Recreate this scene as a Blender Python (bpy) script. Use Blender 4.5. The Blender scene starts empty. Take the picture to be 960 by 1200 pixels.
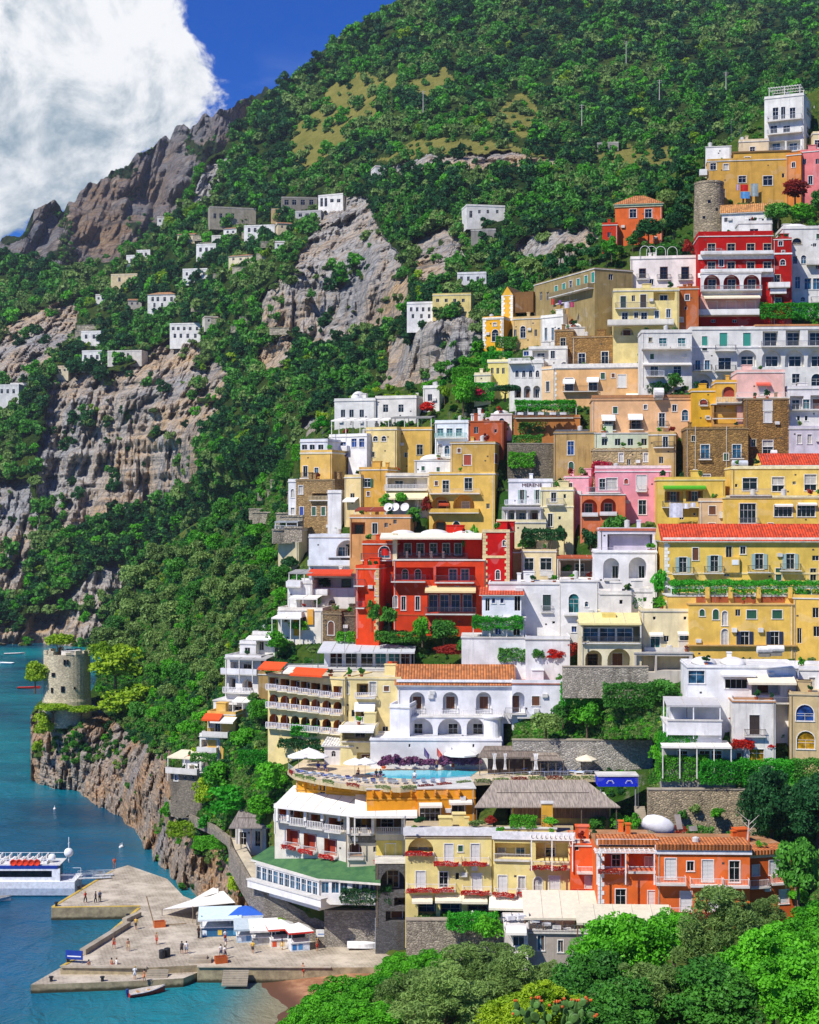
import bpy, math, random
import numpy as np
from mathutils import Vector
R = math.radians
random.seed(7); rng = np.random.default_rng(7)
F = 1800.0; HC = 62.0                       # focal length in photo pixels, eye height above the sea
def X(px, D): return (px-480)/F*D
def Z(py, D): return HC-(py-600)/F*D
def on_z(px, py, z):                        # the point at height z seen at a pixel (quay, decks, water)
 D = (HC-z)*F/(py-600); return Vector((X(px, D), D, z))
def gm(D): return float(np.interp(D, [0,150,175,190,216,260,300,330,340,5000], [0,150,178,198,225,271,309,334,340,5000]))   # surveyed town depths to metres
SC = bpy.context.scene; COL = SC.collection
def lin(h):
 h = h.lstrip('#'); o = []
 for i in (0, 2, 4):
  c = int(h[i:i+2], 16)/255; o.append(c/12.92 if c <= .04045 else ((c+.055)/1.055)**2.4)
 return tuple(o)+(1,)
# ------------------------------------------------------------------ materials
MATS = {}
def newmat(name):
 m = bpy.data.materials.new(name); m.use_nodes = True
 nt = m.node_tree; nt.nodes.clear()
 out = nt.nodes.new('ShaderNodeOutputMaterial'); b = nt.nodes.new('ShaderNodeBsdfPrincipled')
 nt.links.new(b.outputs[0], out.inputs[0]); return m, nt, b
class N:
 def __init__(s, nt): s.nt = nt
 def n(s, t, **k):
  x = s.nt.nodes.new('ShaderNode'+t)
  for a, v in k.items(): setattr(x, a, v)
  return x
 def set(s, sock, v):
  if hasattr(v, 'is_output'): s.nt.links.new(v, sock)
  else: sock.default_value = v
 def noise(s, vec, scale, detail=5, rough=.55, dist=0):
  x = s.n('TexNoise'); s.set(x.inputs['Vector'], vec); x.inputs['Scale'].default_value = scale
  x.inputs['Detail'].default_value = detail; x.inputs['Roughness'].default_value = rough; x.inputs['Distortion'].default_value = dist
  return x.outputs['Fac']
 def map(s, vec, sc=(1, 1, 1), rot=(0, 0, 0)):
  x = s.n('Mapping'); s.set(x.inputs[0], vec); x.inputs['Scale'].default_value = sc; x.inputs['Rotation'].default_value = rot; return x.outputs[0]
 def rng(s, v, a, b, c=0, d=1, smooth=True):
  x = s.n('MapRange'); x.interpolation_type = 'SMOOTHSTEP' if smooth else 'LINEAR'
  s.set(x.inputs[0], v);
  for i, q in enumerate((a, b, c, d)): s.set(x.inputs[i+1], q)
  return x.outputs[0]
 def math(s, op, a, b=0.0):
  x = s.n('Math'); x.operation = op; s.set(x.inputs[0], a); s.set(x.inputs[1], b); return x.outputs[0]
 def mix(s, f, a, b, bt='MIX'):
  x = s.n('Mix'); x.data_type = 'RGBA'; x.blend_type = bt
  s.set(x.inputs[0], f); s.set(x.inputs[6], a); s.set(x.inputs[7], b); return x.outputs[2]
 def bump(s, h, st=.4, d=.05, nrm=None):
  x = s.n('Bump'); x.inputs['Strength'].default_value = st; x.inputs['Distance'].default_value = d
  s.set(x.inputs['Height'], h)
  if nrm is not None: s.set(x.inputs['Normal'], nrm)
  return x.outputs[0]
 def pos(s): return s.n('NewGeometry').outputs['Position']
 def obj(s): return s.n('TexCoord').outputs['Object']
def mul(c, k): return tuple(min(1, v*k) for v in c[:3])+(1,)
def plaster(hexc, wear=.5):
 key = ('pl', hexc, wear)
 if key in MATS: return MATS[key]
 c = lin(hexc); m, nt, b = newmat('plaster_'+hexc.strip('#')); g = N(nt); p = g.pos()
 n1 = g.noise(p, .45, 6, .6); n2 = g.noise(g.map(p, (1.3, 1.3, .13)), 1.0, 5, .65); n3 = g.noise(p, 2.2, 6, .7)
 col = g.mix(g.rng(n1, .3, .7), mul(c, .8), mul(c, 1.08)); n4 = g.noise(p, .16, 3, .5, 1.2)
 col = g.mix(g.rng(n4, .56, .6, 0, .3), col, mul(c, .72)); col = g.mix(g.rng(g.noise(p, .3, 2, .5, .8), .6, .63, 0, .25), col, tuple(.25+.7*v for v in c[:3])+(1,))
 col = g.mix(g.math('MULTIPLY', g.rng(n2, .49, .74), min(1, wear*.85)), col, mul(c, .5) if wear < .8 else (c[0]*.4, c[1]*.4, c[2]*.44, 1))
 col = g.mix(g.math('MULTIPLY', g.rng(n3, .6, .75), wear*.6), col, tuple(.35+.5*v for v in c[:3])+(1,) if wear > .7 else mul(c, .75))
 nt.links.new(col, b.inputs['Base Color']); b.inputs['Roughness'].default_value = .9; b.inputs['Specular IOR Level'].default_value = .2
 nt.links.new(g.bump(g.noise(p, 5, 5, .7), .35, .06), b.inputs['Normal'])
 MATS[key] = m; return m
def stone(hexc='#9a8a70', scale=1.6, dark='#4a4236'):
 key = ('st', hexc, scale, dark)
 if key in MATS: return MATS[key]
 m, nt, b = newmat('stone_masonry'); g = N(nt); p = g.pos()
 pp = g.map(p, (1, 1, 1.7))
 v = g.n('TexVoronoi'); g.set(v.inputs['Vector'], pp); v.inputs['Scale'].default_value = scale*1.7
 e = g.n('TexVoronoi'); e.feature = 'DISTANCE_TO_EDGE'; g.set(e.inputs['Vector'], pp); e.inputs['Scale'].default_value = scale*1.7
 hs = g.n('SeparateColor'); nt.links.new(v.outputs['Color'], hs.inputs[0])
 col = g.mix(hs.outputs[0], mul(lin(hexc), .62), mul(lin(hexc), 1.25))
 col = g.mix(g.rng(e.outputs['Distance'], .0, .07), g.mix(.45, lin(dark), lin(hexc)), col)
 col = g.mix(g.math('MULTIPLY', g.rng(g.noise(g.map(p, (.5, .5, .12)), 1, 5, .65), .5, .72), .6), col, lin(dark))
 nt.links.new(col, b.inputs['Base Color']); b.inputs['Roughness'].default_value = .95
 nt.links.new(g.bump(g.rng(e.outputs['Distance'], 0, .2), .7, .12), b.inputs['Normal'])
 MATS[key] = m; return m
def plain(hexc, rough=.6, metal=0, vary=.12, spec=.4):
 key = ('p', hexc, rough, metal)
 if key in MATS: return MATS[key]
 c = lin(hexc); m, nt, b = newmat('paint_'+hexc.strip('#')); g = N(nt)
 col = g.mix(g.rng(g.noise(g.pos(), 1.7, 5, .65), .3, .7), mul(c, 1-vary*1.6), mul(c, 1+vary))
 nt.links.new(col, b.inputs['Base Color']); b.inputs['Roughness'].default_value = rough; b.inputs['Metallic'].default_value = metal
 b.inputs['Specular IOR Level'].default_value = spec
 MATS[key] = m; return m
def tiles(hexc='#c26a33', per=.42, rot=0):
 key = ('t', hexc, per, rot)
 if key in MATS: return MATS[key]
 c = lin(hexc); m, nt, b = newmat('roof_tiles'); g = N(nt); p = g.obj()
 if rot: p = g.map(p, rot=(0, 0, R(90)))
 sx = g.n('SeparateXYZ'); g.set(sx.inputs[0], p)
 w = g.math('ABSOLUTE', g.math('SINE', g.math('MULTIPLY', sx.outputs[0], math.pi/per)))
 w2 = g.math('FRACT', g.math('MULTIPLY', sx.outputs[1], 1/.5))
 v = g.n('TexWhiteNoise'); v.noise_dimensions = '2D'
 cb = g.n('CombineXYZ'); g.set(cb.inputs[0], g.math('FLOOR', g.math('MULTIPLY', sx.outputs[0], 1/per))); g.set(cb.inputs[1], g.math('FLOOR', g.math('MULTIPLY', sx.outputs[1], 2)))
 nt.links.new(cb.outputs[0], v.inputs['Vector'])
 col = g.mix(v.outputs['Value'], mul(c, .62), mul(c, 1.2))
 col = g.mix(g.rng(g.noise(g.pos(), .8, 6, .7), .5, .75, 0, .6), col, (c[0]*.35, c[1]*.42, c[2]*.5, 1))
 col = g.mix(g.rng(w, .0, .45, .65, 0), col, mul(c, .2))
 nt.links.new(col, b.inputs['Base Color']); b.inputs['Roughness'].default_value = .85
 nt.links.new(g.bump(g.math('ADD', w, g.math('MULTIPLY', w2, .3)), .9, .12), b.inputs['Normal'])
 MATS[key] = m; return m
def glass(hexc='#0d1418', rough=.06):
 key = ('g', hexc)
 if key in MATS: return MATS[key]
 c = lin(hexc); m, nt, b = newmat('window_glass'); g = N(nt)
 col = g.mix(g.rng(g.noise(g.pos(), .9, 3), .35, .65), mul(c, .4), mul(c, 1.6))
 nt.links.new(col, b.inputs['Base Color']); b.inputs['Roughness'].default_value = rough; b.inputs['Specular IOR Level'].default_value = .5
 nt.links.new(g.bump(g.noise(g.pos(), 1.3, 2), .12, .05), b.inputs['Normal'])
 MATS[key] = m; return m
def louvre(hexc):
 key = ('l', hexc)
 if key in MATS: return MATS[key]
 c = lin(hexc); m, nt, b = newmat('shutter_'+hexc.strip('#')); g = N(nt)
 sx = g.n('SeparateXYZ'); g.set(sx.inputs[0], g.pos())
 w = g.math('SINE', g.math('MULTIPLY', sx.outputs[2], 2*math.pi/.16))
 nt.links.new(g.mix(g.rng(w, -1, .2), mul(c, .6), c), b.inputs['Base Color']); b.inputs['Roughness'].default_value = .6
 nt.links.new(g.bump(w, .4, .03), b.inputs['Normal'])
 MATS[key] = m; return m
def thatch(hexc='#8f8377'):
 key = ('th', hexc)
 if key in MATS: return MATS[key]
 c = lin(hexc); m, nt, b = newmat('cane_thatch'); g = N(nt); p = g.obj()
 n = g.noise(g.map(p, (7, .5, .5)), 1, 4, .6); n2 = g.noise(p, .5, 4)
 nt.links.new(g.mix(g.rng(n, .3, .7), mul(c, .5), mul(c, 1.2)), b.inputs['Base Color'])
 b.inputs['Roughness'].default_value = 1; nt.links.new(g.bump(n, .8, .1), b.inputs['Normal'])
 MATS[key] = m; return m
LEAF = {'lush': ('#2f7f12', '#76cf2a'), 'dark': ('#16421f', '#37793a'), 'mid': ('#2a6522', '#62aa36'), 'olive': ('#4c6c2e', '#9cbc62'), 'pine': ('#5b8f0e', '#b7d22c'),
  'vine': ('#1c7a14', '#4fbf2a'), 'bougain': ('#8d1230', '#e8305a'), 'red': ('#a81508', '#ee3522'), 'rust': ('#6b1f12', '#c9402c'), 'violet': ('#5c2a4a', '#a46a90'), 'dry': ('#6d6a2c', '#a8a04a')}
def leafmat(kind):
 key = ('leaf', kind)
 if key in MATS: return MATS[key]
 a, b_ = LEAF[kind]; m, nt, b = newmat('leaves_'+kind); g = N(nt)
 at = g.n('Attribute'); at.attribute_name = 'tint'
 oi = g.n('ObjectInfo')
 f = g.math('ADD', g.math('MULTIPLY', at.outputs['Fac'], .62), g.math('MULTIPLY', oi.outputs['Random'], .38))
 col = g.mix(f, lin(a), lin(b_))
 nt.links.new(col, b.inputs['Base Color']); b.inputs['Roughness'].default_value = .55; b.inputs['Specular IOR Level'].default_value = .25
 t = g.n('BsdfTranslucent'); nt.links.new(col, t.inputs[0]); mx = g.n('MixShader'); mx.inputs[0].default_value = .3
 nt.links.new(b.outputs[0], mx.inputs[1]); nt.links.new(t.outputs[0], mx.inputs[2])
 nt.links.new(mx.outputs[0], nt.nodes['Material Output'].inputs[0])
 MATS[key] = m; return m
# ------------------------------------------------------------------ objects
def tag(o, label=None, cat=None, group=None, kind=None):
 if label: o['label'] = label
 if cat: o['category'] = cat
 if group: o['group'] = group
 if kind: o['kind'] = kind
 return o
def link(name, me, parent=None, loc=(0, 0, 0), rz=0):
 o = bpy.data.objects.new(name, me); COL.objects.link(o); o.location = loc; o.rotation_euler[2] = rz
 if parent: o.parent = parent
 return o
def empty(name, loc, rz=0, label=None, cat=None, group=None):
 o = link(name, None, None, loc, rz); o.empty_display_size = .3; return tag(o, label, cat, group)
def copy_tree(o, parent=None):
 c = o.copy(); COL.objects.link(c); c.parent = parent
 for ch in o.children: copy_tree(ch, c)
 return c
def dup(root, loc, rz=0, label=None, sc=None):
 c = copy_tree(root); c.location = loc; c.rotation_euler[2] = rz
 if sc: c.scale = (sc,)*3 if not hasattr(sc, '__len__') else sc
 if label: c['label'] = label
 return c
class MB:
 def __init__(s): s.v = []; s.f = []; s.m = []
 def poly(s, pts, m=0):
  i = len(s.v); s.v += [tuple(p) for p in pts]; s.f.append(tuple(range(i, i+len(pts)))); s.m.append(m); return s
 def box(s, x0, y0, z0, x1, y1, z1, m=0):
  i = len(s.v); s.v += [(x, y, z) for z in (z0, z1) for x, y in ((x0, y0), (x1, y0), (x1, y1), (x0, y1))]
  for q in ((3, 2, 1, 0), (4, 5, 6, 7), (0, 1, 5, 4), (1, 2, 6, 5), (2, 3, 7, 6), (3, 0, 4, 7)): s.f.append(tuple(i+k for k in q)); s.m.append(m)
  return s
 def prism(s, pts, z0, z1, m=0, mt=None):
  a = sum(pts[i][0]*pts[(i+1) % len(pts)][1]-pts[(i+1) % len(pts)][0]*pts[i][1] for i in range(len(pts)))
  if a < 0: pts = pts[::-1]
  n = len(pts); i = len(s.v); s.v += [(p[0], p[1], z0) for p in pts]+[(p[0], p[1], z1) for p in pts]
  s.f.append(tuple(range(i+n, i+2*n))); s.m.append(m if mt is None else mt); s.f.append(tuple(range(i+n-1, i-1, -1))); s.m.append(m)
  for k in range(n): s.f.append((i+k, i+(k+1) % n, i+n+(k+1) % n, i+n+k)); s.m.append(m)
  return s
 def bar(s, p, q, r, m=0, n=4, r2=None):
  p = Vector(p); q = Vector(q); d = (q-p);
  if d.length < 1e-6: return s
  d.normalize(); a = d.cross(Vector((0, 0, 1)) if abs(d.z) < .9 else Vector((1, 0, 0))).normalized(); b = d.cross(a); i = len(s.v); r2 = r if r2 is None else r2
  for c, rr in ((p, r), (q, r2)):
   for k in range(n):
    t = 2*math.pi*(k+.5)/n; s.v.append(tuple(c+a*(rr*math.cos(t))+b*(rr*math.sin(t))))
  for k in range(n): s.f.append((i+k, i+(k+1) % n, i+n+(k+1) % n, i+n+k)); s.m.append(m)
  s.f.append(tuple(range(i+n-1, i-1, -1))); s.m.append(m); s.f.append(tuple(range(i+n, i+2*n))); s.m.append(m); return s
 def lathe(s, prof, c=(0, 0, 0), n=12, m=0, sx=1, sy=1):
  i = len(s.v); k = len(prof)
  for r, z in prof:
   for j in range(n):
    t = 2*math.pi*j/n; s.v.append((c[0]+sx*r*math.cos(t), c[1]+sy*r*math.sin(t), c[2]+z))
  for a in range(k-1):
   for j in range(n): s.f.append((i+a*n+j, i+a*n+(j+1) % n, i+(a+1)*n+(j+1) % n, i+(a+1)*n+j)); s.m.append(m)
  s.f.append(tuple(range(i+n-1, i-1, -1))); s.m.append(m); s.f.append(tuple(range(i+(k-1)*n, i+k*n))); s.m.append(m)
  return s
 def mesh(s, name, mats, smooth=False):
  me = bpy.data.meshes.new(name); me.from_pydata(s.v, [], s.f)
  for m in (mats if isinstance(mats, (list, tuple)) else [mats]): me.materials.append(m)
  me.polygons.foreach_set('material_index', s.m)
  if smooth: me.polygons.foreach_set('use_smooth', [True]*len(s.f))
  me.update(); return me
 def build(s, name, mats, parent=None, loc=(0, 0, 0), rz=0, smooth=False): return link(name, s.mesh(name, mats, smooth), parent, loc, rz)
# ------------------------------------------------------------------ noise and depth fields
def _h(ix, iy, iz, sd):
 h = (ix.astype(np.int64)*374761393+iy.astype(np.int64)*668265263+iz.astype(np.int64)*2147483647+sd*1274126177) & 0xffffffff
 h = ((h ^ (h >> 13))*1274126177) & 0xffffffff; h = ((h ^ (h >> 16))*2246822519) & 0xffffffff
 return ((h ^ (h >> 15)) & 0xffffff)/float(0xffffff)
def vnoise(x, y, z, sd=0):
 x, y, z = np.broadcast_arrays(np.asarray(x, float), np.asarray(y, float), np.asarray(z, float))
 ix, iy, iz = np.floor(x), np.floor(y), np.floor(z); fx, fy, fz = x-ix, y-iy, z-iz
 fx, fy, fz = (t*t*(3-2*t) for t in (fx, fy, fz)); o = 0
 for a in (0, 1):
  for b in (0, 1):
   for c in (0, 1): o = o+_h(ix+a, iy+b, iz+c, sd)*(fx if a else 1-fx)*(fy if b else 1-fy)*(fz if c else 1-fz)
 return o
def fbm(x, y, z, o=5, sd=0, gain=.5, ridge=False):
 t = 0; a = 1; w = 0
 for k in range(o):
  n = vnoise(x*2**k+k*17.3, y*2**k-k*9.1, z*2**k+k*3.7, sd+k)
  if ridge: n = 1-abs(2*n-1)
  t = t+a*n; w += a; a *= gain
 return t/w
class Depth:                                  # smooth depth (metres) through surveyed points of the hillside
 def __init__(s, pts, reg=.02):
  p = np.array(pts, float); s.c = p[:, :2]/100; y = np.log(p[:, 2]); n = len(p)
  r = np.linalg.norm(s.c[:, None]-s.c[None], axis=2); K = s.k(r)+np.eye(n)*reg
  P = np.c_[np.ones(n), s.c]; A = np.block([[K, P], [P.T, np.zeros((3, 3))]])
  s.w = np.linalg.solve(A, np.r_[y, 0, 0, 0])
 @staticmethod
 def k(r): return np.where(r > 1e-6, r*r*np.log(np.maximum(r, 1e-6)), 0)
 def __call__(s, px, py):
  q = np.stack(np.broadcast_arrays(np.asarray(px, float), np.asarray(py, float)), -1)/100; sh = q.shape[:-1]; q = q.reshape(-1, 2)
  o = np.empty(len(q))
  for i in range(0, len(q), 20000):
   b = q[i:i+20000]; r = np.linalg.norm(b[:, None]-s.c[None], axis=2)
   o[i:i+20000] = s.k(r)@s.w[:-3]+s.w[-3]+b@s.w[-2:]
  return np.exp(o).reshape(sh)
def inpoly(px, py, poly):
 r = np.zeros(np.shape(px), bool); n = len(poly)
 for i in range(n):
  x0, y0 = poly[i]; x1, y1 = poly[(i+1) % n]
  if y0 == y1: continue
  c = ((y0 > py) != (y1 > py)) & (px < (x1-x0)*(py-y0)/(y1-y0)+x0); r ^= c
 return r
DA_PTS = [(340,1085,216),(420,1090,213),(480,1080,202),(560,1075,192),(700,1085,187),(850,1075,182),(960,1060,180),
 (300,1010,226),(480,1000,203),(700,980,194),(900,960,192),(250,950,242),(330,900,228),(450,890,216),(600,880,209),(750,870,202),(900,880,196),
 (220,870,254),(300,800,248),(450,780,231),(600,760,225),(750,780,213),(950,790,207),(300,720,266),(430,700,246),(600,680,240),(800,690,228),(950,680,225),
 (340,620,276),(420,590,268),(550,590,260),(700,590,253),(880,600,244),(400,490,303),(520,500,288),(650,500,275),(800,490,265),(930,490,260),
 (580,400,318),(680,390,303),(800,380,288),(940,370,281),(640,330,340),(760,310,312),(900,280,302),(760,240,338),(850,200,330),(940,160,338),
 (110,760,425),(78,822,345),(180,780,385),(200,700,425),(250,640,430),(300,590,430),(170,850,335),(100,850,344),(50,880,348),(60,925,343),(100,938,331),(160,978,296),(175,1020,268),(210,1050,250),(300,1085,228),(600,1200,160),(900,1200,150)]; DA = Depth(DA_PTS)
DB = Depth([(0,757,715),(60,757,715),(120,762,710),(100,600,770),(200,560,745),(60,480,840),(160,480,795),(230,450,785),(150,420,860),(30,450,870),(0,400,990),(60,350,1030),(100,320,1060),
 (200,400,870),(200,300,950),(140,330,1010),(280,260,935),(380,240,850),(340,330,725),(420,300,722),(420,380,685),(330,420,695),(300,480,650),(250,540,655),(350,500,590),(420,440,590),(500,440,520),(500,368,535),
 (550,300,625),(520,210,700),(600,185,720),(700,185,705),(800,185,660),(650,280,570),(620,300,570),(700,250,570),(600,100,950),(800,100,860),(900,50,1010),(460,0,1150),(700,0,1160),(950,0,1260),(400,100,1060),(330,110,1110),(250,190,1060),(230,240,1010),
 (0,320,1120),(0,600,800),(300,650,700),(300,800,680),(500,560,500),(600,450,480),(800,350,450),(960,150,460),(960,400,430),(700,800,420),(960,800,400)])
# ------------------------------------------------------------------ vegetation
_LEAFN = {0: (24000, .038, 120), 1: (3400, .085, 34), 2: (1000, .135, 18), 3: (430, .19, 10)}
_CR = {}
def leaf_quads(name, p, nr, s, asp, kind, tint):
 n = len(p); g = np.random.default_rng(n)
 nr = nr/np.linalg.norm(nr, axis=1)[:, None]; t = np.cross(nr, g.normal(size=(n, 3))); t /= np.linalg.norm(t, axis=1)[:, None]; bt = np.cross(nr, t); s = s[:, None]
 v = np.stack([p-t*s, p+bt*s*asp, p+t*s, p-bt*s*asp], 1).reshape(-1, 3)
 me = bpy.data.meshes.new(name); me.vertices.add(4*n); me.vertices.foreach_set('co', v.ravel().astype(np.float32))
 me.loops.add(4*n); me.loops.foreach_set('vertex_index', np.arange(4*n, dtype=np.int32))
 me.polygons.add(n); me.polygons.foreach_set('loop_start', np.arange(0, 4*n, 4, dtype=np.int32))
 me.materials.append(leafmat(kind)); me.update(calc_edges=True)
 at = me.attributes.new('tint', 'FLOAT', 'FACE'); at.data.foreach_set('value', tint.astype(np.float32)); return me
def leafbox(kind, w, d, h, leaf=.2, dens=1.0):
 """hedge, vine roof or flower box of real size, centred, with an uneven surface"""
 w, d, h = max(w, .3), max(d, .3), max(h, .2); A = 2*(w*h+d*h)+2*w*d; n = int(min(14000, max(60, A*dens*1.3/(leaf*leaf)))); g = np.random.default_rng(n+int(w*10))
 u = (g.random((n, 3))-.5)*2; ax = g.choice(3, n, p=np.array([d*h, w*h, w*d])/(d*h+w*h+w*d)); sg = g.choice([-1, 1], n); nr = np.zeros((n, 3)); nr[np.arange(n), ax] = sg; nr[:, 2] = np.where((ax == 2) & (nr[:, 2] < 0) & (g.random(n) < .7), 1, nr[:, 2])
 u[np.arange(n), ax] = nr[np.arange(n), ax]*(1-.35*g.random(n)**2); p = u*np.array([w, d, h])/2
 f = fbm(p[:, 0]*.9, p[:, 1]*.9+3, p[:, 2]*.9, 3, 7)-.5; p[:, 2] += f*min(h, 1.2)*.9+.25*g.random(n)*min(h, 1); p[:, 1] += f*min(d, 1.5)*.5; p[:, 0] += (fbm(p[:, 2]*.8, p[:, 0]*.3, 1, 2, 5)-.5)*min(w*.3, 1.2)
 return leaf_quads('foliage', p, nr+.8*g.normal(size=(n, 3)), leaf*(.6+.8*g.random(n)), .6, kind, np.clip(.55*fbm(p[:, 0]*1.3, p[:, 1], p[:, 2]*1.3, 2, 9)+.45*g.random(n), 0, 1))
def crown_mesh(kind, lod, var=0, shape='round'):
 key = (kind, lod, var, shape)
 if key in _CR: return _CR[key]
 n, sz, nb = _LEAFN[lod]; g = np.random.default_rng(hash((lod, var, shape)) % 9999+len(kind))
 d = g.normal(size=(nb, 3)); d /= np.linalg.norm(d, axis=1)[:, None]
 c = d*(g.random((nb, 1))**.45)*.68; rb = (.2+.24*g.random(nb))*(.62 if lod == 0 else 1); c *= 1.2 if lod == 0 else 1
 if shape == 'round': c[:, 2] = np.where(c[:, 2] < -.35, c[:, 2]*.6, c[:, 2])
 if shape == 'flat': c[:, 2] = np.abs(c[:, 2])*.45; rb *= .8
 if shape == 'feather': c[:, 2] *= 1.15; rb *= .75
 if shape == 'box': c = (g.random((nb, 3))-.5)*1.55; rb *= .8
 b = g.integers(0, nb, n); dr = g.normal(size=(n, 3)); dr /= np.linalg.norm(dr, axis=1)[:, None]
 dr[:, 2] = np.where(dr[:, 2] < -.3, -dr[:, 2], dr[:, 2])
 p = c[b]+dr*(rb[b]*(.72+.38*g.random(n)))[:, None]
 nr = dr+.75*g.normal(size=(n, 3));
 if shape == 'feather': nr = dr*.4+g.normal(size=(n, 3))
 tb = g.random(nb)
 me = leaf_quads('foliage', p, nr, sz*(.55+.9*g.random(n)), .55 if shape != 'feather' else .3, kind, .75*tb[b]+.25*g.random(n))
 _CR[key] = me; return me
def trunk_mesh():
 if 'trunk' in _CR: return _CR['trunk']
 m = MB(); m.bar((0, 0, -.6), (.03, 0, .5), .085, n=7, r2=.06)
 for a in range(5):
  t = a*1.26; m.bar((.03, 0, .42), (.45*math.cos(t), .45*math.sin(t), 1.0), .04, n=5, r2=.015)
 bk, nt, b = newmat('bark'); g = N(nt)
 nt.links.new(g.mix(g.noise(g.map(g.pos(), (3, 3, .6)), 1.5, 5), lin('#3a2c20'), lin('#7a6650')), b.inputs['Base Color']); b.inputs['Roughness'].default_value = .95
 _CR['trunk'] = m.mesh('trunk', bk); return _CR['trunk']
TREES = []
def tree(px, py, w, h, kind, label, group=None, D=None, dD=0, shape='round', trunk=True, name='tree', cat='tree', lod=None, var=None, dep=None):
 """crown bottom at pixel row py, w x h pixels; stands on the slope"""
 D = (float(DA(px, py)) if D is None else gm(D))+dD; m = D/F
 rx = w*m/2; rz = h*m/2; lod = lod if lod is not None else (0 if w > 75 else 1 if w > 26 else 2 if w > 11 else 3)
 var = random.randrange(3) if var is None else var
 r = empty(name, (X(px, D), D, Z(py, D)), random.random()*6.28 if shape != 'box' else 0, label, cat, group)
 cr = link('crown', crown_mesh(kind, lod, var, shape), r, (0, 0, rz*.95)); ry = dep if dep else rx*(.9 if shape != 'box' else .6)
 cr.scale = (rx*1.05, ry, rz*1.05)
 if trunk:
  t = link('trunk', trunk_mesh(), r, (0, 0, rz*.1)); t.scale = (rx*.7, rx*.7, rz*.85)
 TREES.append(r); return r
def bush(px, py, w, h, kind, label, group=None, **k):
 k.setdefault('name', 'shrub'); k.setdefault('cat', 'plant')
 D = (float(DA(px, py)) if k.get('D') is None else gm(k['D']))+k.get('dD', 0); m = D/F; shape = k.get('shape', 'round')
 if shape == 'box':
  o = link(k['name'], leafbox(kind, w*m, k.get('dep') or min(2.5, max(.8, w*m*.3)), h*m, .12 if D < 215 else .16), None, (X(px, D), D, Z(py, D)+h*m/2)); return tag(o, label, k['cat'], group)
 rx = w*m/2; rz = h*m/2; lod = k.get('lod', 0 if w > 75 else 1 if w > 26 else 2 if w > 11 else 3)
 o = link(k['name'], crown_mesh(kind, lod, random.randrange(3), shape), None, (X(px, D), D, Z(py, D)+rz*.95), k.get('rz', 0 if shape == 'box' else random.random()*6.28))
 o.scale = (rx*1.1, k.get('dep') or min(rx, rz)*1.1, rz*1.1); tag(o, label, k['cat'], group); TREES.append(o); return o
SRC = bpy.data.collections.new('leaf_clumps_source')
def scatter(name, label, cat, P, scl, rz, pick, srcs):
 """one mass of countless bushes: clumps instanced on points with geometry nodes"""
 col = bpy.data.collections.new(name+'_source')
 for i, me in enumerate(srcs):
  o = bpy.data.objects.new('clump_%02d' % i, me); col.objects.link(o)
 me = bpy.data.meshes.new(name); me.vertices.add(len(P)); me.vertices.foreach_set('co', np.asarray(P, np.float32).ravel())
 for nm, tp, va in (('scl', 'FLOAT', scl), ('rz', 'FLOAT', rz), ('pick', 'INT', pick)):
  a = me.attributes.new(nm, tp, 'POINT'); a.data.foreach_set('value', np.asarray(va, np.int32 if tp == 'INT' else np.float32))
 o = link(name, me); tag(o, label, cat, kind='stuff')
 ng = bpy.data.node_groups.new(name, 'GeometryNodeTree'); ng.interface.new_socket('Geometry', in_out='INPUT', socket_type='NodeSocketGeometry'); ng.interface.new_socket('Geometry', in_out='OUTPUT', socket_type='NodeSocketGeometry')
 A = lambda t: ng.nodes.new(t); L = ng.links.new
 gi, go, ip, ci = A('NodeGroupInput'), A('NodeGroupOutput'), A('GeometryNodeInstanceOnPoints'), A('GeometryNodeCollectionInfo')
 ci.inputs['Collection'].default_value = col; ci.inputs['Separate Children'].default_value = True; ci.inputs['Reset Children'].default_value = True
 def at(nm, tp):
  x = A('GeometryNodeInputNamedAttribute'); x.data_type = tp; x.inputs['Name'].default_value = nm; return x.outputs['Attribute']
 cx = A('ShaderNodeCombineXYZ'); L(at('rz', 'FLOAT'), cx.inputs[2])
 ip.inputs['Pick Instance'].default_value = True
 L(gi.outputs[0], ip.inputs['Points']); L(ci.outputs[0], ip.inputs['Instance']); L(at('pick', 'INT'), ip.inputs['Instance Index']); L(cx.outputs[0], ip.inputs['Rotation']); L(at('scl', 'FLOAT'), ip.inputs['Scale']); L(ip.outputs[0], go.inputs[0])
 md = o.modifiers.new('scatter', 'NODES'); md.node_group = ng; return o
# ------------------------------------------------------------------ windows (shared meshes)
_WIN = {}
GL = {'g': '#10171c', 'b': '#141210', 'k': '#07090b', 'c': '#8d8a84', 't': '#1d5a5c', 'u': '#1c3f7a', 'n': '#26506a', 'y': '#a8801c'}
SH = {'W': '#e6e3dc', 'G': '#1d5a3c', 'B': '#6e3f1f', 'T': '#2f9a86', 'U': '#2348a0', 'R': '#a83a1a', 'D': '#173a34', 'N': '#1a2b4a', 'P': '#a9c2bb', 'K': '#3a2c24'}
FR = {'w': '#e9e6df', 'b': '#5c3a20', 'k': '#23262a', 's': '#cfc3a6', 'o': '#c08a3c'}
def arcpts(w, h, n=8):
 r = min(w/2, h*.9); z0 = h-r
 return [(-w/2, 0), (w/2, 0)]+[(w/2*math.cos(math.pi*i/n), z0+r*math.sin(math.pi*i/n)) for i in range(n+1)]
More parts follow.
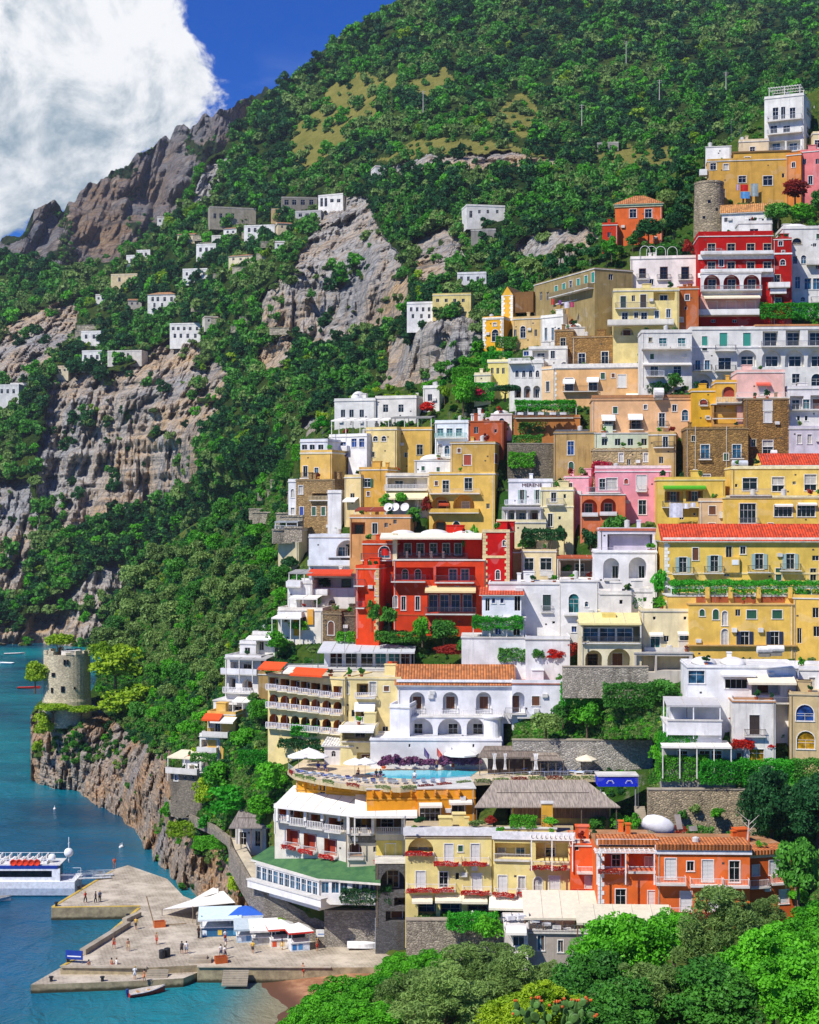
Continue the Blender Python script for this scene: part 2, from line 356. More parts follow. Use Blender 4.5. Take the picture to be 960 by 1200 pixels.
def win_meshes(code, w, h, arch):
 """code: pane g/b/k/c.. or shutter sW/sG.., optional o? open shutters, f? frame colour"""
 key = (code, round(w*12), round(h*12), arch)
 if key in _WIN: return _WIN[key]
 f = MB(); p = MB(); fr = 'w'; i = code.find('f')
 if i >= 0: fr = code[i+1]
 t = .1; d = .05
 out = arcpts(w, h) if arch else [(-w/2, 0), (w/2, 0), (w/2, h), (-w/2, h)]
 if 'x' not in code:
  if arch:
   r = arcpts(w+2*t, h+t)
   for k in range(1, len(out)-1):
    (a0, a1), (b0, b1), (c0, c1), (d0, d1) = out[k], out[k+1], r[k+1], r[k]
    f.poly([(a0, -d, a1), (b0, -d, b1), (c0, -d, c1), (d0, -d, d1)]); f.poly([(d0, -d, d1), (c0, -d, c1), (c0, .02, c1), (d0, .02, d1)]); f.poly([(a0, -d, a1), (a0, .03, a1), (b0, .03, b1), (b0, -d, b1)])
   f.box(-w/2-t, -d, 0, -w/2, .02, .02);
   a0, a1 = out[-1]; f.box(-w/2-t, -d, 0, -w/2, .02, a1)
  else:
   f.box(-w/2-t, -d, 0, -w/2, .02, h); f.box(w/2, -d, 0, w/2+t, .02, h); f.box(-w/2-t, -d, h, w/2+t, .02, h+t)
  f.box(-w/2-t-.05, -d-.05, -.1, w/2+t+.05, .02, -.002)
 s = .04; zs = out[2][1] if arch else h
 if code[0] == 's':
  m = .006
  for q in (0, 1):
   x0 = -w/2+.01 if q == 0 else m; x1 = -m if q == 0 else w/2-.01
   p.box(x0, .06, .02, x1, .11, zs-.01)
  if arch: p.poly([(x, .08, z) for x, z in out])
  pm = louvre(SH[code[1]])
 else:
  for x in ([-w/2+s/2, w/2-s/2, 0] if w > .55 else [-w/2+s/2, w/2-s/2]): f.box(x-s/2, .11, 0, x+s/2, .155, zs)
  f.box(-w/2, .112, 0, w/2, .153, s); f.box(-w/2, .112, zs-s, w/2, .153, zs)
  if h > 1.3 and w > 1: f.box(-w/2, .112, zs*.66, w/2, .153, zs*.66+s)
  if w > 2.6:
   for x in (-w/4, w/4): f.box(x-s/2, .11, 0, x+s/2, .155, zs)
  p.poly([(x, .16, z) for x, z in out]); p.poly([(x, .19, z) for x, z in out][::-1])
  pm = glass(GL[code[0]]) if code[0] != 'c' else plain('#b9b5ac', .8)
 o = MB(); j = code.find('o')
 if j >= 0:
  for q in (-1, 1):
   x0, x1 = sorted((q*(w/2+.02), q*(w/2+w*.48))); o.box(x0, -.11, .03, x1, -.06, h-.02)
 r = (f.mesh('window', plain(FR[fr], .5)), p.mesh('pane', pm), o.mesh('shutter', louvre(SH[code[j+1]])) if j >= 0 else None)
 _WIN[key] = r; return r
BOUGH = []
class H:
 """a building standing on the slope: front wall through two pixel columns, real width, height and depth"""
 def __init__(s, name, label, cat, x0, x1, yt, yb, col='#ece8df', yaw=0, dep=9, D=None, dD=0, roof='flat', rc='#d8d4cb', ext=7, group=None, par=.45, trim='#e4dfd4', wear=.6, mat=None, rh=2.2, eave=.4, inner=None):
  xc = (x0+x1)/2; D = gm(float(DA(xc, yb)) if D is None else D)+dD; a = R(yaw); ca, sa = math.cos(a), math.sin(a)
  s.t = (ca, -sa); s.n = (sa, ca); C = (X(xc, D), D)
  def sol(px):
   k = (px-480)/F; return (k*C[1]-C[0])/(s.t[0]-k*s.t[1])
  s0, s1 = sol(x0), sol(x1); s.O = (C[0]+s0*s.t[0], C[1]+s0*s.t[1]); s.w = s1-s0; s.D = D; s.dep = dep
  s.z0 = Z(yb, D); s.h = Z(yt, D)-s.z0; s.ext = ext; s.col = col; s.wall = mat or plaster(col, wear); s.trim = plain(trim, .7); s.trimc = trim
  s.holes = {'F': [], 'R': [], 'L': []}; s.name = name; s.a = a
  s.root = empty(name, (s.O[0], s.O[1], s.z0), -a, label, cat, group); s.rk = roof; s.rcol = rc; s.par = par; s.rh = rh; s.eave = eave
  ALLH.append((min(x0, x1)-3, max(x0, x1)+3, yt-2, yb, D, s.w/2*abs(sa), dep, s.O, s.t, s.w))
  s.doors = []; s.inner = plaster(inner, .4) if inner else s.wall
 def u(s, px, v=0.0, side='F'):
  k = (px-480)/F; O, t, n = s.O, s.t, s.n
  if side == 'F': return (k*(O[1]+v*n[1])-O[0]-v*n[0])/(t[0]-k*t[1])
  u0 = s.w if side == 'R' else 0
  return (k*(O[1]+u0*t[1])-O[0]-u0*t[0])/(n[0]-k*n[1])
 def z(s, px, py, v=0.0, side='F'):
  q = s.u(px, v, side); Y = s.O[1]+(q*s.t[1]+v*s.n[1] if side == 'F' else (s.w if side == 'R' else 0)*s.t[1]+q*s.n[1])
  return Z(py, Y)-s.z0
 def place(s, ob, q, z, side='F', v=0.0):
  ob.parent = s.root
  if side == 'F': ob.location = (q, v, z)
  elif side == 'R': ob.location = (s.w-v, q, z); ob.rotation_euler[2] = R(90)
  else: ob.location = (v, q, z); ob.rotation_euler[2] = R(-90)
  return ob
 def wn(s, code, xs, y0, y1, w, side='F', arch=False, inset=0.0, kind='window', hole=True):
  for px in (xs if hasattr(xs, '__len__') else [xs]):
   q0, q1 = s.u(px-w/2, inset, side), s.u(px+w/2, inset, side); q = (q0+q1)/2; ww = abs(q1-q0); zt = s.z(px, y0, inset, side); zb = s.z(px, y1, inset, side); hh = zt-zb
   ww = max(ww, .3)
   f, p, o = win_meshes(code, ww, hh, arch)
   fo = s.place(link(kind, f), q, zb, side, inset-.2 if inset > .3 else inset)
   if inset > .3: s.doors.append((side, q, zb))
   link('pane' if code[0] != 's' else 'shutter', p, fo)
   if o: link('shutter', o, fo)
   if hole and not inset: s.holes[side].append((q-ww/2, q+ww/2, zb, zt, .22, arch, False))
  return s
 def lg(s, x0, x1, y0, y1, d=1.6, arch=False, side='F'):
  """recessed loggia"""
  q0, q1 = sorted((s.u(x0, 0, side), s.u(x1, 0, side))); xm = (x0+x1)/2
  s.holes[side].append((q0, q1, s.z(xm, y1, 0, side), s.z(xm, y0, 0, side), d, arch, True)); return s
 def rail(s, mb, x0, x1, y, z, hgt, style, m=0, ends=None):
  if style == 'wall': mb.box(x0, y-.06, z, x1, y+.06, z+hgt, m)
  else:
   mb.box(x0, y-.03, z+hgt-.06, x1, y+.03, z+hgt, m); mb.box(x0, y-.02, z+.06, x1, y+.02, z+.1, m)
   n = max(2, int((x1-x0)/(.17 if style == 'bar' else .26))); r = .014 if style == 'bar' else .055
   for i in range(n+1):
    x = x0+(x1-x0)*i/n; mb.box(x-r, y-r, z, x+r, y+r, z+hgt-.06, m)
  return mb
 def bal(s, x0, x1, y, proj=1.0, style='bar', rc='#3a3d40', hgt=1.0, side='F', slab='#dcd7cc', flowers=None, inset=0.0):
  q0, q1 = sorted((s.u(x0, 0, side), s.u(x1, 0, side))); xm = (x0+x1)/2; z = s.z(xm, y, 0, side); w = q1-q0
  if side == 'L': pass
  b = MB(); b.box(-w/2, -proj, -.18, w/2, -.002, -.012); ob = s.place(b.build('balcony', plaster(slab, .5)), (q0+q1)/2, z, side)
  r = MB(); s.rail(r, -w/2, w/2, -proj+.05, 0, hgt, style)
  if proj > .25:
   for x in (-w/2+.04, w/2-.04):
    if style == 'wall': r.box(x-.05, -proj+.112, 0, x+.05, -.01, hgt)
    else:
     r.box(x-.025, -proj+.09, hgt-.055, x+.025, -.01, hgt-.005); n = max(1, int(proj/.2))
     for i in range(1, n): r.box(x-.015, -proj*i/n, 0, x+.015, -proj*i/n+.03, hgt-.06)
  r.build('railing', plaster(rc, .4) if style == 'wall' else plain(rc, .5), ob)
  if flowers:
   fb = link('flower_box', leafbox(flowers, w*.96, .35, .5, .09, .8), ob, (0, -proj-.1, .05))
  return s
 def awn(s, x0, x1, y, proj=1.6, drop=.7, col='#ece5d2', side='F', v=0.0, val=.28):
  q0, q1 = sorted((s.u(x0, v, side), s.u(x1, v, side))); z = s.z((x0+x1)/2, y, v, side); w = q1-q0; b = MB(); t = .04
  b.poly([(-w/2, 0, 0), (w/2, 0, 0), (w/2, -proj, -drop), (-w/2, -proj, -drop)][::-1]); b.poly([(-w/2, 0, -t), (w/2, 0, -t), (w/2, -proj, -drop-t), (-w/2, -proj, -drop-t)])
  b.box(-w/2, -proj-.03, -drop-val, w/2, -proj, -drop+.01)
  for x in (-w/2, w/2): b.poly([(x, 0, 0), (x, -proj, -drop), (x, -proj, -drop-t), (x, 0, -t)]); b.bar((x*.97, 0, -drop-.25), (x*.97, -proj, -drop-.05), .025)
  s.place(b.build('awning', plain(col, .9, vary=.06)), (q0+q1)/2, z, side, v-.004); return s
 def box(s, name, x0, x1, y0, y1, v0=0.0, v1=1.0, mat=None, col=None, bev=0, label=None):
  """a solid part seen in a pixel rectangle; v: metres behind (+) or before (-) the front wall"""
  q0, q1 = sorted((s.u(x0, v0), s.u(x1, v0))); xm = (x0+x1)/2; za, zb = s.z(xm, y1, v0), s.z(xm, y0, v0)
  o = MB().box(0, 0, 0, q1-q0, v1-v0, zb-za).build(name, mat or plaster(col or s.col, .4), s.root, (q0, v0, za));
  if label: o['label'] = label
  return s
 def band(s, y, hgt=.25, proud=.08, col=None, side='FR', name='cornice'):
  z = s.z((480 if False else 0)+0, y) if False else Z(y, s.D)-s.z0
  b = MB(); b.box(-proud, -proud, z, s.w+proud, -.001, z+hgt)
  if 'R' in side: b.box(s.w+.001, 0, z, s.w+proud, s.dep, z+hgt)
  if 'L' in side: b.box(-proud, 0, z, -.001, s.dep, z+hgt)
  b.build(name, plain(col or s.trimc, .7), s.root); return s
 def quoin(s, us=(0, 1), col=None):
  b = MB(); n = int(s.h/.5)
  for e in us:
   for i in range(n):
    L = .75 if i % 2 else .5; x0, x1 = (-.04, L) if e == 0 else (s.w-L, s.w+.04); b.box(x0, -.05, i*s.h/n+.02, x1, -.001, (i+1)*s.h/n-.02)
  b.build('quoin', plain(col or s.trimc, .7), s.root); return s
 def posts(s, xs, y0, y1, v=-1.0, r=.14, col='#e4e0d6', name='column', sq=False):
  for px in xs:
   q = s.u(px, v); za = s.z(px, y1, v); zb = s.z(px, y0, v); b = MB()
   if sq: b.box(-r, -r, 0, r, r, zb-za)
   else: b.lathe([(r*1.3, 0), (r*1.3, .12), (r, .16), (r*.9, zb-za-.2), (r*1.35, zb-za-.1), (r*1.35, zb-za)], n=8)
   b.build(name, plain(col, .8), s.root, (q, v, za))
  return s
 def dome(s, x0, x1, hgt=1.2, v0=1.0, col='#e6e3dc'):
  q0, q1 = s.u(x0), s.u(x1); w = q1-q0; b = MB(); b.lathe([(math.cos(t)*1, math.sin(t)) for t in [i*math.pi/2/6 for i in range(6)]]+[(.02, 1)], n=20)
  o = b.build('vault', plaster(col, .3), s.root, ((q0+q1)/2, v0+(s.dep-v0)/2, s.h+.15), smooth=True); o.scale = (w/2, (s.dep-v0)/2, hgt); return s
 def text(s, txt, x0, x1, y0, y1, col='#5a1c14', v=-.06, mat=None):
  q0, q1 = s.u(x0), s.u(x1); z = s.z((x0+x1)/2, y1); hh = s.z((x0+x1)/2, y0)-z
  cu = bpy.data.curves.new('lettering', 'FONT'); cu.body = txt; cu.size = 1; cu.extrude = .02
  o = bpy.data.objects.new('lettering_tmp', cu); COL.objects.link(o); dg = bpy.context.evaluated_depsgraph_get(); me = bpy.data.meshes.new_from_object(o.evaluated_get(dg)); bpy.data.objects.remove(o)
  v_ = np.empty(len(me.vertices)*3, np.float32); me.vertices.foreach_get('co', v_); v_ = v_.reshape(-1, 3); mn, mx = v_.min(0), v_.max(0)
  v_[:, 0] = (v_[:, 0]-mn[0])/(mx[0]-mn[0])*(q1-q0); v_[:, 1] = (v_[:, 1]-mn[1])/(mx[1]-mn[1])*hh
  me.vertices.foreach_set('co', v_.ravel()); me.materials.clear(); me.materials.append(plain(col, .6)); me.update()
  o = link('lettering', me, s.root, (q0, v, z)); o.rotation_euler[0] = R(90); return s
 def fill(s):
  if s.D > 322 or s.name not in ('house', 'hotel') or s.w < 5: return
  g = random.Random(int(s.w*777)); nf = int((s.h-.5)/3.1)
  for f in range(nf):
   for k in range(int((s.w-1.2)/2.6)):
    if g.random() < .42: continue
    w, hh = g.choice(((.6, .8), (.8, 1.2), (.9, 1.9), (.7, 1.0))); q = .9+k*2.6+g.uniform(0, .8); z = s.h-1.0-f*3.1-hh+g.uniform(-.2, .2)
    if z < .7 or q+w > s.w-.3 or any(q-.55 < c_ and q+w+.55 > a_ and z-.7 < z1 and z+hh+.6 > z0 for a_, c_, z0, z1, *_ in s.holes['F']): continue
    fr, p, o = win_meshes(g.choice(('g', 'gx', 'gfs', 'sB', 'sG', 'k', 'c')), w, hh, False); fo = s.place(link('window', fr), q+w/2, z); link('pane', p, fo); s.holes['F'].append((q, q+w, z, z+hh, .22, False, False))
 def clutter(s):
  g = random.Random(int(s.w*1000));
  if s.D > 345 or s.w < 3 or s.name in ('terrace', 'wall', 'restaurant', 'bar'): return
  def free(q0, q1, z0, z1): return not any(q0 < c and q1 > a and z0 < z1_+.3 and z1 > z0_-.3 for a, c, z0_, z1_, *_ in s.holes['F'])
  if s.h > 3.5:
   q = g.choice((.25, s.w-.25)); MB().bar((q, -.07, -.5), (q, -.07, s.h-.1), .055, n=6).build('drain_pipe', plain(g.choice(('#b9b2a4', '#8a7a68', '#d8d2c6'))), s.root)
   for k in range(g.choice((0, 1, 1, 2))):
    q, z = g.uniform(.4, s.w-1.2), g.uniform(.6, s.h-1)
    if free(q, q+.8, z, z+.6): MB().box(0, -.32, 0, .8, -.003, .55).build('air_conditioner', plain('#d6d3cc', .5), s.root, (q, 0, z))
   for k in range(g.choice((1, 2, 3))):
    q, z = g.uniform(.4, s.w-.8), g.uniform(.4, s.h-.6)
    if free(q, q+.35, z, z+.3): MB().box(0, -.02, 0, .3, .02, .25).build('vent', plain('#4a443e'), s.root, (q, 0, z))
  if s.rk == 'flat':
   for k in range(g.choice((0, 1, 2, 2))): POTS.append((s, g.uniform(.4, s.w-.4), g.uniform(.4, 1.6), g.uniform(.35, .75)))
   for k in range(g.choice((1, 1, 2, 3))):
    q, v = g.uniform(.5, max(.6, s.w-1.4)), g.uniform(.8, s.dep-1); t = g.randrange(4); m = MB()
    if t == 0: m.box(0, 0, 0, .6, .6, 1.3).box(-.08, -.08, 1.3, .68, .68, 1.45); nm, mt = 'chimney', s.wall
    elif t == 1: m.box(0, 0, 0, 1.7, 1.4, 1.5).box(-.1, -.1, 1.5, 1.8, 1.5, 1.62); nm, mt = 'stair_hood', s.wall
    elif t == 2: m.lathe([(.45, .2), (.45, 1.3), (.1, 1.45)], n=12).box(-.4, -.4, 0, .4, .4, .2); nm, mt = 'water_tank', plain('#c9c6be', .5)
    else: m.bar((0, 0, 0), (0, 0, 2.4), .025); [m.bar((-.4, 0, 1.6+.25*i), (.4, 0, 1.6+.25*i), .015) for i in range(4)]; nm, mt = 'antenna', plain('#77777a')
    m.build(nm, mt, s.root, (q, v, s.h+.16))
 def done(s):
  b = MB(); w, dep, h, e = s.w, s.dep, s.h, s.ext
  for side in 'FRL':
   for i, (q0, q1, z0, z1, d, ar, bk) in enumerate(s.holes[side]):
    if bk and d > .8 and not any(S == side and q0 < q < q1 and z0-.5 < zz < z1 for S, q, zz in s.doors):
     n = max(1, int((q1-q0)/3.2))
     for k in range(n):
      f, p, o = win_meshes(('k', 'gfb', 'sB')[(i+k) % 3], min(1.5, (q1-q0)/n*.55), (z1-z0)*.74, False); fo = s.place(link('door', f), q0+(q1-q0)*(k+.5)/n, z0+.02, side, d-.2); link('pane', p, fo)
  s.fill(); s.clutter()
  Pm = {'F': lambda q, z, d: (q, d, z), 'R': lambda q, z, d: (w-d, q, z), 'L': lambda q, z, d: (d, q, z)}
  for side, W in (('F', w), ('R', dep), ('L', dep)):
   P = Pm[side]; hs = [(max(.02, a), min(W-.02, c), max(-e+.1, z0), min(h-.02, z1), d, ar, bk) for a, c, z0, z1, d, ar, bk in s.holes[side]]
   hs = [q for q in hs if q[1]-q[0] > .05 and q[3]-q[2] > .05]
   us = sorted({0, W, *[q[0] for q in hs], *[q[1] for q in hs]}); zs = sorted({-e, h, *[q[2] for q in hs], *[q[3] for q in hs]})
   for i in range(len(us)-1):
    j = 0
    while j < len(zs)-1:
     um = (us[i]+us[i+1])/2
     ok = lambda jj: not any(q[0] < um < q[1] and q[2] < (zs[jj]+zs[jj+1])/2 < q[3] for q in hs)
     if us[i+1]-us[i] < 1e-4 or not ok(j): j += 1; continue
     k = j
     while k+1 < len(zs)-1 and ok(k+1): k += 1
     b.poly([P(us[i], zs[j], 0), P(us[i+1], zs[j], 0), P(us[i+1], zs[k+1], 0), P(us[i], zs[k+1], 0)]); j = k+1
   for q0, q1, z0, z1, d, ar, bk in hs:
    c = (q0+q1)/2; out = [(c+x, z0+z) for x, z in (arcpts(q1-q0, z1-z0, 10) if ar else [(-(q1-q0)/2, 0), ((q1-q0)/2, 0), ((q1-q0)/2, z1-z0), (-(q1-q0)/2, z1-z0)])]
    for k in range(len(out)):
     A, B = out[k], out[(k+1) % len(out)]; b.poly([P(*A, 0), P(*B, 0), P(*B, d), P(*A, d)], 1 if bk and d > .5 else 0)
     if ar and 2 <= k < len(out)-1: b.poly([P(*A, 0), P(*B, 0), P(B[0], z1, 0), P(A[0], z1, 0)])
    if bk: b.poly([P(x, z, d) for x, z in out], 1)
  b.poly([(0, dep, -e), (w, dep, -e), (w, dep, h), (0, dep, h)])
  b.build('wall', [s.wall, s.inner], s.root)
  o = s.eave; r = MB(); k = s.rk
  if k in ('flat', 'none'):
   r.box(-.12, -.12, h-.02, w+.12, dep+.12, h+.16, 0)
   ro = r.build('roof', plaster(s.rcol, .55), s.root)
   if s.par and k == 'flat':
    p = MB(); t = .18; z0, z1 = h+.161, h+.16+s.par
    p.box(-.02, -.02, z0, w+.02, t, z1); p.box(-.02, dep-t, z0, w+.02, dep+.02, z1); p.box(-.02, t+.001, z0, t, dep-t-.001, z1); p.box(w-t, t+.001, z0, w+.02, dep-t-.001, z1)
    p.build('parapet', s.wall, ro)
  else:
   zz = h+.02; x0, x1, y0, y1 = -o, w+o, -o, dep+o; rh = s.rh
   r.box(x0+.05, y0+.05, h-.14, x1-.05, y1-.05, h+.0, 1)
   if k == 'shed': T = [[(x0, y0, zz), (x1, y0, zz), (x1, y1, zz+rh), (x0, y1, zz+rh)], [(x0, y0, zz), (x0, y1, zz+rh), (x0, y1, zz)], [(x1, y0, zz), (x1, y1, zz), (x1, y1, zz+rh)], [(x0, y1, zz), (x0, y1, zz+rh), (x1, y1, zz+rh), (x1, y1, zz)]]; g = [0, 1, 1, 1]
   elif k == 'gv': xm = (x0+x1)/2; T = [[(x0, y0, zz), (xm, y0, zz+rh), (xm, y1, zz+rh), (x0, y1, zz)], [(x1, y0, zz), (x1, y1, zz), (xm, y1, zz+rh), (xm, y0, zz+rh)], [(x0, y0+o, zz), (x1, y0+o, zz), (xm, y0+o, zz+rh)], [(x0, y1, zz), (xm, y1, zz+rh), (x1, y1, zz)]]; g = [0, 0, 2, 2]
   else:
    ym = (y0+y1)/2; i = min(dep/2+o, w*.45) if k == 'hip' else 0
    T = [[(x0, y0, zz), (x1, y0, zz), (x1-i, ym, zz+rh), (x0+i, ym, zz+rh)], [(x1, y1, zz), (x0, y1, zz), (x0+i, ym, zz+rh), (x1-i, ym, zz+rh)], [(x0, y1, zz), (x0, y0, zz), (x0+i, ym, zz+rh)], [(x1, y0, zz), (x1, y1, zz), (x1-i, ym, zz+rh)]]; g = [0, 0, 0 if i else 2, 0 if i else 2]
   for q, gg in zip(T, g): r.poly(q, gg)
   r.build('roof', [tiles(s.rcol, rot=(k == 'gv')), s.trim, s.wall], s.root)
  return s
ALLH = []; POTS = []; FARC = []; CLAMP = []
# ------------------------------------------------------------------ free-standing shades, walls
def canopy(name, label, cat, x0, x1, yf, D, dep=4, yaw=0, h=2.8, col='#eee9dc', mat=None, slope=.3, slats=False, rows=1, group=None, post='#dcd8ce', valance=.2, nx=3, leaf=None):
 """flat or pitched shade on posts; x0,x1,yf: front edge in the photo, h: height over its floor"""
 D = gm(D); xc = (x0+x1)/2; a = R(yaw); t = (math.cos(a), -math.sin(a)); C = (X(xc, D), D)
 def sol(px): k = (px-480)/F; return (k*C[1]-C[0])/(t[0]-k*t[1])
 s0, s1 = sol(x0), sol(x1); w = s1-s0; zt = Z(yf, D)
 r = empty(name, (C[0]+s0*t[0], C[1]+s0*t[1], zt-h), -a, label, cat, group); b = MB()
 if slats:
  n = max(3, int(w/.55))
  for i in range(n+1): x = w*i/n; b.box(x-.05, 0, h, x+.05, dep, h+.14)
  for y in (.05, dep/2, dep-.05): b.box(-.15, y-.06, h-.12, w+.15, y+.06, h-.002)
  b.build('beam_frame', mat or plain(post, .8), r)
 else:
  b.poly([(0, 0, h), (w, 0, h), (w, dep, h+slope*dep), (0, dep, h+slope*dep)]); b.poly([(0, 0, h-.05), (0, dep, h+slope*dep-.05), (w, dep, h+slope*dep-.05), (w, 0, h-.05)])
  b.box(-.01, -.03, h-.05-valance, w+.01, 0, h+.01)
  for x in (0, w): b.poly([(x, 0, h), (x, dep, h+slope*dep), (x, dep, h+slope*dep-.05), (x, 0, h-.05)])
  b.build('cover', mat or plain(col, .9, vary=.06), r)
  if not mat:
   q = MB(); n = max(2, int(w/2.2))
   for i in range(1, n): x = w*i/n; q.bar((x, -.02, h+.03), (x, dep, h+slope*dep+.03), .035)
   q.build('seam', plain('#b9b2a4', .9), r)
 for i in range(nx):
  for y in ((.1,) if rows == 1 else (.1, dep-.15)):
   x = .1+(w-.2)*i/max(1, nx-1); MB().box(-.07, -.07, -1.5, .07, .07, h-.06+(slope*y if not slats else -.08)).build('post', plain(post, .7), r, (x, y, 0))
 if leaf:
  n = max(1, int(w/2.6))
  f = link('climbing_leaves', leafbox(leaf, w*1.0, dep*1.05, 1.5, .15), r, (w/2, dep/2-.4, h-.1))
 return r
def swall(label, x0, x1, yt, yb, D=None, dD=0, yaw=0, dep=1.2, hexc='#8f8370', scale=1.5, name='retaining_wall', ext=1.5):
 h = H(name, label, 'wall', x0, x1, yt, yb, yaw=yaw, dep=dep, D=D, dD=dD, mat=stone(hexc, scale), roof='none', rc='#9a9282', ext=ext);
 b = MB().box(0, 0, -ext, h.w, dep, h.h).build('masonry', h.wall, h.root); c = MB().box(-.05, -.08, h.h+.001, h.w+.05, dep, h.h+.14).build('coping', plaster('#a79c88', .6), h.root)
 return h
# ------------------------------------------------------------------ camera, sun, sky
cam = bpy.data.cameras.new('camera'); co = link('camera', cam, None, (0, 0, HC)); co.rotation_euler = (R(90), 0, 0)
cam.sensor_fit = 'HORIZONTAL'; cam.sensor_width = 36; cam.lens = 36*F/960; cam.clip_end = 20000; cam.clip_start = 1; SC.camera = co
SUN = Vector((-.46, -.46, .76)).normalized()
sl = bpy.data.lights.new('sun', 'SUN'); so = link('sun', sl); sl.energy = 4.5; sl.angle = R(.5); sl.color = (1, .955, .88); so.rotation_euler = SUN.to_track_quat('Z', 'Y').to_euler()
SC.view_settings.view_transform = 'Standard'; SC.view_settings.look = 'None'; SC.view_settings.exposure = .27; SC.view_settings.gamma = 1
def world():
 w = bpy.data.worlds.new('World'); SC.world = w; w.use_nodes = True; nt = w.node_tree; nt.nodes.clear(); g = N(nt)
 sky = g.n('TexSky'); sky.sky_type = 'NISHITA'; sky.sun_disc = False; sky.sun_elevation = math.asin(SUN.z); sky.sun_rotation = math.atan2(SUN.x, SUN.y)
 sky.altitude = 0; sky.air_density = 1; sky.dust_density = .15; sky.ozone_density = 3
 hs = g.n('HueSaturation'); hs.inputs['Saturation'].default_value = 1.6; hs.inputs['Value'].default_value = .6; nt.links.new(sky.outputs[0], hs.inputs['Color'])
 tc = g.n('TexCoord').outputs['Generated']; sx = g.n('SeparateXYZ'); g.set(sx.inputs[0], tc)
 yy = g.math('MAXIMUM', sx.outputs[1], .02); u = g.math('DIVIDE', sx.outputs[0], yy); v = g.math('DIVIDE', sx.outputs[2], yy)
 cb = g.n('CombineXYZ'); g.set(cb.inputs[0], u); g.set(cb.inputs[1], v); uv = cb.outputs[0]
 f = None
 for (px, py, r) in ((30, 60, 165), (125, 70, 105), (165, 105, 82), (90, 165, 84), (-40, 150, 115), (222, 98, 40), (205, 72, 38), (120, 25, 45), (-200, 40, 260), (185, 140, 42)):
  d = g.n('VectorMath'); d.operation = 'DISTANCE'; g.set(d.inputs[0], uv); d.inputs[1].default_value = ((px-480)/F, (600-py)/F, 0)
  q = g.math('SUBTRACT', 1, g.math('DIVIDE', d.outputs['Value'], r/F*1.12))
  q = g.math('MULTIPLY', q, r/100)
  f = q if f is None else g.math('SMOOTH_MAX', f, q)
  if f is not q: nt.nodes[f.node.name].inputs[2].default_value = .08
 nz = g.noise(uv, 17, 9, .62, .35); nz2 = g.noise(uv, 55, 6, .6)
 ff = g.math('ADD', f, g.math('ADD', g.math('MULTIPLY', g.math('SUBTRACT', nz, .5), 1.3), g.math('MULTIPLY', g.math('SUBTRACT', nz2, .5), .35)))
 mask = g.rng(ff, .0, .17)
 nz3 = g.noise(g.map(uv, (1, 1, 1)), 17, 9, .62, .35); ofs = g.n('VectorMath'); g.set(ofs.inputs[0], uv); ofs.inputs[1].default_value = (-.012, .016, 0); relf = g.math('SUBTRACT', nz3, g.noise(ofs.outputs[0], 17, 9, .62, .35))
 # lit tops, grey underside: painted into the cloud's colour, greyer towards the lower left
 sh = g.rng(g.math('ADD', g.math('ADD', g.math('MULTIPLY', v, 5.2), g.math('MULTIPLY', u, 2.2)), g.math('ADD', g.math('MULTIPLY', nz, .8), g.math('MULTIPLY', relf, 2.6))), .55, 1.75)
 ccol = g.mix(sh, (.26, .37, .46, 1), (.95, .96, .98, 1))
 wisp = g.math('MULTIPLY', g.rng(g.noise(g.map(uv, (1, 2.6, 1)), 9, 7, .6), .48, .75), g.rng(v, .32, .16, 0, .8))
 bg = g.n('Background'); bg.inputs['Strength'].default_value = .145
 blue = g.mix(1.0, hs.outputs[0], (.24, .55, 1.12, 1), 'MULTIPLY'); base = g.mix(wisp, blue, (4, 4.8, 5.4, 1))
 big = g.mix(1.0, ccol, (6.0, 6.0, 6.0, 1), 'MULTIPLY')
 nt.links.new(g.mix(mask, base, big), bg.inputs[0]); out = g.n('OutputWorld'); nt.links.new(bg.outputs[0], out.inputs[0])
world()
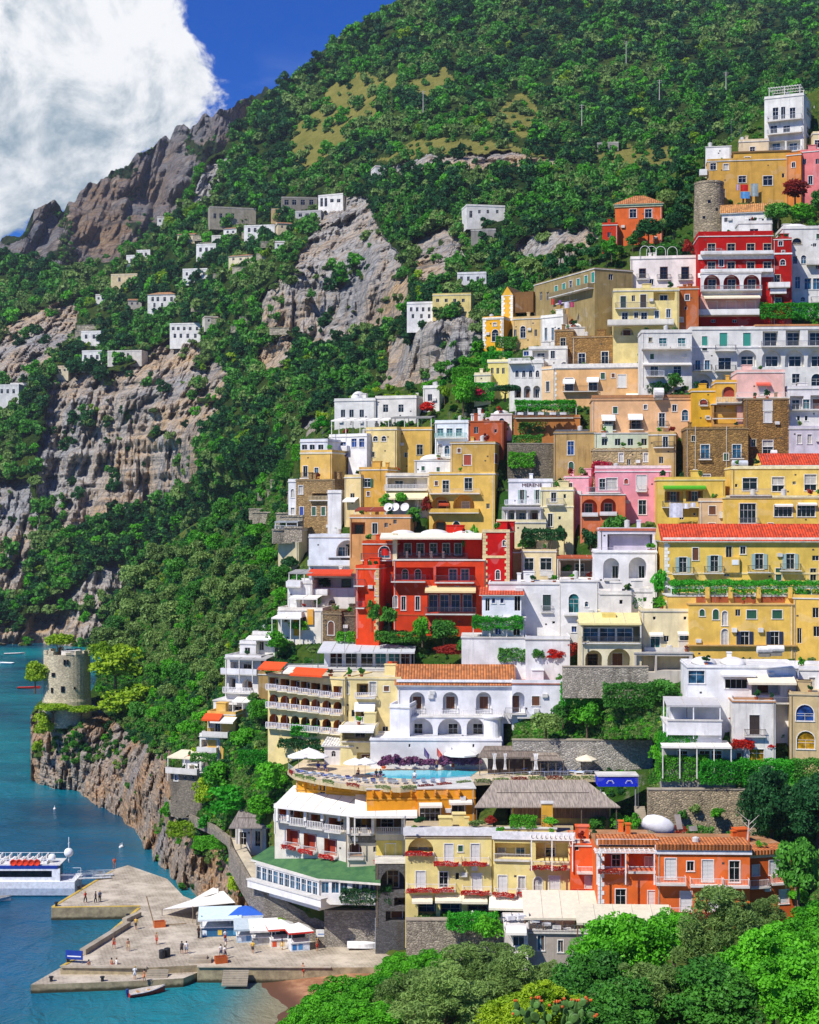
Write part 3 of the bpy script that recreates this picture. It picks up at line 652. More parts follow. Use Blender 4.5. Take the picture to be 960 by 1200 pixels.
# ------------------------------------------------------------------ hillsides
def rockmat(name, warm='#d6b384', grey='#bdb9b2', green1='#1d3812', green2='#4a5a1e', streak=1.0, sc=1.0):
 m, nt, b = newmat(name); g = N(nt); p = g.pos()
 at = g.n('Attribute'); at.attribute_name = 'cover'
 big = g.noise(p, .012*sc, 5, .6); st = g.noise(g.map(p, (.22*sc, .22*sc, .012*sc)), 1, 6, .65); fine = g.noise(p, .35*sc, 8, .68)
 strata = g.noise(g.map(p, (.03*sc, .03*sc, .55*sc), (R(16), R(-12), 0)), 1, 5, .65)
 col = g.mix(g.rng(g.math('ADD', big, g.math('MULTIPLY', st, .5)), .6, .95), lin(grey), lin(warm))
 col = g.mix(g.math('MULTIPLY', g.rng(st, .5, .68), .75*streak), col, mul(lin(warm), .42))
 col = g.mix(g.math('MULTIPLY', g.rng(fine, .5, .7), .65), col, mul(lin(grey), .28))
 col = g.mix(g.math('MULTIPLY', g.rng(strata, .52, .6), .6), col, mul(lin(grey), .42))
 col = g.mix(g.math('MULTIPLY', g.rng(g.noise(p, .09*sc, 6, .7), .55, .7), .45), col, mul(lin('#c9b89c'), 1.0))
 vc = g.n('TexVoronoi'); vc.feature = 'DISTANCE_TO_EDGE'; g.set(vc.inputs['Vector'], g.map(g.mix(.12, p, g.n('TexNoise').outputs['Color']), (.1*sc, .1*sc, .045*sc), (R(10), R(14), 0))); vc.inputs['Scale'].default_value = 1
 col = g.mix(g.rng(vc.outputs['Distance'], .07, .0, 0, .6), col, mul(lin(grey), .16))
 col = g.mix(g.rng(g.noise(p, .02*sc, 3), .48, .64, 0, .25), col, lin('#6f7f92'))
 gr = g.mix(g.rng(g.noise(p, .03, 6, .65), .35, .68), lin(green1), lin(green2))
 gr = g.mix(g.rng(g.noise(p, .5, 6, .7), .45, .7), gr, mul(lin(green1), .7))
 gr = g.mix(g.rng(at.outputs['Fac'], .85, .95, 0, .85), gr, g.mix(g.noise(p, .08, 5), lin('#5a6420'), lin('#b0a458')))
 fac = g.rng(g.math('ADD', at.outputs['Fac'], g.math('MULTIPLY', g.math('SUBTRACT', g.noise(p, .12*sc, 6, .7), .5), .9)), .35, .65)
 nt.links.new(g.mix(fac, col, gr), b.inputs['Base Color']); b.inputs['Roughness'].default_value = .95; b.inputs['Specular IOR Level'].default_value = .1
 h = g.math('ADD', g.math('MULTIPLY', fine, 1.0), g.math('ADD', g.math('MULTIPLY', strata, .7), g.math('MULTIPLY', st, .6)))
 nt.links.new(g.bump(h, 1.0, 3.2/sc), b.inputs['Normal']); return m
def terrain(name, label, cols, rows, yb, yt, Dfun, cover, mat, fold=((12, -6), (60, -50)), left=None):
 cols = np.asarray(cols, float); t = np.linspace(0, 1, rows); PX = np.repeat(cols[:, None], rows, 1)
 b, tp = yb(cols), yt(cols); PY = b[:, None]+(tp-b)[:, None]*t[None]
 D = Dfun(PX, PY); P = np.stack([X(PX, D), D, Z(PY, D)], -1); cov = cover(PX, PY)
 for dd, dz in fold:
  q = P[:, rows-1].copy(); k = (q[:, 1]+dd)/q[:, 1]; q[:, 0] *= k; q[:, 1] += dd; q[:, 2] += dz
  P = np.concatenate([P, q[:, None]], 1); cov = np.concatenate([cov, cov[:, rows-1:rows]], 1)
 if left:
  for dd, dx in left:
   q = P[0 if True else 0].copy(); q[:, 0] = q[:, 0]*(q[:, 1]+dd)/q[:, 1]+dx; q[:, 1] += dd; P = np.concatenate([q[None], P], 0); cov = np.concatenate([cov[:1], cov], 0)
 n, r = P.shape[:2]; idx = np.arange(n*r).reshape(n, r)
 f = np.stack([idx[:-1, :-1], idx[1:, :-1], idx[1:, 1:], idx[:-1, 1:]], -1).reshape(-1, 4)
 me = bpy.data.meshes.new(name); me.vertices.add(n*r); me.vertices.foreach_set('co', P.astype(np.float32).ravel())
 me.loops.add(f.size); me.loops.foreach_set('vertex_index', f.astype(np.int32).ravel()); me.polygons.add(len(f)); me.polygons.foreach_set('loop_start', np.arange(0, f.size, 4, dtype=np.int32))
 cf = cov.ravel()[f].mean(1); me.polygons.foreach_set('use_smooth', cf > .4); me.update(calc_edges=True); me.validate()
 a = me.attributes.new('cover', 'FLOAT', 'POINT'); a.data.foreach_set('value', cov.astype(np.float32).ravel()); me.materials.append(mat)
 return tag(link(name, me), label, name.replace('_', ' '), kind='structure')
def pl(pts):
 xs, ys = zip(*pts); return lambda x: np.interp(x, xs, ys)
# bare rock seen between the woods (outlines surveyed in the photograph's columns and rows)
CLIFFS = [[(52,470),(75,432),(120,440),(150,425),(190,398),(215,395),(238,410),(262,432),(258,480),(228,520),(232,560),(190,580),(150,600),(90,622),(48,605),(42,540)],
 [(300,385),(306,335),(345,312),(372,255),(400,228),(432,232),(455,285),(480,325),(478,370),(420,392),(368,408),(345,390)],[(446,462),(450,405),(478,388),(520,372),(562,360),(566,395),(545,430),(520,450),(490,462)],
 [(-20,470),(-20,385),(40,365),(98,352),(82,402),(30,442),(0,452)],[(308,436),(306,412),(330,394),(346,396),(342,418),(322,440)],[(600,305),(612,280),(650,262),(690,258),(712,285),(690,310),(640,312)],
 [(-20,760),(-20,735),(20,722),(60,718),(115,715),(125,735),(110,760)],[(215,250),(230,205),(252,178),(268,185),(255,215),(235,238)],[(430,205),(470,190),(540,182),(560,176),(655,186),(650,200),(560,196),(500,200)],
 [(-20,560),(30,560),(48,605),(25,700),(-20,700)],[(470,300),(500,270),(535,265),(540,300),(500,330)],[(150,690),(140,660),(60,690),(50,715),(110,712)],[(340,510),(350,490),(385,485),(380,500),(360,515)]]
GRASS = [[(340,160),(400,90),(470,85),(450,130),(400,180),(350,200)],[(700,185),(740,170),(800,178),(790,196),(720,200)],[(440,190),(480,170),(560,160),(640,180),(560,180)],[(560,140),(610,110),(640,130),(620,160)],[(470,95),(520,70),(530,100),(490,120)]]
def jit(px, py, s=1.0, a=7): return px+a*(fbm(px/30*s, py/30*s, 3, 5, 0, .6)-.5)*3.2, py+a*(fbm(px/30*s, py/30*s, 9, 5, 0, .6)-.5)*3.2
def inany(px, py, L, a=9):
 qx, qy = jit(px, py, 1, a); r = np.zeros(np.shape(px), bool)
 for p in L: r |= inpoly(qx, qy, p)
 if L is CLIFFS: r &= fbm(px/26, py/13, 4, 4, 83) < .73
 return r
def relief(px, py, D, cl, amp=1.0):
 x, z = X(px, D), Z(py, D)
 big = fbm(x/95, D/200, z/95, 4, 3)-.5; rd = fbm(x/30, D/90, z/130, 5, 5, .6, True)-.55; st = fbm(x/60+z/90, 0, z/7, 3, 8, .6)-.5
 r3 = fbm(x/8, D/40, z/44, 4, 11, .6, True)-.55; r4 = fbm(x/3, D/15, z/9, 3, 13, .6)-.5
 return amp*(big*46+np.where(cl, rd*58+st*24+r3*26+r4*9, rd*9))
def DB2(px, py):
 D = DB(px, py); cl = inany(px, py, CLIFFS); D = D+relief(px, py, D, cl)*np.clip(D/900, .5, 1.3)
 for a, b, t, u, d in FARC: D = np.where((px > a) & (px < b) & (py > t) & (py < u), np.maximum(D, d+1+(u-py)*.5), D)
 return D
skyB = pl([(-80,296),(0,298),(40,306),(90,312),(135,306),(180,270),(213,243),(224,214),(245,184),(262,176),(275,152),(290,134),(305,118),(318,107),(345,86),(380,58),(420,28),(465,0),(520,-40),(620,-80),(1040,-90)])
botB = pl([(-80,757),(60,757),(115,762),(140,800),(1040,860)])
mB = rockmat('mountain_rock_and_scrub')
def covB(px, py): return np.where(inany(px, py, CLIFFS), 0, np.where(inany(px, py, GRASS), .95, .8))
def build_land():
 terrain('mountain', 'steep wooded mountain with pale limestone cliffs above the town', np.arange(-80, 1044, 1.9), 440, botB, skyB, DB2, covB, mB, ((30, -10), (200, -160)))
# far ridge
skyC = pl([(-120,330),(-60,305),(0,287),(14,276),(30,270),(40,250),(52,244),(66,238),(76,247),(92,228),(100,222),(112,214),(126,206),(134,198),(150,192),(160,178),(172,176),(186,163),(200,158),(206,150),(222,146),(236,139),(250,138),(262,128),(275,122),(284,116),(300,112),(318,106),(340,104),(420,102)])
def DC(px, py):
 D = 1560-(py-200)*1.6; x, z = X(px, D), Z(py, D); return D+(fbm(x/70, 1, z/240, 5, 21, .6, True)-.5)*230+(fbm(x/20, 2, z/30, 4, 23, .55, True)-.5)*34
L_ridge = lambda: terrain('ridge', 'rocky grey ridge with jagged crest under the cloud', np.arange(-120, 424, 1.7), 130, pl([(-120,400),(424,400)]), lambda c: skyC(c)+(fbm(c/8, 0, 0, 4, 77)-.5)*20, DC, lambda px, py: np.where(fbm(px/25, py/25, 1, 5, 31)+np.where((py-skyC(px)) < 9, .1, 0) > .64, .8, .1), rockmat('ridge_rock', '#95795a', '#85817e', '#1c3218', '#3c4620', .8, .6), ((40, -20), (250, -200)))  # darker grey limestone; the cloud's shadow is put into this colour too
# town hillside
topA = pl([(36,838),(42,826),(50,819),(104,816),(112,800),(118,772),(130,730),(150,695),(180,650),(215,622),(260,594),(300,572),(330,542),(350,512),(380,484),(420,460),(480,452),(520,442),(560,412),(590,382),(620,342),(660,312),(700,282),(730,242),(800,196),(850,172),(900,132),(1000,86),(1060,70)])
botA = pl([(36,914),(60,926),(100,941),(130,956),(160,982),(168,1016),(200,1056),(260,1082),(300,1100),(420,1116),(500,1150),(1060,1260)])
ROCKA = [[(30,930),(34,840),(60,822),(112,822),(140,850),(175,870),(200,880),(200,940),(215,965),(250,975),(290,1010),(320,1070),(280,1100),(200,1060),(150,1010)],[(355,512),(370,492),(385,486),(380,500)]]
def DA2(px, py):
 D = DA(px, py); cl = inany(px, py, ROCKA, 3); x, z = X(px, D), Z(py, D); FL = np.zeros(np.shape(D))
 for a, b, t, u, dp, O, T, w in CLAMP:
  k = (px-480)/F; q = np.clip((k*O[1]-O[0])/(T[0]-k*T[1]), 0, w); FL = np.where((px > a) & (px < b) & (py > t) & (py < u), np.maximum(FL, O[1]+q*T[1]+1.2+(u-py)/(u-t)*dp*.75), FL)
 r = (fbm(x/9, D/20, z/14, 5, 41, .6, True)-.55)*19+(fbm(x/3+z/6, D/9, z/4, 4, 45, .65, True)-.5)*5
 return np.maximum(np.where(cl, D+r*np.clip((py-815)/20, 0, 1), D+(fbm(x/14, 2, z/14, 4, 49)-.35)*2.4+.6), FL)
def covA(px, py): return np.where(inany(px, py, ROCKA, 3), .12+.0*px, np.where(px < 340, .8, .7))
L_hillside = lambda: terrain('hillside', 'steep hillside and rocky headland the town is built on', np.r_[np.arange(36, 330, 1.5), np.arange(330, 1064, 4)], 330, botA, topA, DA2, covA, rockmat('headland_rock', '#c29768', '#aea496', '#2c5416', '#66702e', .6, 4.5), ((10, -2), (30, -16), (60, -50)), left=((4, .3), (14, 3), (40, 16)))
# sea
def sea():
 m, nt, b = newmat('sea_water'); g = N(nt); p = g.pos(); sx = g.n('SeparateXYZ'); g.set(sx.inputs[0], p)
 big = g.noise(g.map(p, (.6, 1.2, 1)), .018, 5, .6); near = g.rng(sx.outputs[0], -52, -18)
 far = g.rng(sx.outputs[1], 250, 420)
 deep = g.mix(far, lin('#005c80'), lin('#06868e')); deep = g.mix(g.rng(big, .35, .7), deep, lin('#04405c'))
 col = g.mix(g.rng(g.math('ADD', sx.outputs[0], g.math('MULTIPLY', big, 26)), -46, -16), deep, lin('#1c7c86'))
 col = g.mix(g.math('MULTIPLY', g.rng(g.math('ADD', sx.outputs[0], g.math('MULTIPLY', big, 8)), -22, -13), g.rng(sx.outputs[1], 215, 200)), col, lin('#8a8468'))
 nt.links.new(col, b.inputs['Base Color']); b.inputs['Roughness'].default_value = .16; b.inputs['IOR'].default_value = 1.33; b.inputs['Specular IOR Level'].default_value = .3
 w1 = g.noise(g.map(p, (1, .6, 1)), .28, 6, .62, .6); w2 = g.noise(p, 1.4, 4, .6); w3 = g.noise(g.map(p, (.7, 1, 1), (0, 0, .5)), .05, 3)
 nt.links.new(g.bump(g.math('ADD', g.math('MULTIPLY', w1, 1.0), g.math('ADD', g.math('MULTIPLY', w2, .25), w3)), .75, 1.0), b.inputs['Normal'])
 o = MB().poly([(-6000, 20, 0), (3000, 20, 0), (3000, 9000, 0), (-6000, 9000, 0)]).build('sea', m); tag(o, 'blue green sea with small ripples', 'sea', kind='structure')
sea()
# ------------------------------------------------------------------ countless bushes on the slopes
def n1c(px, py): return fbm(px/12, py/5, 2, 3, 71)
def woods():
 srcs = [crown_mesh(k, 3, v) for k in ('dark', 'mid', 'lush', 'olive', 'pine') for v in (0, 1)]
 big = [crown_mesh(k, 2, v) for k in ('dark', 'mid', 'lush', 'olive', 'pine') for v in (0, 1)]
 def mass(name, label, n, area, Df, excl, grass, pw, sz, src, seed, houses=False, up=.35):
  g = np.random.default_rng(seed); px = g.uniform(area[0], area[1], n); py = g.uniform(area[2], area[3], n)
  ok = excl(px, py, g); px, py = px[ok], py[ok]; D = Df(px, py)
  n1 = fbm(px/40, py/30, 5, 4, 61); n2 = fbm(px/14, py/12, 7, 3, 63)
  keep = (n2 > .30) | (g.random(len(px)) < .5)
  if grass is not None: keep &= ~(inany(px, py, grass) & (g.random(len(px)) < .72))
  px, py, D, n1 = px[keep], py[keep], D[keep], n1[keep]
  r = (sz[0]+(sz[1]-sz[0])*g.random(len(px))**2.0)*D/F
  kk = n1+.22*(g.random(len(px))-.5); kind = np.where(kk < .49, 0, np.where(kk < .60, 1, np.where(kk < .63, 2, 3))); kind = np.where((g.random(len(px)) < pw), np.where(g.random(len(px)) < .5, 1, np.where(g.random(len(px)) < .7, 3, 2)), kind); kind = np.where(g.random(len(px)) < .012, 4, kind)
  P = np.stack([X(px, D), D-.3*r, Z(py, D)+up*r], -1)
  scatter(name, label, 'woods', P, r, g.random(len(px))*6.28, kind*2+g.integers(0, 2, len(px)), src)
 def exB(px, py, g):
  ins = (py > skyB(px)+3) & (py < botB(px)-3)
  cl = inany(px, py, CLIFFS); ins &= ~cl | (g.random(len(px)) < .1*(n1c(px, py) > .52))
  ins &= ~((px > 360) & (py > topA(np.clip(px, 36, 1060))+40));
  for x0, x1, y0, y1 in FARH: ins &= ~((px > x0-1) & (px < x1+1) & (py > y0) & (py < y1-2))
  return ins
 mass('mountain_woods', 'dense green scrub and trees covering the mountain', 34000, (-70, 1030, -85, 765), DB2, exB, GRASS, .3, (3.6, 12.5), srcs, 3)
 def exC(px, py, g): return (py > skyC(px)+4) & (py < 400) & (fbm(px/25, py/25, 1, 5, 31)+np.where((py-skyC(px)) < 9, .12, 0) > .6)
 mass('ridge_scrub', 'dark scrub clinging to the rocky ridge', 2600, (-110, 400, 105, 320), DC, exC, None, .1, (2, 4.2), srcs, 5)
 def exA(px, py, g):
  ins = (py > topA(np.clip(px, 36, 1060))+4) & (py < botA(px)-4); cl = inany(px, py, ROCKA, 3); ins &= ~cl | (g.random(len(px)) < .3*(fbm(px/18, py/18, 6, 3, 55) > .52)); ins &= ~((px < 115) & (py > 800) & (py < 850))
  for x0, x1, y0, y1, *_ in ALLH: ins &= ~((px > x0) & (px < x1) & (py > y0) & (py < y1+2))
  for x0, x1, y0, y1 in NOBUSH: ins &= ~((px > x0) & (px < x1) & (py > y0) & (py < y1))
  return ins & (py < 1120)
 def exL(px, py, g): return exA(px, py, g) & (px < 345) & (py < 900)
 mass('slope_undergrowth', 'dense undergrowth filling the green slope left of the town', 9000, (40, 345, 560, 900), DA2, exL, None, .5, (3, 7), big, 19, up=.3)
 BANK = [[(238,895),(300,898),(335,910),(345,930),(325,945),(300,948),(270,965),(262,972),(238,955),(235,930)], [(640,802),(785,802),(790,868),(602,868),(604,846),(640,840)], [(762,880),(985,896),(985,935),(905,930),(762,926)], [(888,925),(985,930),(985,1070),(938,1070),(935,1000),(895,985)], [(178,955),(262,985),(300,1050),(290,1060),(250,1010),(180,975)]]
 def exK(px, py, g):
  r = np.zeros(len(px), bool)
  for i, q in enumerate(BANK): r |= inpoly(px, py, q) & (g.random(len(px)) < (.12 if i == 4 else 1))
  return r
 mass('creeper_bank', 'bright creepers and garden greenery covering the banks between the walls', 60000, (170, 990, 800, 1075), lambda x, y: DA2(x, y)-.6, exK, None, .8, (3, 6), big, 29, up=.2)
 mass('hillside_shrubs', 'low shrubs and creepers growing over the slope between houses', 15000, (40, 1000, 130, 1120), DA2, exA, None, .55, (2.2, 6.2), big, 9, up=.2)
# ================================================================== the town, from the top down
FARH = []; NOBUSH = []
W, CREAM, YEL, OCH, PEACH, ORG, RED, VRED, PINK, TAN, BRN = '#e2dfd6', '#eadbab', '#ecc04e', '#e8a428', '#ecc08c', '#e87436', '#b8140e', '#dd4420', '#ee9aa4', '#bf9a5e', '#8f6a38'
# ---- crest of the town, top right
h = H('hotel', 'tall white hotel tower under the forest, highest of all the buildings', 'hotel', 896, 942, 114, 182, W, yaw=24, dep=9, D=336, wear=.6)
h.wn('g', [909, 929], 126, 140, 6.5); h.wn('g', [918], 125, 139, 5); h.wn('g', [907, 922], 147, 156, 8); h.lg(901, 920, 165, 178, 1.5); h.lg(922, 938, 164, 178, 1.5); h.wn('n', [910, 930], 168, 178, 9, inset=1.5)
for y in (141, 156.5, 178.5): h.bal(900, 940, y, 1.1, 'bar', '#b9bcc0')
h.wn('g', [948, 957], 128, 137, 5, 'R'); h.wn('g', [948, 957], 150, 159, 5, 'R'); h.done()
canopy('roof_pergola', 'white slatted pergola on the roof of the tall white hotel', 'pergola', 901, 938, 101, 338, 5, 24, 2.4, slats=True, rows=2)
h = H('house', 'small cream house at the right edge beside the white hotel tower', 'house', 953, 972, 157, 185, '#ead9a8', yaw=5, dep=6, D=333); h.wn('g', [958], 164, 173, 6).done()
h = H('house', 'rose pink house at the right edge below the white hotel tower', 'house', 938, 985, 177, 226, '#df7f7c', yaw=22, dep=7, D=325, wear=.3); h.wn('bx', [943, 958], 186, 192, 4).wn('g', [950], 206, 216, 5).done()
h = H('house', 'little peach rooftop house behind the big ochre house', 'house', 866, 901, 166, 182, '#e6cfa8', yaw=10, dep=5, D=337); h.wn('b', [882], 172, 180, 6).done()
h = H('house', 'white flat box house above the left end of the big ochre house', 'house', 827, 857, 172, 192, '#eeeae2', yaw=10, dep=6, D=336, par=0).done()
h = H('house', 'big weathered ochre yellow house with laundry, below the white hotel tower', 'house', 829, 934, 188, 236, '#cfa04a', yaw=8, dep=8, D=329, wear=.7)
h.wn('g', [836], 191, 199, 7).wn('c', [851], 192, 199, 6).wn('g', [900], 206, 217, 11).wn('g', [870], 206, 214, 9).wn('kx', [847], 221, 233, 6); h.wn('bx', [918], 203, 208, 3).wn('gx', [925], 212, 220, 4)
h.box('upper_storey', 860, 926, 178, 189, .4, 6, col='#d3a548'); h.box('roof_edge', 858, 928, 176.4, 178, .2, 6.4, col='#8a6a40'); h.done()
h.wn('g', [876], 184, 191, 7, inset=.395); h.box('loggia_shade', 888, 913, 184, 190.5, .36, .39, mat=glass('#1a120c')); h.box('balcony_box', 820, 829, 198, 205, -.5, 1.5, col=W)  # flat dark panel paints the loggia's shade, no recess behind it
h = H('house', 'narrow orange house end wall right of the big ochre house', 'house', 922, 939, 182, 238, '#d8843a', yaw=26, dep=6, D=326, wear=.6); h.wn('g', [930], 190, 196, 4).done()
D_ = gm(325); bt = empty('bastion', (X(832, D_), D_+1, Z(276, D_)), 0, 'round old stone bastion of grey brown masonry under the ochre house', 'bastion'); r0 = 17/F*D_; tz = 60/F*D_
MB().lathe([(r0*1.15, -9), (r0*1.06, 0), (r0, tz), (r0*1.03, tz+.05), (r0*1.03, tz+.5), (r0*.9, tz+.5), (r0*.9, tz)], n=26).build('wall', stone('#a4957a', .8), bt)
for an, z_ in ((-100, tz*.6), (-70, tz*.45), (-120, tz*.3)): MB().box(-.3, -.06, 0, .3, .3, .6).build('window', glass('#120d08'), bt, (r0*1.02*math.cos(R(an)), r0*1.02*math.sin(R(an)), z_), R(an+90))
CLAMP.append((812, 853, 214, 277, 6, (X(815, D_), D_), (1, 0), 7)); ALLH.append((812, 852, 214, 276, D_, 0, 6, (X(815, D_), D_), (1, 0), 7))
h = H('house', 'small white house with a gabled clay tile roof under the ochre house', 'house', 846, 905, 249, 272, '#efece5', yaw=14, dep=6, D=317, roof='gable', rc='#c58a4e', rh=2.4, eave=.4); h.wn('gx', [851], 255, 260, 4).wn('gx', [880, 893], 256, 264, 5).done()
h = H('house', 'orange house with pale green cornice and hipped tile roof near the cliff', 'house', 721, 776, 239, 285, '#e26a30', yaw=10, dep=8, D=334, roof='hip', rc='#c07a44', rh=2.6, eave=.5, trim='#cfd8b0', wear=.3)
h.wn('g', [742, 760], 245, 255, 8).band(242.3, .55, .2, '#cdd2a8').done()
h = H('house', 'low red annex at the left foot of the orange hip roofed house', 'house', 706, 724, 264, 290, '#cc3a1c', yaw=8, dep=6, D=333, wear=.3); h.wn('gx', [714], 272, 278, 4).done()
h = H('house', 'white house with three brown doors and railed terrace left of the red hotel', 'house', 739, 821, 303, 342, '#efe4da', yaw=8, dep=8, D=303, wear=.5)
h.wn('bfb', [753], 315, 325, 7).wn('bfb', [778, 803], 313, 327, 8); h.bal(746, 760, 327, .6, 'bar', '#8a8a88').bal(770, 786, 327.5, .5).bal(795, 811, 327.5, .5)
h.wn('kx', [755, 805], 336, 340, 5).done()
for i, px in enumerate((756, 764, 775, 789)):
 m = MB(); pts = [(1.0*math.cos(t*math.pi/8), 0, 1.6+1.0*math.sin(t*math.pi/8)) for t in range(9)]; pts = [(1, 0, 0)]+pts+[(-1, 0, 0)]
 for a, b in zip(pts, pts[1:]): m.bar(a, b, .06)
 tag(m.build('trellis_arch', plain('#e8e6e0'), None, (X(px, gm(303.5)), gm(303.6)+i*.3, Z(302.5, gm(303)))), 'white hoop trellis on the terrace left of the red hotel', 'trellis', 'white hoop trellises')
h = H('hotel', 'crimson red hotel with white arcades and balconies, upper right', 'hotel', 819, 906, 277, 384, RED, yaw=4, dep=9, D=296, wear=.2, rc='#dcd8d0', par=.9)
for y0, y1, yb in ((285.5, 297, 298), (307, 318, 319)):
 h.wn('bfs', [834, 857, 880, 899.5], y0, y1, 9); h.bal(821, 905, yb, 1.2, 'wall', '#efece6', .55)
 h.bal(825, 845, yb-.3, 1.25, 'bar', '#9a9a9c', .95)
for x in (834.5, 857.5, 881): h.lg(x-9.5, x+9.5, 321.5, 339.5, 1.4, True)
h.wn('bfs', [834.5, 857.5, 881], 327, 339.5, 9, inset=1.4); h.band(303.8, 1.0, .16, '#efece6', 'F', 'white_band'); h.band(325, .9, .16, '#efece6', 'F', 'white_band')
h.bal(821, 892, 340.2, 1.5, 'bar', '#b0b0b2', .8, slab='#efece6'); h.box('arcade_spandrel', 822, 893, 340.8, 347, -.25, -.003, col='#efece6'); h.box('pale_storey', 820, 891, 347.5, 371, -.3, -.003, col='#eeb9a8')
h.awn(824, 890, 345.5, 1.8, .7, '#ecdfc0', v=-.3); h.wn('g', [835, 857, 880], 353, 363, 11, inset=-.3); h.bal(817, 889, 369, 1.3, 'wall', '#eceae4', 1.0)
h.wn('kx', [861, 836], 374.5, 378, 5).done()
h = H('arcade', 'white arcade with three red backed arches on the crimson hotel', 'arcade', 822, 892, 320.5, 340.5, '#e9e6df', yaw=4, dep=1.5, D=294.6, ext=.1, roof='none', inner='#a8140e')
for x in (834.5, 857.5, 881): h.lg(x-9.5, x+9.5, 322, 340, 1.3, True); h.wn('bfs', [x], 327, 340, 9, inset=1.3)
h.done()
h = H('hotel', 'red side wing of the crimson hotel with a bulging white balcony over an arched door', 'hotel', 906, 928, 281, 384, '#aa160e', yaw=6, dep=8, D=295.5, wear=.2, par=.3)
h.wn('g', [915], 282.5, 288, 5).wn('g', [917.5], 304, 310.5, 6, arch=True).wn('bfs', [910.5], 322, 336, 8).bal(900, 925, 337, 1.5, 'wall', '#efece6', .9).box('balcony_bracket', 903, 922, 338, 344, -1.0, -.002, col='#efece6').lg(902.5+4.5, 919, 345, 358, 1.2, True).wn('c', [905, 918], 293.5, 296, 3.5); h.band(298, .3, .1, '#efece6', 'F', 'white_band').done()
h = H('house', 'small white rooftop house with satellite dish above the red hotel', 'house', 866, 905, 262, 283, W, yaw=4, dep=5, D=303); h.wn('gx', [884], 268, 274, 10).done()
h = H('house', 'white vaulted house at the right edge beside the red hotel', 'house', 917, 985, 268, 360, W, yaw=4, dep=8, D=300); h.wn('bfs', [934], 279, 286, 11, arch=True).wn('gx', [932], 300, 309, 5).wn('n', [942], 299, 309, 6, arch=True).wn('n', [935], 324, 338, 6).wn('n', [947, 957], 326, 339, 8).wn('g', [941], 348, 353, 5, arch=True).wn('gx', [955], 285, 289, 4); h.dome(918, 955, 1.6).bal(945, 962, 310, 1.2, 'wall', W, .8).bal(950, 966, 354, 1, 'bar', '#7a7a7c').done()
h = H('house', 'pale yellow house with two balconies and white balustrade left below the red hotel', 'house', 719, 796, 341, 394, '#ead58e', yaw=6, dep=8, D=290, wear=.5)
h.wn('sD', [730.5], 347, 361, 6.5).wn('gx', [742.5], 346, 353, 4).wn('sK', [754], 345, 361, 7).lg(766, 791, 342, 352, 1.5).bal(721, 768, 361, .9, 'bar', '#5a5a5c').wn('g', [732.5, 755], 366, 380, 7).wn('n', [783.5], 362, 372, 5).wn('n', [770], 364, 373, 5)
h.bal(712, 789, 381, 2.2, 'wall', '#e9e2d2', .9);
for x in (735, 758, 781): h.lg(x-8, x+8, 384, 393, 1.0, True)
h.done()
h = H('house', 'narrow rough orange brick house left under the red hotel', 'house', 794, 819, 339, 386, '#b5622e', yaw=6, dep=7, D=291, wear=.9); h.wn('g', [805.5], 345, 352, 5).wn('kx', [804], 359, 363, 3).wn('c', [798], 372, 377, 5).done()
h = H('hotel', 'long white hotel row with teal doors and rounded arches at the right', 'hotel', 809, 985, 386, 465, W, yaw=3, dep=9, D=279, wear=.3)
h.wn('sT', [826], 394, 405, 6.5).wn('sD', [826], 405.5, 411, 6).wn('sT', [848, 875.5], 390, 407, 9).lg(894, 912, 388, 406, 1.4).lg(921, 938, 387, 405.5, 1.4).lg(947, 965, 387, 405, 1.4)
h.wn('g', [903, 929.5, 956], 390, 405.5, 14, inset=1.4); h.bal(892, 965, 406, 1.0, 'bar', '#8d9094').bal(838, 862, 411, 1.2, 'bar', '#6d7074')
h.wn('n', [818, 829], 422, 433, 6).wn('g', [849.5], 419, 433, 15)
for x in (875.5, 904.5, 931.5, 958): h.lg(x-11.5, x+11.5, 410, 430, 1.0, True)
h.wn('g', [875.5, 904.5, 931.5, 958], 417.5, 429.5, 14, inset=1.0); h.bal(812, 834, 434, 1.0).bal(838, 862, 434.5, 1.2); h.band(407.2, .3, .12, '#efece6', 'F', 'string_course')
h.lg(806+4, 836, 438, 459, 1.0, True).lg(838, 862, 438, 459, 1.0, True).wn('g', [825], 445, 458, 12, arch=True, inset=1.0).wn('gx', [851], 444, 449, 9, inset=1.0).wn('g', [933], 438, 453, 9).wn('g', [957], 438, 453, 12, arch=True).box('orange_coping', 885, 975, 379.8, 382, -.1, 8, col='#c98a58'); h.done()
h = H('house', 'white two storey front with teal windows and balustraded terrace, left end of the white row', 'house', 752, 811, 390, 450, W, yaw=3, dep=7, D=277, wear=.4)
h.wn('t', [777, 799], 396, 406, 9).bal(752, 809, 409, 1.6, 'balus', '#e6e2d8', .9).wn('g', [767, 794], 429, 441, 9).bal(757, 778, 441, 1.2, 'bar', '#c8cacc').done()
h.awn(753, 810, 425, 1.2, .3, '#e8e2d6')
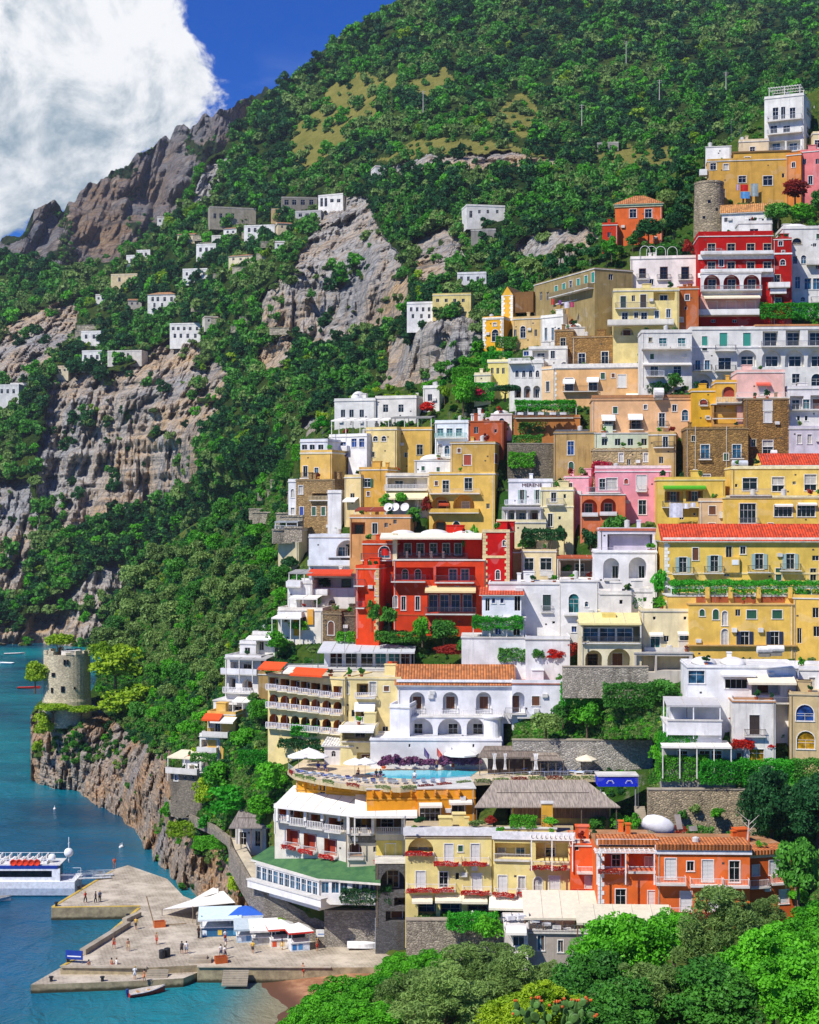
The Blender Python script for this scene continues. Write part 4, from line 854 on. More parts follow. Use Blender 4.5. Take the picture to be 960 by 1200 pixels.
# ---- upper middle
h = H('house', 'long olive grey building with teal shutters climbing towards the cliff, seen end on', 'house', 626, 697, 325, 372, '#a08c5c', yaw=66, dep=9, D=312, wear=.85, par=.2)
for i, (px, y) in enumerate(((652, 337), (661, 334), (669, 331), (678, 328.5), (687, 325), (695, 321))): h.wn('sT' if i != 2 else 'g', [px], y-2, y+10, 3.6)
h.wn('gx', [716], 321, 328, 5, 'R'); h.wn('gx', [634, 642], 342, 352, 3); h.bal(650, 696, 343, 1.4, 'wall', '#8d7c58', .9); h.done()
h = H('house', 'tan lower storey of tall arches under the long olive grey building', 'house', 652, 698, 352, 376, '#a8854c', yaw=62, dep=4, D=307, wear=.8)
for px in (660, 670, 679, 688): h.lg(px-3.4, px+3.4, 354, 371, 1.2)
h.done()
h = H('house', 'tall slim yellow house with white corners and a brown gable side', 'house', 588, 601, 346, 376, '#eeb53a', yaw=24, dep=11, D=327, roof='gv', rc='#8a6a44', rh=2.0, eave=.1, wear=.3, ext=9); h.quoin((0, 1), '#f2ecdc').done()
h.box('brown_gable_side', 602, 625, 342, 366, .6, 9, mat=plaster('#7d5a34', .8))
h = H('house', 'yellow house with a white framed arched window on the cliff edge', 'house', 566, 590, 374, 408, '#eeae2a', yaw=22, dep=7, D=323, trim='#f2ecdc', wear=.3); h.wn('g', [580.5], 386, 400, 8, arch=True).wn('c', [580], 378, 382, 4).quoin((0, 1), '#f2ecdc').band(374.5, .5, .12, '#f2ecdc').done()
h = H('house', 'tan house with dark arched door and climbing cypress between the yellow and white houses', 'house', 601, 634, 374, 405, '#d8b678', yaw=20, dep=8, D=318, wear=.7); h.wn('k', [613], 382, 396, 6, arch=True).wn('gx', [604, 628], 386, 394, 3).done()
h = H('house', 'small white house with two tall dark windows below the long olive grey building', 'house', 634, 660, 372, 402, W, yaw=40, dep=8, D=311, wear=.3); h.wn('n', [640, 648, 655], 384, 399, 3).done()
h = H('house', 'white dome roofed little house behind the brown stone house', 'house', 662, 692, 384, 400, '#e2ddd2', yaw=5, dep=7, D=303, par=0); h.dome(662, 692, 1.2).done()
h = H('house', 'brown stone house with three white framed windows in the upper middle', 'house', 671, 744, 395, 435, mat=stone('#9c7640', 1.1, '#5a4226'), yaw=12, dep=9, D=295, rc='#a9906a', par=.2)
h.wn('g', [682], 414, 429, 8).wn('g', [709], 412, 428, 8).wn('g', [731], 411, 427, 8).bal(676, 690, 429, .5).bal(703, 716, 428, .4); h.box('air_conditioner', 719, 723, 417, 421, -.5, -.01, col=W).done()
h = H('house', 'narrow brown stone house with a pale window left of the brown stone house', 'house', 650, 672, 388, 425, mat=stone('#a17a44', 1.1, '#5a4226'), yaw=12, dep=8, D=299, rc='#a9906a', par=.2); h.wn('gfs', [660], 396, 408, 6).done()
h = H('house', 'peach house with white quoins and white awnings under the brown stone house', 'house', 648, 748, 432, 474, '#e8b67c', yaw=9, dep=9, D=287, wear=.35)
h.wn('g', [667, 695], 443, 458, 10).awn(660, 674, 444, 1.1, .8, '#f2efe8').awn(688, 702, 442, 1.1, .8, '#f2efe8').wn('sW', [729], 439, 454, 10).bal(660, 700, 458.5, .9, 'bar', '#4a3c30').band(431, .8, .22, '#e9e2d6').quoin((0,), '#f2ecdc').awn(734, 748, 461, .9, .35, '#efe8da').done()
h = H('house', 'peach corner wing with a slim window left of the white quoins', 'house', 635, 649, 433, 476, '#e9c596', yaw=38, dep=6, D=289, wear=.35); h.wn('g', [642], 447, 459, 4).done()
h = H('house', 'pale yellow villa with three small windows on the green terraces', 'house', 572, 598, 425, 466, '#e6d47e', yaw=12, dep=7, D=302, wear=.3); h.wn('gx', [577, 583.5, 590], 431, 438, 3.2).band(424, .5, .15, '#f2e6a8').done()
h = H('house', 'cream villa front with an orange door left of the pale yellow villa', 'house', 556, 575, 440, 468, '#eee0b4', yaw=12, dep=6, D=300, wear=.3); h.wn('sR', [561], 448, 456, 4).wn('t', [568], 448, 453, 5).done()
h = H('house', 'white house with arches and lilac wistaria pergola left of the peach house', 'house', 597, 637, 426, 474, W, yaw=14, dep=8, D=293, wear=.5)
for px in (606, 614, 622, 630): h.wn('k', [px], 434, 442, 4, arch=True)
for px in (607, 618, 629): h.lg(px-4, px+4, 452, 466, 1, True)
h.bal(597, 622, 425.5, 1.2, 'balus', '#efece6', .9).wn('u', [617], 411.5, 417, 6, inset=2.0).done()
h = H('house', 'white terrace house with parasols on its roof between brown stone and white arches', 'house', 620, 665, 409, 446, '#e9e4d8', yaw=10, dep=8, D=298); h.lg(624, 643, 410.5, 421, 1.2).wn('g', [648], 411, 420, 5).wn('k', [661], 424, 432, 7, arch=True).bal(621, 665, 428, 1.6, 'bar', '#d0d0d0').done()
h = H('restaurant', 'terrace restaurant over a brown wall with diners under a leafy pergola', 'restaurant', 602, 680, 490, 512, '#b9793f', yaw=5, dep=8, D=279, wear=.6, rc='#a08d78'); h.bal(604, 672, 489.5, .4, 'bar', '#4b4038', .9).done()
canopy('pergola', 'leafy white pergola over the terrace restaurant beside the umbrella pine', 'pergola', 604, 676, 474.5, 280, 4.5, 5, 2.7, slats=True, nx=6, leaf='vine')
h = H('house', 'tan stone tower house with a blue window and green arched door', 'house', 649, 698, 508, 560, mat=plaster('#bd9a60', .95), yaw=9, dep=8, D=268, wear=.9, par=.2, rc='#8f8a80'); h.wn('u', [669], 517, 533, 7.5).wn('sG', [669.5], 541, 552, 6, arch=True); h.done()
canopy('solar_roof', 'dark tiled lean-to shade on the roof of the tan tower house', 'shade', 650, 690, 505, 270, 4, 9, 1.2, col='#4c5058', slope=.12, nx=2)
h = H('house', 'long peach house with dark awninged balconies and brown roof edge', 'house', 694, 813, 469, 513, '#e7b684', yaw=4, dep=9, D=269, wear=.3, rc='#b08a64')
h.lg(706, 721, 490, 504, 1.2).lg(738, 753, 489, 503, 1.2).awn(705, 721, 486, 1.2, .9, '#f4f1ea').awn(736, 753, 485, 1.2, .9, '#f4f1ea').wn('g', [776], 484, 500, 7).wn('n', [803], 480, 493, 7.5, arch=True).bal(704, 722, 504, .6).bal(737, 754, 503, .6).bal(770, 783, 500, .5); h.band(466, .5, .12, '#b07a4c').done()
h.wn('k', [713.5, 745.5], 492, 503.5, 11, inset=1.2)
h = H('house', 'pale green painted storey with four small dark windows below the long peach house', 'house', 697, 762, 508, 532, '#cfd6b8', yaw=4, dep=6, D=266.5, wear=.5, par=0); h.wn('kx', [708.5, 724, 739, 755], 514, 522, 6.5).box('air_conditioner', 705, 710, 509, 512, -.5, -.01, col=W).done()
h = H('house', 'weathered tan stone blocks with small openings above the pink house', 'house', 694, 790, 528, 562, mat=stone('#b39c70', .8, '#6a5a3e'), yaw=5, dep=7, D=263, par=.3, rc='#aea084'); h.wn('kx', [737], 538, 545, 4).wn('c', [757, 728], 531, 541, 5).wn('kx', [774.5], 535, 543, 5).wn('kx', [702], 539, 545, 4).done()
h = H('house', 'small tan block house with a door, right end of the stone blocks', 'house', 760, 792, 510, 560, '#c4a468', yaw=12, dep=7, D=262, wear=.9); h.wn('g', [780], 511.5, 524, 6).bal(766, 790, 524, .6).wn('kx', [775], 535, 543, 5).done()
h = H('house', 'small golden house with an orange arched window above the brown stone house', 'house', 811, 841, 459, 505, '#dba92e', yaw=4, dep=6, D=266, wear=.3); h.wn('sR', [824.6], 468, 474, 9, arch=True).bal(820, 830, 475, .4).done()
h = H('house', 'golden house with an orange arch and balustrade left of the pink rooftop house', 'house', 839, 864, 449, 480, '#e2ae46', yaw=4, dep=6, D=265, wear=.3); h.lg(846.5, 861, 453, 465, .5, True).wn('sR', [854], 453, 465, 13, arch=True, inset=.5).bal(839, 868, 472, 1.6, 'balus', '#dfd2b8', .9).done()
h = H('house', 'dark open loggia with a timber rail under the golden arch', 'house', 835, 878, 474, 500, '#c09050', yaw=4, dep=6, D=264, wear=.5, roof='none'); h.lg(837, 876, 475, 497, 3).bal(835, 878, 490, .4, 'bar', '#a0713c').done()
h = H('house', 'pink rooftop house with red awning standing on brown stone', 'house', 864, 920, 437, 470, '#f0bfb0', yaw=4, dep=8, D=264, wear=.2); h.wn('sW', [894], 452, 463, 8).awn(886, 903, 448, .8, .4, '#e2604a').bal(862, 922, 466, 1.4, 'bar', '#e0d8d0', .9).dome(870, 912, .8).done()
h = H('house', 'tall brown stone house with white window panels beneath the pink rooftop house', 'house', 874, 925, 468, 552, mat=stone('#96703a', 1.0, '#523c20'), yaw=5, dep=9, D=260, rc='#a9906a', par=0); h.wn('sW', [900], 483, 495, 9).wn('sW', [900], 468.5, 481, 10).wn('c', [900], 516, 523, 12).wn('k', [900], 523.5, 533, 12).done()
h = H('house', 'wide brown stone house with two green framed windows and drain pipes', 'house', 804, 877, 503, 570, mat=stone('#9a7842', 1.0, '#584224'), yaw=5, dep=9, D=257, rc='#8f7a58', par=.3); h.wn('n', [826.5, 863.5], 521, 537, 10).bal(819, 834, 538, .5).bal(856, 872, 537, .5).wn('c', [828], 556, 560, 9)
for px in (815, 851.5):
 q = h.u(px); h.place(MB().bar((0, -.08, 0), (0, -.08, 11), .07).build('drain_pipe', plain('#cfc6b4')), q, -.5)
h.done()
h = H('house', 'whitewashed house at the right edge right of the tall brown stone house', 'house', 922, 985, 456, 508, '#e4dfdc', yaw=4, dep=8, D=264, wear=.5); h.lg(926, 942, 464, 480, 1.2).wn('t', [945], 468, 479, 8).lg(950, 968, 463, 479, 1.3).wn('k', [936, 945], 487, 493, 3.5).bal(924, 968, 480, .8, 'bar', '#9a9a9c').done()
h = H('house', 'lilac white lower wall with faint windows at the right edge', 'house', 925, 985, 503, 535, '#d9d2d8', yaw=4, dep=6, D=259, wear=.5); h.wn('c', [937, 949], 509, 520, 5).done()
# ---- left of the middle
h = H('house', 'white dome roofed church-like house on the crest under the dark cliff', 'house', 392, 440, 470, 500, W, yaw=15, dep=8, D=305, wear=.4); h.wn('gx', [402, 412, 424], 480, 489, 5).dome(405, 422, 2.2).done()
h = H('house', 'white flat house among yellow shrubs on the crest right of the dome', 'house', 440, 488, 467, 492, '#e6e0d4', yaw=15, dep=8, D=303); h.wn('gx', [452, 470], 474, 483, 6).done()
h = H('house', 'small white house among greenery below the brown cliff', 'house', 496, 515, 455, 480, '#e8e4da', yaw=15, dep=6, D=305); h.wn('gx', [504], 462, 470, 5).done()
h = H('house', 'low white studio with arched door below the umbrella pine', 'house', 552, 600, 486, 510, '#e4e0da', yaw=10, dep=7, D=283, par=.1); h.wn('n', [588], 490, 502, 6, arch=True).wn('gx', [570], 492, 500, 8).dome(575, 595, 1.0).done()
h = H('hotel', 'white hotel wing with blue windows over yellow loggia arches, far left', 'hotel', 386, 430, 512, 575, '#eceae8', yaw=33, dep=8, D=291, wear=.3)
h.wn('u', [392, 402], 518, 527, 7).wn('u', [415, 424], 514, 524, 6); h.lg(389, 399, 537, 556, 1.6).lg(401, 408, 536, 556, 1.6).wn('u', [391], 560, 568, 5, arch=True).wn('gx', [404], 560, 568, 5, arch=True).bal(388, 410, 528, 1.0, 'wall', '#eceae8', .9).awn(387, 408, 532, .6, .3, '#2a2f9c').done()
h = H('hotel', 'big cream hotel with two small arched windows under white canopies', 'hotel', 429, 465, 504, 560, '#e8cf8c', yaw=18, dep=9, D=289, wear=.3); h.wn('b', [440, 450], 511, 517, 5.5, arch=True).done()
h = H('hotel', 'yellow ochre wing with a framed window right of the cream hotel', 'hotel', 464, 506, 504, 556, '#dbb25a', yaw=10, dep=8, D=290, wear=.5); h.wn('gfs', [492], 521, 533, 7).wn('kx', [476], 530, 536, 4).wn('gx', [465.5], 511, 521, 3).done()
canopy('terrace_canopy', 'row of white canopies on the rooftop restaurant of the cream hotel', 'canopy', 388, 456, 492, 290.5, 6, 12, 2.6, slope=.12, nx=5, rows=2)
canopy('terrace_canopy', 'grey glazed canopy on the right part of the rooftop restaurant', 'canopy', 458, 506, 489, 291, 6, 8, 2.8, col='#8a8a84', slope=.1, nx=4, rows=2)
h = H('house', 'yellow corner house with a blue awning sign and small balcony, far left of the town', 'house', 352, 389, 531, 572, '#e2b862', yaw=22, dep=8, D=286, wear=.3); h.wn('n', [371], 548, 555, 4.5).wn('k', [358], 546, 559, 5).bal(353, 364, 560, .7).band(532, .3, .1, '#efe0b0').done()
h = H('house', 'white attic storey with blue awning over the yellow corner house', 'house', 352, 384, 518, 532, '#dfe0e4', yaw=22, dep=6, D=287); h.awn(353, 366, 533.5, .6, .5, '#2b2fa0').wn('g', [357, 366, 376], 521, 527, 6).done()
h = H('house', 'tall brown brick tower house with one blue and two green shutters', 'house', 347, 392, 563, 645, mat=stone('#a98a5a', 1.3, '#6a5436'), yaw=20, dep=8, D=280, par=.1, rc='#a08a66'); h.wn('sU', [353.5], 594, 605, 4.5).wn('sG', [368, 379], 594, 604, 4.5).wn('c', [352.5], 569, 579, 5).lg(366, 384, 578, 585, 1.2).bal(364, 386, 586, .7, 'balus', '#c9b48c', .8).done()
h = H('house', 'slim white house with arched windows left of the brick tower house', 'house', 338, 349, 565, 620, '#e6e4e2', yaw=22, dep=7, D=284); h.wn('c', [343], 573, 583, 4, arch=True).wn('c', [343], 595, 603, 4).done()
h = H('house', 'cream foot house with a railed terrace at the left edge of the town', 'house', 326, 350, 622, 660, '#d8caa0', yaw=15, dep=7, D=276, wear=.6); h.bal(324, 349, 622, 1.2, 'bar', '#c8ccd4').done()
canopy('terrace_canopy', 'grey flat canopy over the railed terrace at the left edge of the town', 'canopy', 322, 349, 611, 275, 4, 15, 2.4, col='#9ca0a2', slope=.05, nx=3)
h = H('house', 'plain white house side right of the brick tower house', 'house', 384, 400, 578, 612, '#ebe8e4', yaw=10, dep=6, D=277).done()
h = H('house', 'ochre house with green shutters in the middle of the left terraces', 'house', 421, 454, 551, 604, '#d8a54a', yaw=14, dep=8, D=275, wear=.6); h.wn('goG', [430.5], 561, 571, 7).wn('sG', [417.5+6], 561, 571, 3.5); h.done()
h = H('house', 'cream lower front left of the ochre house with green shutters', 'house', 404, 423, 560, 612, '#e2c88c', yaw=36, dep=6, D=276, wear=.5); h.wn('gx', [413], 578, 585, 5).awn(406, 421, 583, 1.2, .6, '#e8e2d4').done()
h = H('restaurant', 'restaurant on two open floors with a long cream awning', 'restaurant', 452, 503, 558, 606, '#e8dcc4', yaw=6, dep=8, D=272, wear=.3); h.lg(454, 501, 560, 572, 3).lg(455, 500, 582, 596, 3).bal(452, 501, 574, 1.0, 'balus', '#d8d6d2', 1.0).awn(452, 502, 575.5, 2.6, 1.3, '#eadcae').done()
h.posts([462, 490], 582, 597, -.9, .2)
h = H('house', 'salmon house with white roof shade behind the scarlet villa', 'house', 410, 481, 607, 650, '#d99d62', yaw=8, dep=8, D=261, wear=.6); h.wn('kx', [463], 609, 614, 4).lg(400+11, 428, 612, 626, 1.5).done()
canopy('tarpaulin_canopy', 'red brown tarpaulin shade on the roof of the salmon house', 'shade', 416, 452, 598, 264, 4, 8, 1.6, col='#8c3a26', slope=.15, nx=3)
for px in (455.5, 463.5, 475):
 m = MB(); m.lathe([(.1, -.9), (.1, 0)], n=6); m.lathe([(.05, 0), (.5, .1), (.8, .3), (.82, .32), (.5, .16), (.03, .05)], n=14)
 o = m.build('satellite_dish', plain('#e4e0d8'), None, (X(px, gm(262)), gm(262), Z(599, gm(262))+.6)); o.rotation_euler = (R(62), 0, R(-20)); tag(o, 'white satellite dish on the roof of the salmon house', 'satellite dish', 'satellite dishes on the salmon house roof')
h = H('house', 'white house with a big round arch and blue glass front, left terraces', 'house', 362, 424, 630, 672, '#dfe2e6', yaw=10, dep=8, D=264, wear=.4); h.lg(394, 421, 633, 652, 1.8, True).lg(385, 420, 653.5, 661, 2).wn('n', [396], 641, 652, 22, inset=1.8).bal(362, 423, 662, 1.0, 'wall', '#e2e4e8', .9).done()
h = H('house', 'white stepped house with a brick red awning below the blue glass front', 'house', 366, 418, 676, 716, '#e4dcd4', yaw=10, dep=8, D=255, wear=.6); h.lg(368, 414, 677, 689, 2.5).awn(364, 415, 667, 2.6, .8, '#cf4420').bal(361, 386, 696, 1.5, 'wall', '#ecebe6', .9).lg(385, 393, 703, 715, 1.2, True).done()
canopy('terrace_canopy', 'grey reed canopy on thin posts left of the brick red awning', 'canopy', 338, 366, 671, 254, 4, 14, 2.8, col='#9a9a96', slope=.1, nx=4)
h = H('house', 'white terrace walls stepping down the left slope under the grey reed canopy', 'house', 337, 366, 684, 728, '#e8e6e2', yaw=12, dep=8, D=254); h.bal(337, 354, 687, 1.0, 'wall', '#ecebe8', .9).done()
h = H('house', 'white and mustard stepped house with leafy terraces on the left slope', 'house', 326, 378, 716, 752, '#ece4d4', yaw=12, dep=8, D=249, wear=.4); h.wn('sB', [356.5], 723, 736, 4.5).bal(328, 356, 722, 1.4, 'wall', '#ecebe8', .8).box('mustard_wall', 344, 352, 725, 745, -.3, -.003, col='#dfa02a').box('mustard_wall', 360, 367, 714, 732, -.3, -.003, col='#dfa02a').done()
canopy('terrace_canopy', 'white flat canopy low on the left slope above the mustard wall', 'canopy', 318, 352, 724, 247, 4, 12, 2.4, slope=.08, nx=4)
canopy('terrace_canopy', 'small white sail canopy in the leaves of the stepped house', 'canopy', 338, 372, 701, 250, 3.5, 12, 2.4, slope=.1, nx=3)
h = H('house', 'brown stone cellar with a wooden door left of the scarlet villa', 'house', 378, 400, 720, 752, mat=stone('#8a7452', 1.4), yaw=14, dep=6, D=246, rc='#8d7c62'); h.wn('sB', [388], 728, 744, 7, arch=True).done()
h = H('house', 'grey stone outhouse between the cellar and the scarlet villa', 'house', 399, 420, 722, 752, mat=stone('#6f6250', 1.4), yaw=10, dep=6, D=246, rc='#8d7c62'); h.done()
# ---- scarlet villa
h = H('villa', 'scarlet villa with terraces and vines in the centre of the town', 'villa', 461, 568, 657, 745, VRED, yaw=4, dep=10, D=240, wear=.25, roof='none', ext=5)
h.lg(463, 508, 665, 680, 2.2).lg(511, 557, 664, 681, 2.2).wn('n', [531, 545], 667, 680, 9, inset=2.2).wn('g', [475, 490], 667, 679, 7, inset=2.2, arch=True)
h.bal(459, 499, 681, 1.4, 'bar', '#4a4a50', 1.1).bal(510, 556, 682, 1.2, 'bar', '#4a4a50', 1.1); h.wn('g', [473, 489.5], 699, 715, 5).wn('c', [462+1.5], 698, 712, 5, arch=True)
h.lg(501, 558, 694, 718, 3.0).wn('u', [508, 521, 534, 548], 697, 717, 10, inset=3.0); h.bal(499, 558, 719, 1.2, 'bar', '#5a5a60', 1.1).awn(499, 558, 686.5, 2.4, .75, '#e3c792').band(721.5, .25, .07, '#c9501e', 'F').done()
h2 = H('villa', 'upper storey of the scarlet villa, a loggia under a long cream awning', 'villa', 463, 567, 628, 662, '#cf2a14', yaw=4, dep=7, D=243, wear=.25, rc='#e6e3dc', par=.1, ext=2)
h2.lg(466, 545, 633, 653, 3.0).wn('g', [478, 493, 508, 523, 537], 637, 650, 8, inset=3.0); h2.posts([477, 491.5, 505.5, 519.5], 646, 654, -.15, .2, '#e8b9a0', sq=True); h2.bal(463, 548, 655, 1.0, 'bar', '#55555c', 1.0); h2.awn(447, 565, 624.5, 2.8, .75, '#eadfc6')
h2.dome(455, 485, .8, 2).dome(490, 525, .9, 2).dome(528, 560, .8, 2).done()
h3 = H('villa', 'deep red tower block of the scarlet villa with cream corners and oval windows', 'villa', 566, 597, 624, 700, '#c21410', yaw=10, dep=8, D=239.5, wear=.15, rc='#d8c9a4', par=.2, trim='#d9c28c')
h3.wn('g', [591], 633, 640, 4, arch=True).wn('g', [583.5], 668, 679, 5, arch=True).quoin((0, 1), '#dcc48e').band(654, .4, .08, '#dcc48e', 'F').band(624, .5, .1, '#dcc48e', 'F').done()
h4 = H('villa', 'left turret wing of the scarlet villa with a small balcony', 'villa', 417, 444, 667, 745, '#e2461c', yaw=12, dep=8, D=239, wear=.25, rc='#d8b090', par=.5, trim='#e0b080')
h4.lg(420, 428, 692, 711, .8).bal(416, 428, 686, .9, 'bar', '#55555a').bal(418, 428, 712, .7, 'bar', '#55555a').wn('g', [443-1.5], 670, 678, 3, arch=True).wn('g', [441.5], 690, 698, 3).quoin((1,), '#d8b880').done()
h5 = H('villa', 'back terrace of the scarlet villa with a glazed arch on the left', 'villa', 425, 466, 638, 676, '#cc4a1c', yaw=6, dep=7, D=244, wear=.3); h5.wn('n', [450.5], 640, 654, 13, arch=True).bal(424, 463, 656, 1.2, 'bar', '#4a4a50', 1.1).done()
h5.posts([463], 625, 663, -1.2, .35, '#d8caa4', sq=True)
# ---- centre
h = H('house', 'ochre house with red shuttered window on the top floor, centre of the town', 'house', 528, 580, 520, 562, '#c9a252', yaw=10, dep=9, D=270, wear=.75, rc='#dcd6c8', par=.1); h.wn('sR', [548], 533, 545, 8.5).wn('sR', [580.5+1], 532, 543, 4, 'R').band(520, .4, .1, '#b59454').dome(540, 568, .6).done()
h = H('house', 'golden house with two arched loggias and white windows, centre of the town', 'house', 503, 580, 556, 625, '#eabf60', yaw=10, dep=9, D=267, wear=.4, par=.3)
h.wn('g', [522.5], 563, 577, 7.5).wn('g', [549], 560, 575, 9).bal(504, 563, 578, .9, 'bar', '#cfc6b4', .8); h.lg(505, 528, 582, 600, 2.2, True).lg(531, 556, 580, 599, 2.2, True).awn(515, 527, 588, .8, .5, '#a8401c', v=.6).wn('c', [546], 588, 598, 9, inset=2.2)
h.bal(504, 562, 600.5, 1.1, 'wall', '#e4b754', .7).lg(507, 524, 609, 624, 1.4, True).wn('g', [535], 611, 621, 8, arch=True).wn('kx', [572], 590, 596, 4).done()
h = H('house', 'plain brick orange block house on the ledge above the ochre house', 'house', 546, 590, 494, 526, '#b5562c', yaw=10, dep=8, D=277, wear=.5, par=0, rc='#a8603a'); h.wn('kx', [558], 500, 508, 5).wn('kx', [581], 503, 507, 3).done()
h = H('house', 'white house with teal glazed balconies left of the brick orange block', 'house', 510, 549, 496, 545, '#e6ecec', yaw=12, dep=8, D=278, wear=.3); h.wn('t', [516, 527, 538], 502, 511, 7).bal(511, 547, 513, 1.0, 'balus', '#9cc0b8', .9).wn('c', [516, 532], 520, 534, 6, arch=True).wn('n', [524], 522, 535, 6, arch=True).bal(511, 545, 537, 1.0, 'balus', '#dfe6e4', .8).done()
h = H('house', 'white low dome roofs with parasol between golden and white houses', 'house', 486, 530, 540, 566, '#ebe7dd', yaw=10, dep=7, D=273, par=0); h.dome(488, 520, 1.2).done()
h = H('hotel', 'white house with a dark lettered sign over its terrace, centre', 'hotel', 596, 648, 565, 597, '#ece9ea', yaw=5, dep=8, D=256.5, wear=.25, rc='#d8d8d8')
h.wn('goP', [612], 574, 590, 5).wn('goP', [630], 574, 590, 4).text('MERENE', 612, 635, 566.6, 570.2).bal(592, 634, 591, 1.8, 'balus', '#d8d8dc', .8).done()
h = H('house', 'white arched porch with a blue door below the lettered sign', 'house', 590, 636, 596, 622, '#e2dcd6', yaw=5, dep=7, D=253.5, roof='none'); h.lg(596, 604, 597, 613, 2, True).lg(605, 618, 597, 613, 2).lg(621, 632, 597, 613, 2, True).wn('u', [612], 601, 612.5, 7, inset=2).done()
h.posts([594, 604, 618, 632], 596, 613, -1.2, .13)
canopy('lean_to_roof', 'grey lean-to roof of the white arched porch', 'roof', 588, 634, 596, 252, 2.2, 5, 2.0, col='#8f8d90', slope=.15, nx=2)
h = H('house', 'cream corner house with balcony and barred window right of the lettered sign', 'house', 634, 672, 575, 655, '#eadba4', yaw=11, dep=9, D=253, wear=.4); h.wn('b', [649], 577, 588, 6).bal(641, 661, 591, .8, 'bar', '#9a9aa2').wn('g', [645], 602, 617, 5.5).wn('gx', [656], 605, 609, 3).wn('gx', [662], 579, 584, 3).band(594.5, .25, .1, '#f2e6bc', 'F').done()
h = H('house', 'long cream terrace wall with flowers below the white arched porch', 'house', 582, 640, 613, 640, '#eddfb0', yaw=5, dep=8, D=251, wear=.35); h.wn('kx', [615], 617, 620, 2).done()
h = H('house', 'cream house with two big white framed windows right of the scarlet tower block', 'house', 611, 652, 647, 690, '#ead6a4', yaw=8, dep=8, D=243, wear=.4, par=.3); h.wn('g', [620], 654, 668, 11).wn('g', [640], 654, 668, 13).box('white_panel', 613, 627, 669, 675, -.04, -.002, col=W).box('white_panel', 633, 649, 669, 675, -.04, -.002, col=W).done()
h = H('house', 'tan side house squeezed between scarlet tower block and cream house', 'house', 598, 612, 648, 690, '#b98a52', yaw=10, dep=7, D=244, wear=.5).done()
canopy('pergola', 'dark vine clad pergola on the terrace over the two big windows', 'pergola', 612, 662, 627, 246, 4, 8, 2.6, slats=True, nx=4, leaf='dark', post='#5a4a3a')
h = H('restaurant', 'open terrace with red edged flat roof left of the white arch house', 'restaurant', 655, 704, 656, 690, '#b7a089', yaw=5, dep=8, D=241, roof='none'); h.lg(657, 703, 657, 676, 4).done(); h.bal(654, 704, 677, .8, 'bar', '#7a7a7c')
canopy('flat_roof', 'thin flat roof with brick red edge over the open terrace', 'roof', 653, 706, 653, 240, 5, 5, 3, col='#a8502c', slope=.05, nx=3)
# ---- pink house and right middle
h = H('house', 'candy pink house with a glazed balcony and white shutters', 'house', 698, 786, 553, 612, PINK, yaw=6, dep=9, D=254, wear=.25, rc='#e6dedb')
h.wn('c', [717], 560, 574, 13).wn('g', [706], 561, 574, 7).wn('sR', [734], 561, 567, 4.5, arch=True).wn('sW', [752], 557, 575, 12).bal(687, 727, 577, 1.6, 'bar', '#9aa0a4', .9).bal(746, 758, 575.5, .5, 'bar', '#d9c8c8').wn('g', [753], 586, 603, 9).band(549, .5, .1, '#efd3d0', 'F').box('air_conditioner', 733, 738, 586, 590, -.4, -.01, col='#d9d3cc').done()
h = H('house', 'salmon orange arcade under the candy pink house', 'house', 680, 733, 580, 622, '#dc7748', yaw=6, dep=7, D=252, wear=.35, roof='none'); h.lg(682, 700, 585, 603, 2.2, True).lg(704, 722, 584, 602, 2.2, True).wn('k', [690, 713], 590, 602, 9, inset=2.2).bal(682, 701, 604, .5, 'wall', '#e8e0dc', .5).bal(703, 723, 603, .5, 'wall', '#e8e0dc', .5).done()
h = H('house', 'small pink corner house left of the candy pink house', 'house', 661, 690, 560, 585, '#f0a9b0', yaw=14, dep=6, D=256, wear=.2, par=.2); h.wn('g', [669], 566, 573, 4).done()
h = H('house', 'yellow house with a bright green awning and washing on its balcony', 'house', 771, 850, 563, 618, '#e4c25a', yaw=4, dep=8, D=248, wear=.4, rc='#d9cf9c')
h.lg(779, 801, 576, 589, 1.2).lg(804, 824, 575, 588, 1.2).wn('goB', [789, 814], 576, 588.5, 7, inset=1.2).awn(777, 827, 569, 1.0, .35, '#49a41e').bal(776, 822, 594, 1.0, 'bar', '#5c5c5e').wn('kx', [814], 601, 604, 3).wn('kx', [799], 606, 609, 5).done()
h = H('house', 'small mottled tan annex with brown shutters right of the green awning', 'house', 820, 853, 588, 622, '#d9b98c', yaw=4, dep=6, D=246, wear=.7); h.wn('sB', [835], 593, 603, 8).wn('sB', [834.5], 613, 618, 8).done()
h = H('house', 'yellow house with a red tile roof and wide terrace windows, right edge', 'house', 858, 985, 549, 590, '#ecc966', yaw=3, dep=8, D=246, wear=.3, roof='flat', rc='#e4d9b4', par=.2)
h.wn('g', [879], 560, 575, 17).wn('c', [912], 559, 568, 14).wn('g', [912], 568.5, 576, 14).wn('c', [950], 556, 567, 14).wn('g', [950], 567.5, 575, 14).wn('gx', [931], 564, 568, 4).wn('gx', [863], 567, 571, 3).band(549.5, .5, .14, '#efe2b0', 'F').done()
h = H('house', 'low red tiled attic on top of the yellow house at the right edge', 'house', 896, 985, 545, 556, '#ecc966', yaw=3, dep=7, D=249, roof='gable', rc='#d8481e', rh=2.1, eave=.6).done()
h = H('house', 'lower yellow front with a big dark terrace door and two wide windows', 'house', 852, 985, 584, 640, '#eac358', yaw=3, dep=8, D=241, wear=.3, rc='#e0d3a4', par=.3)
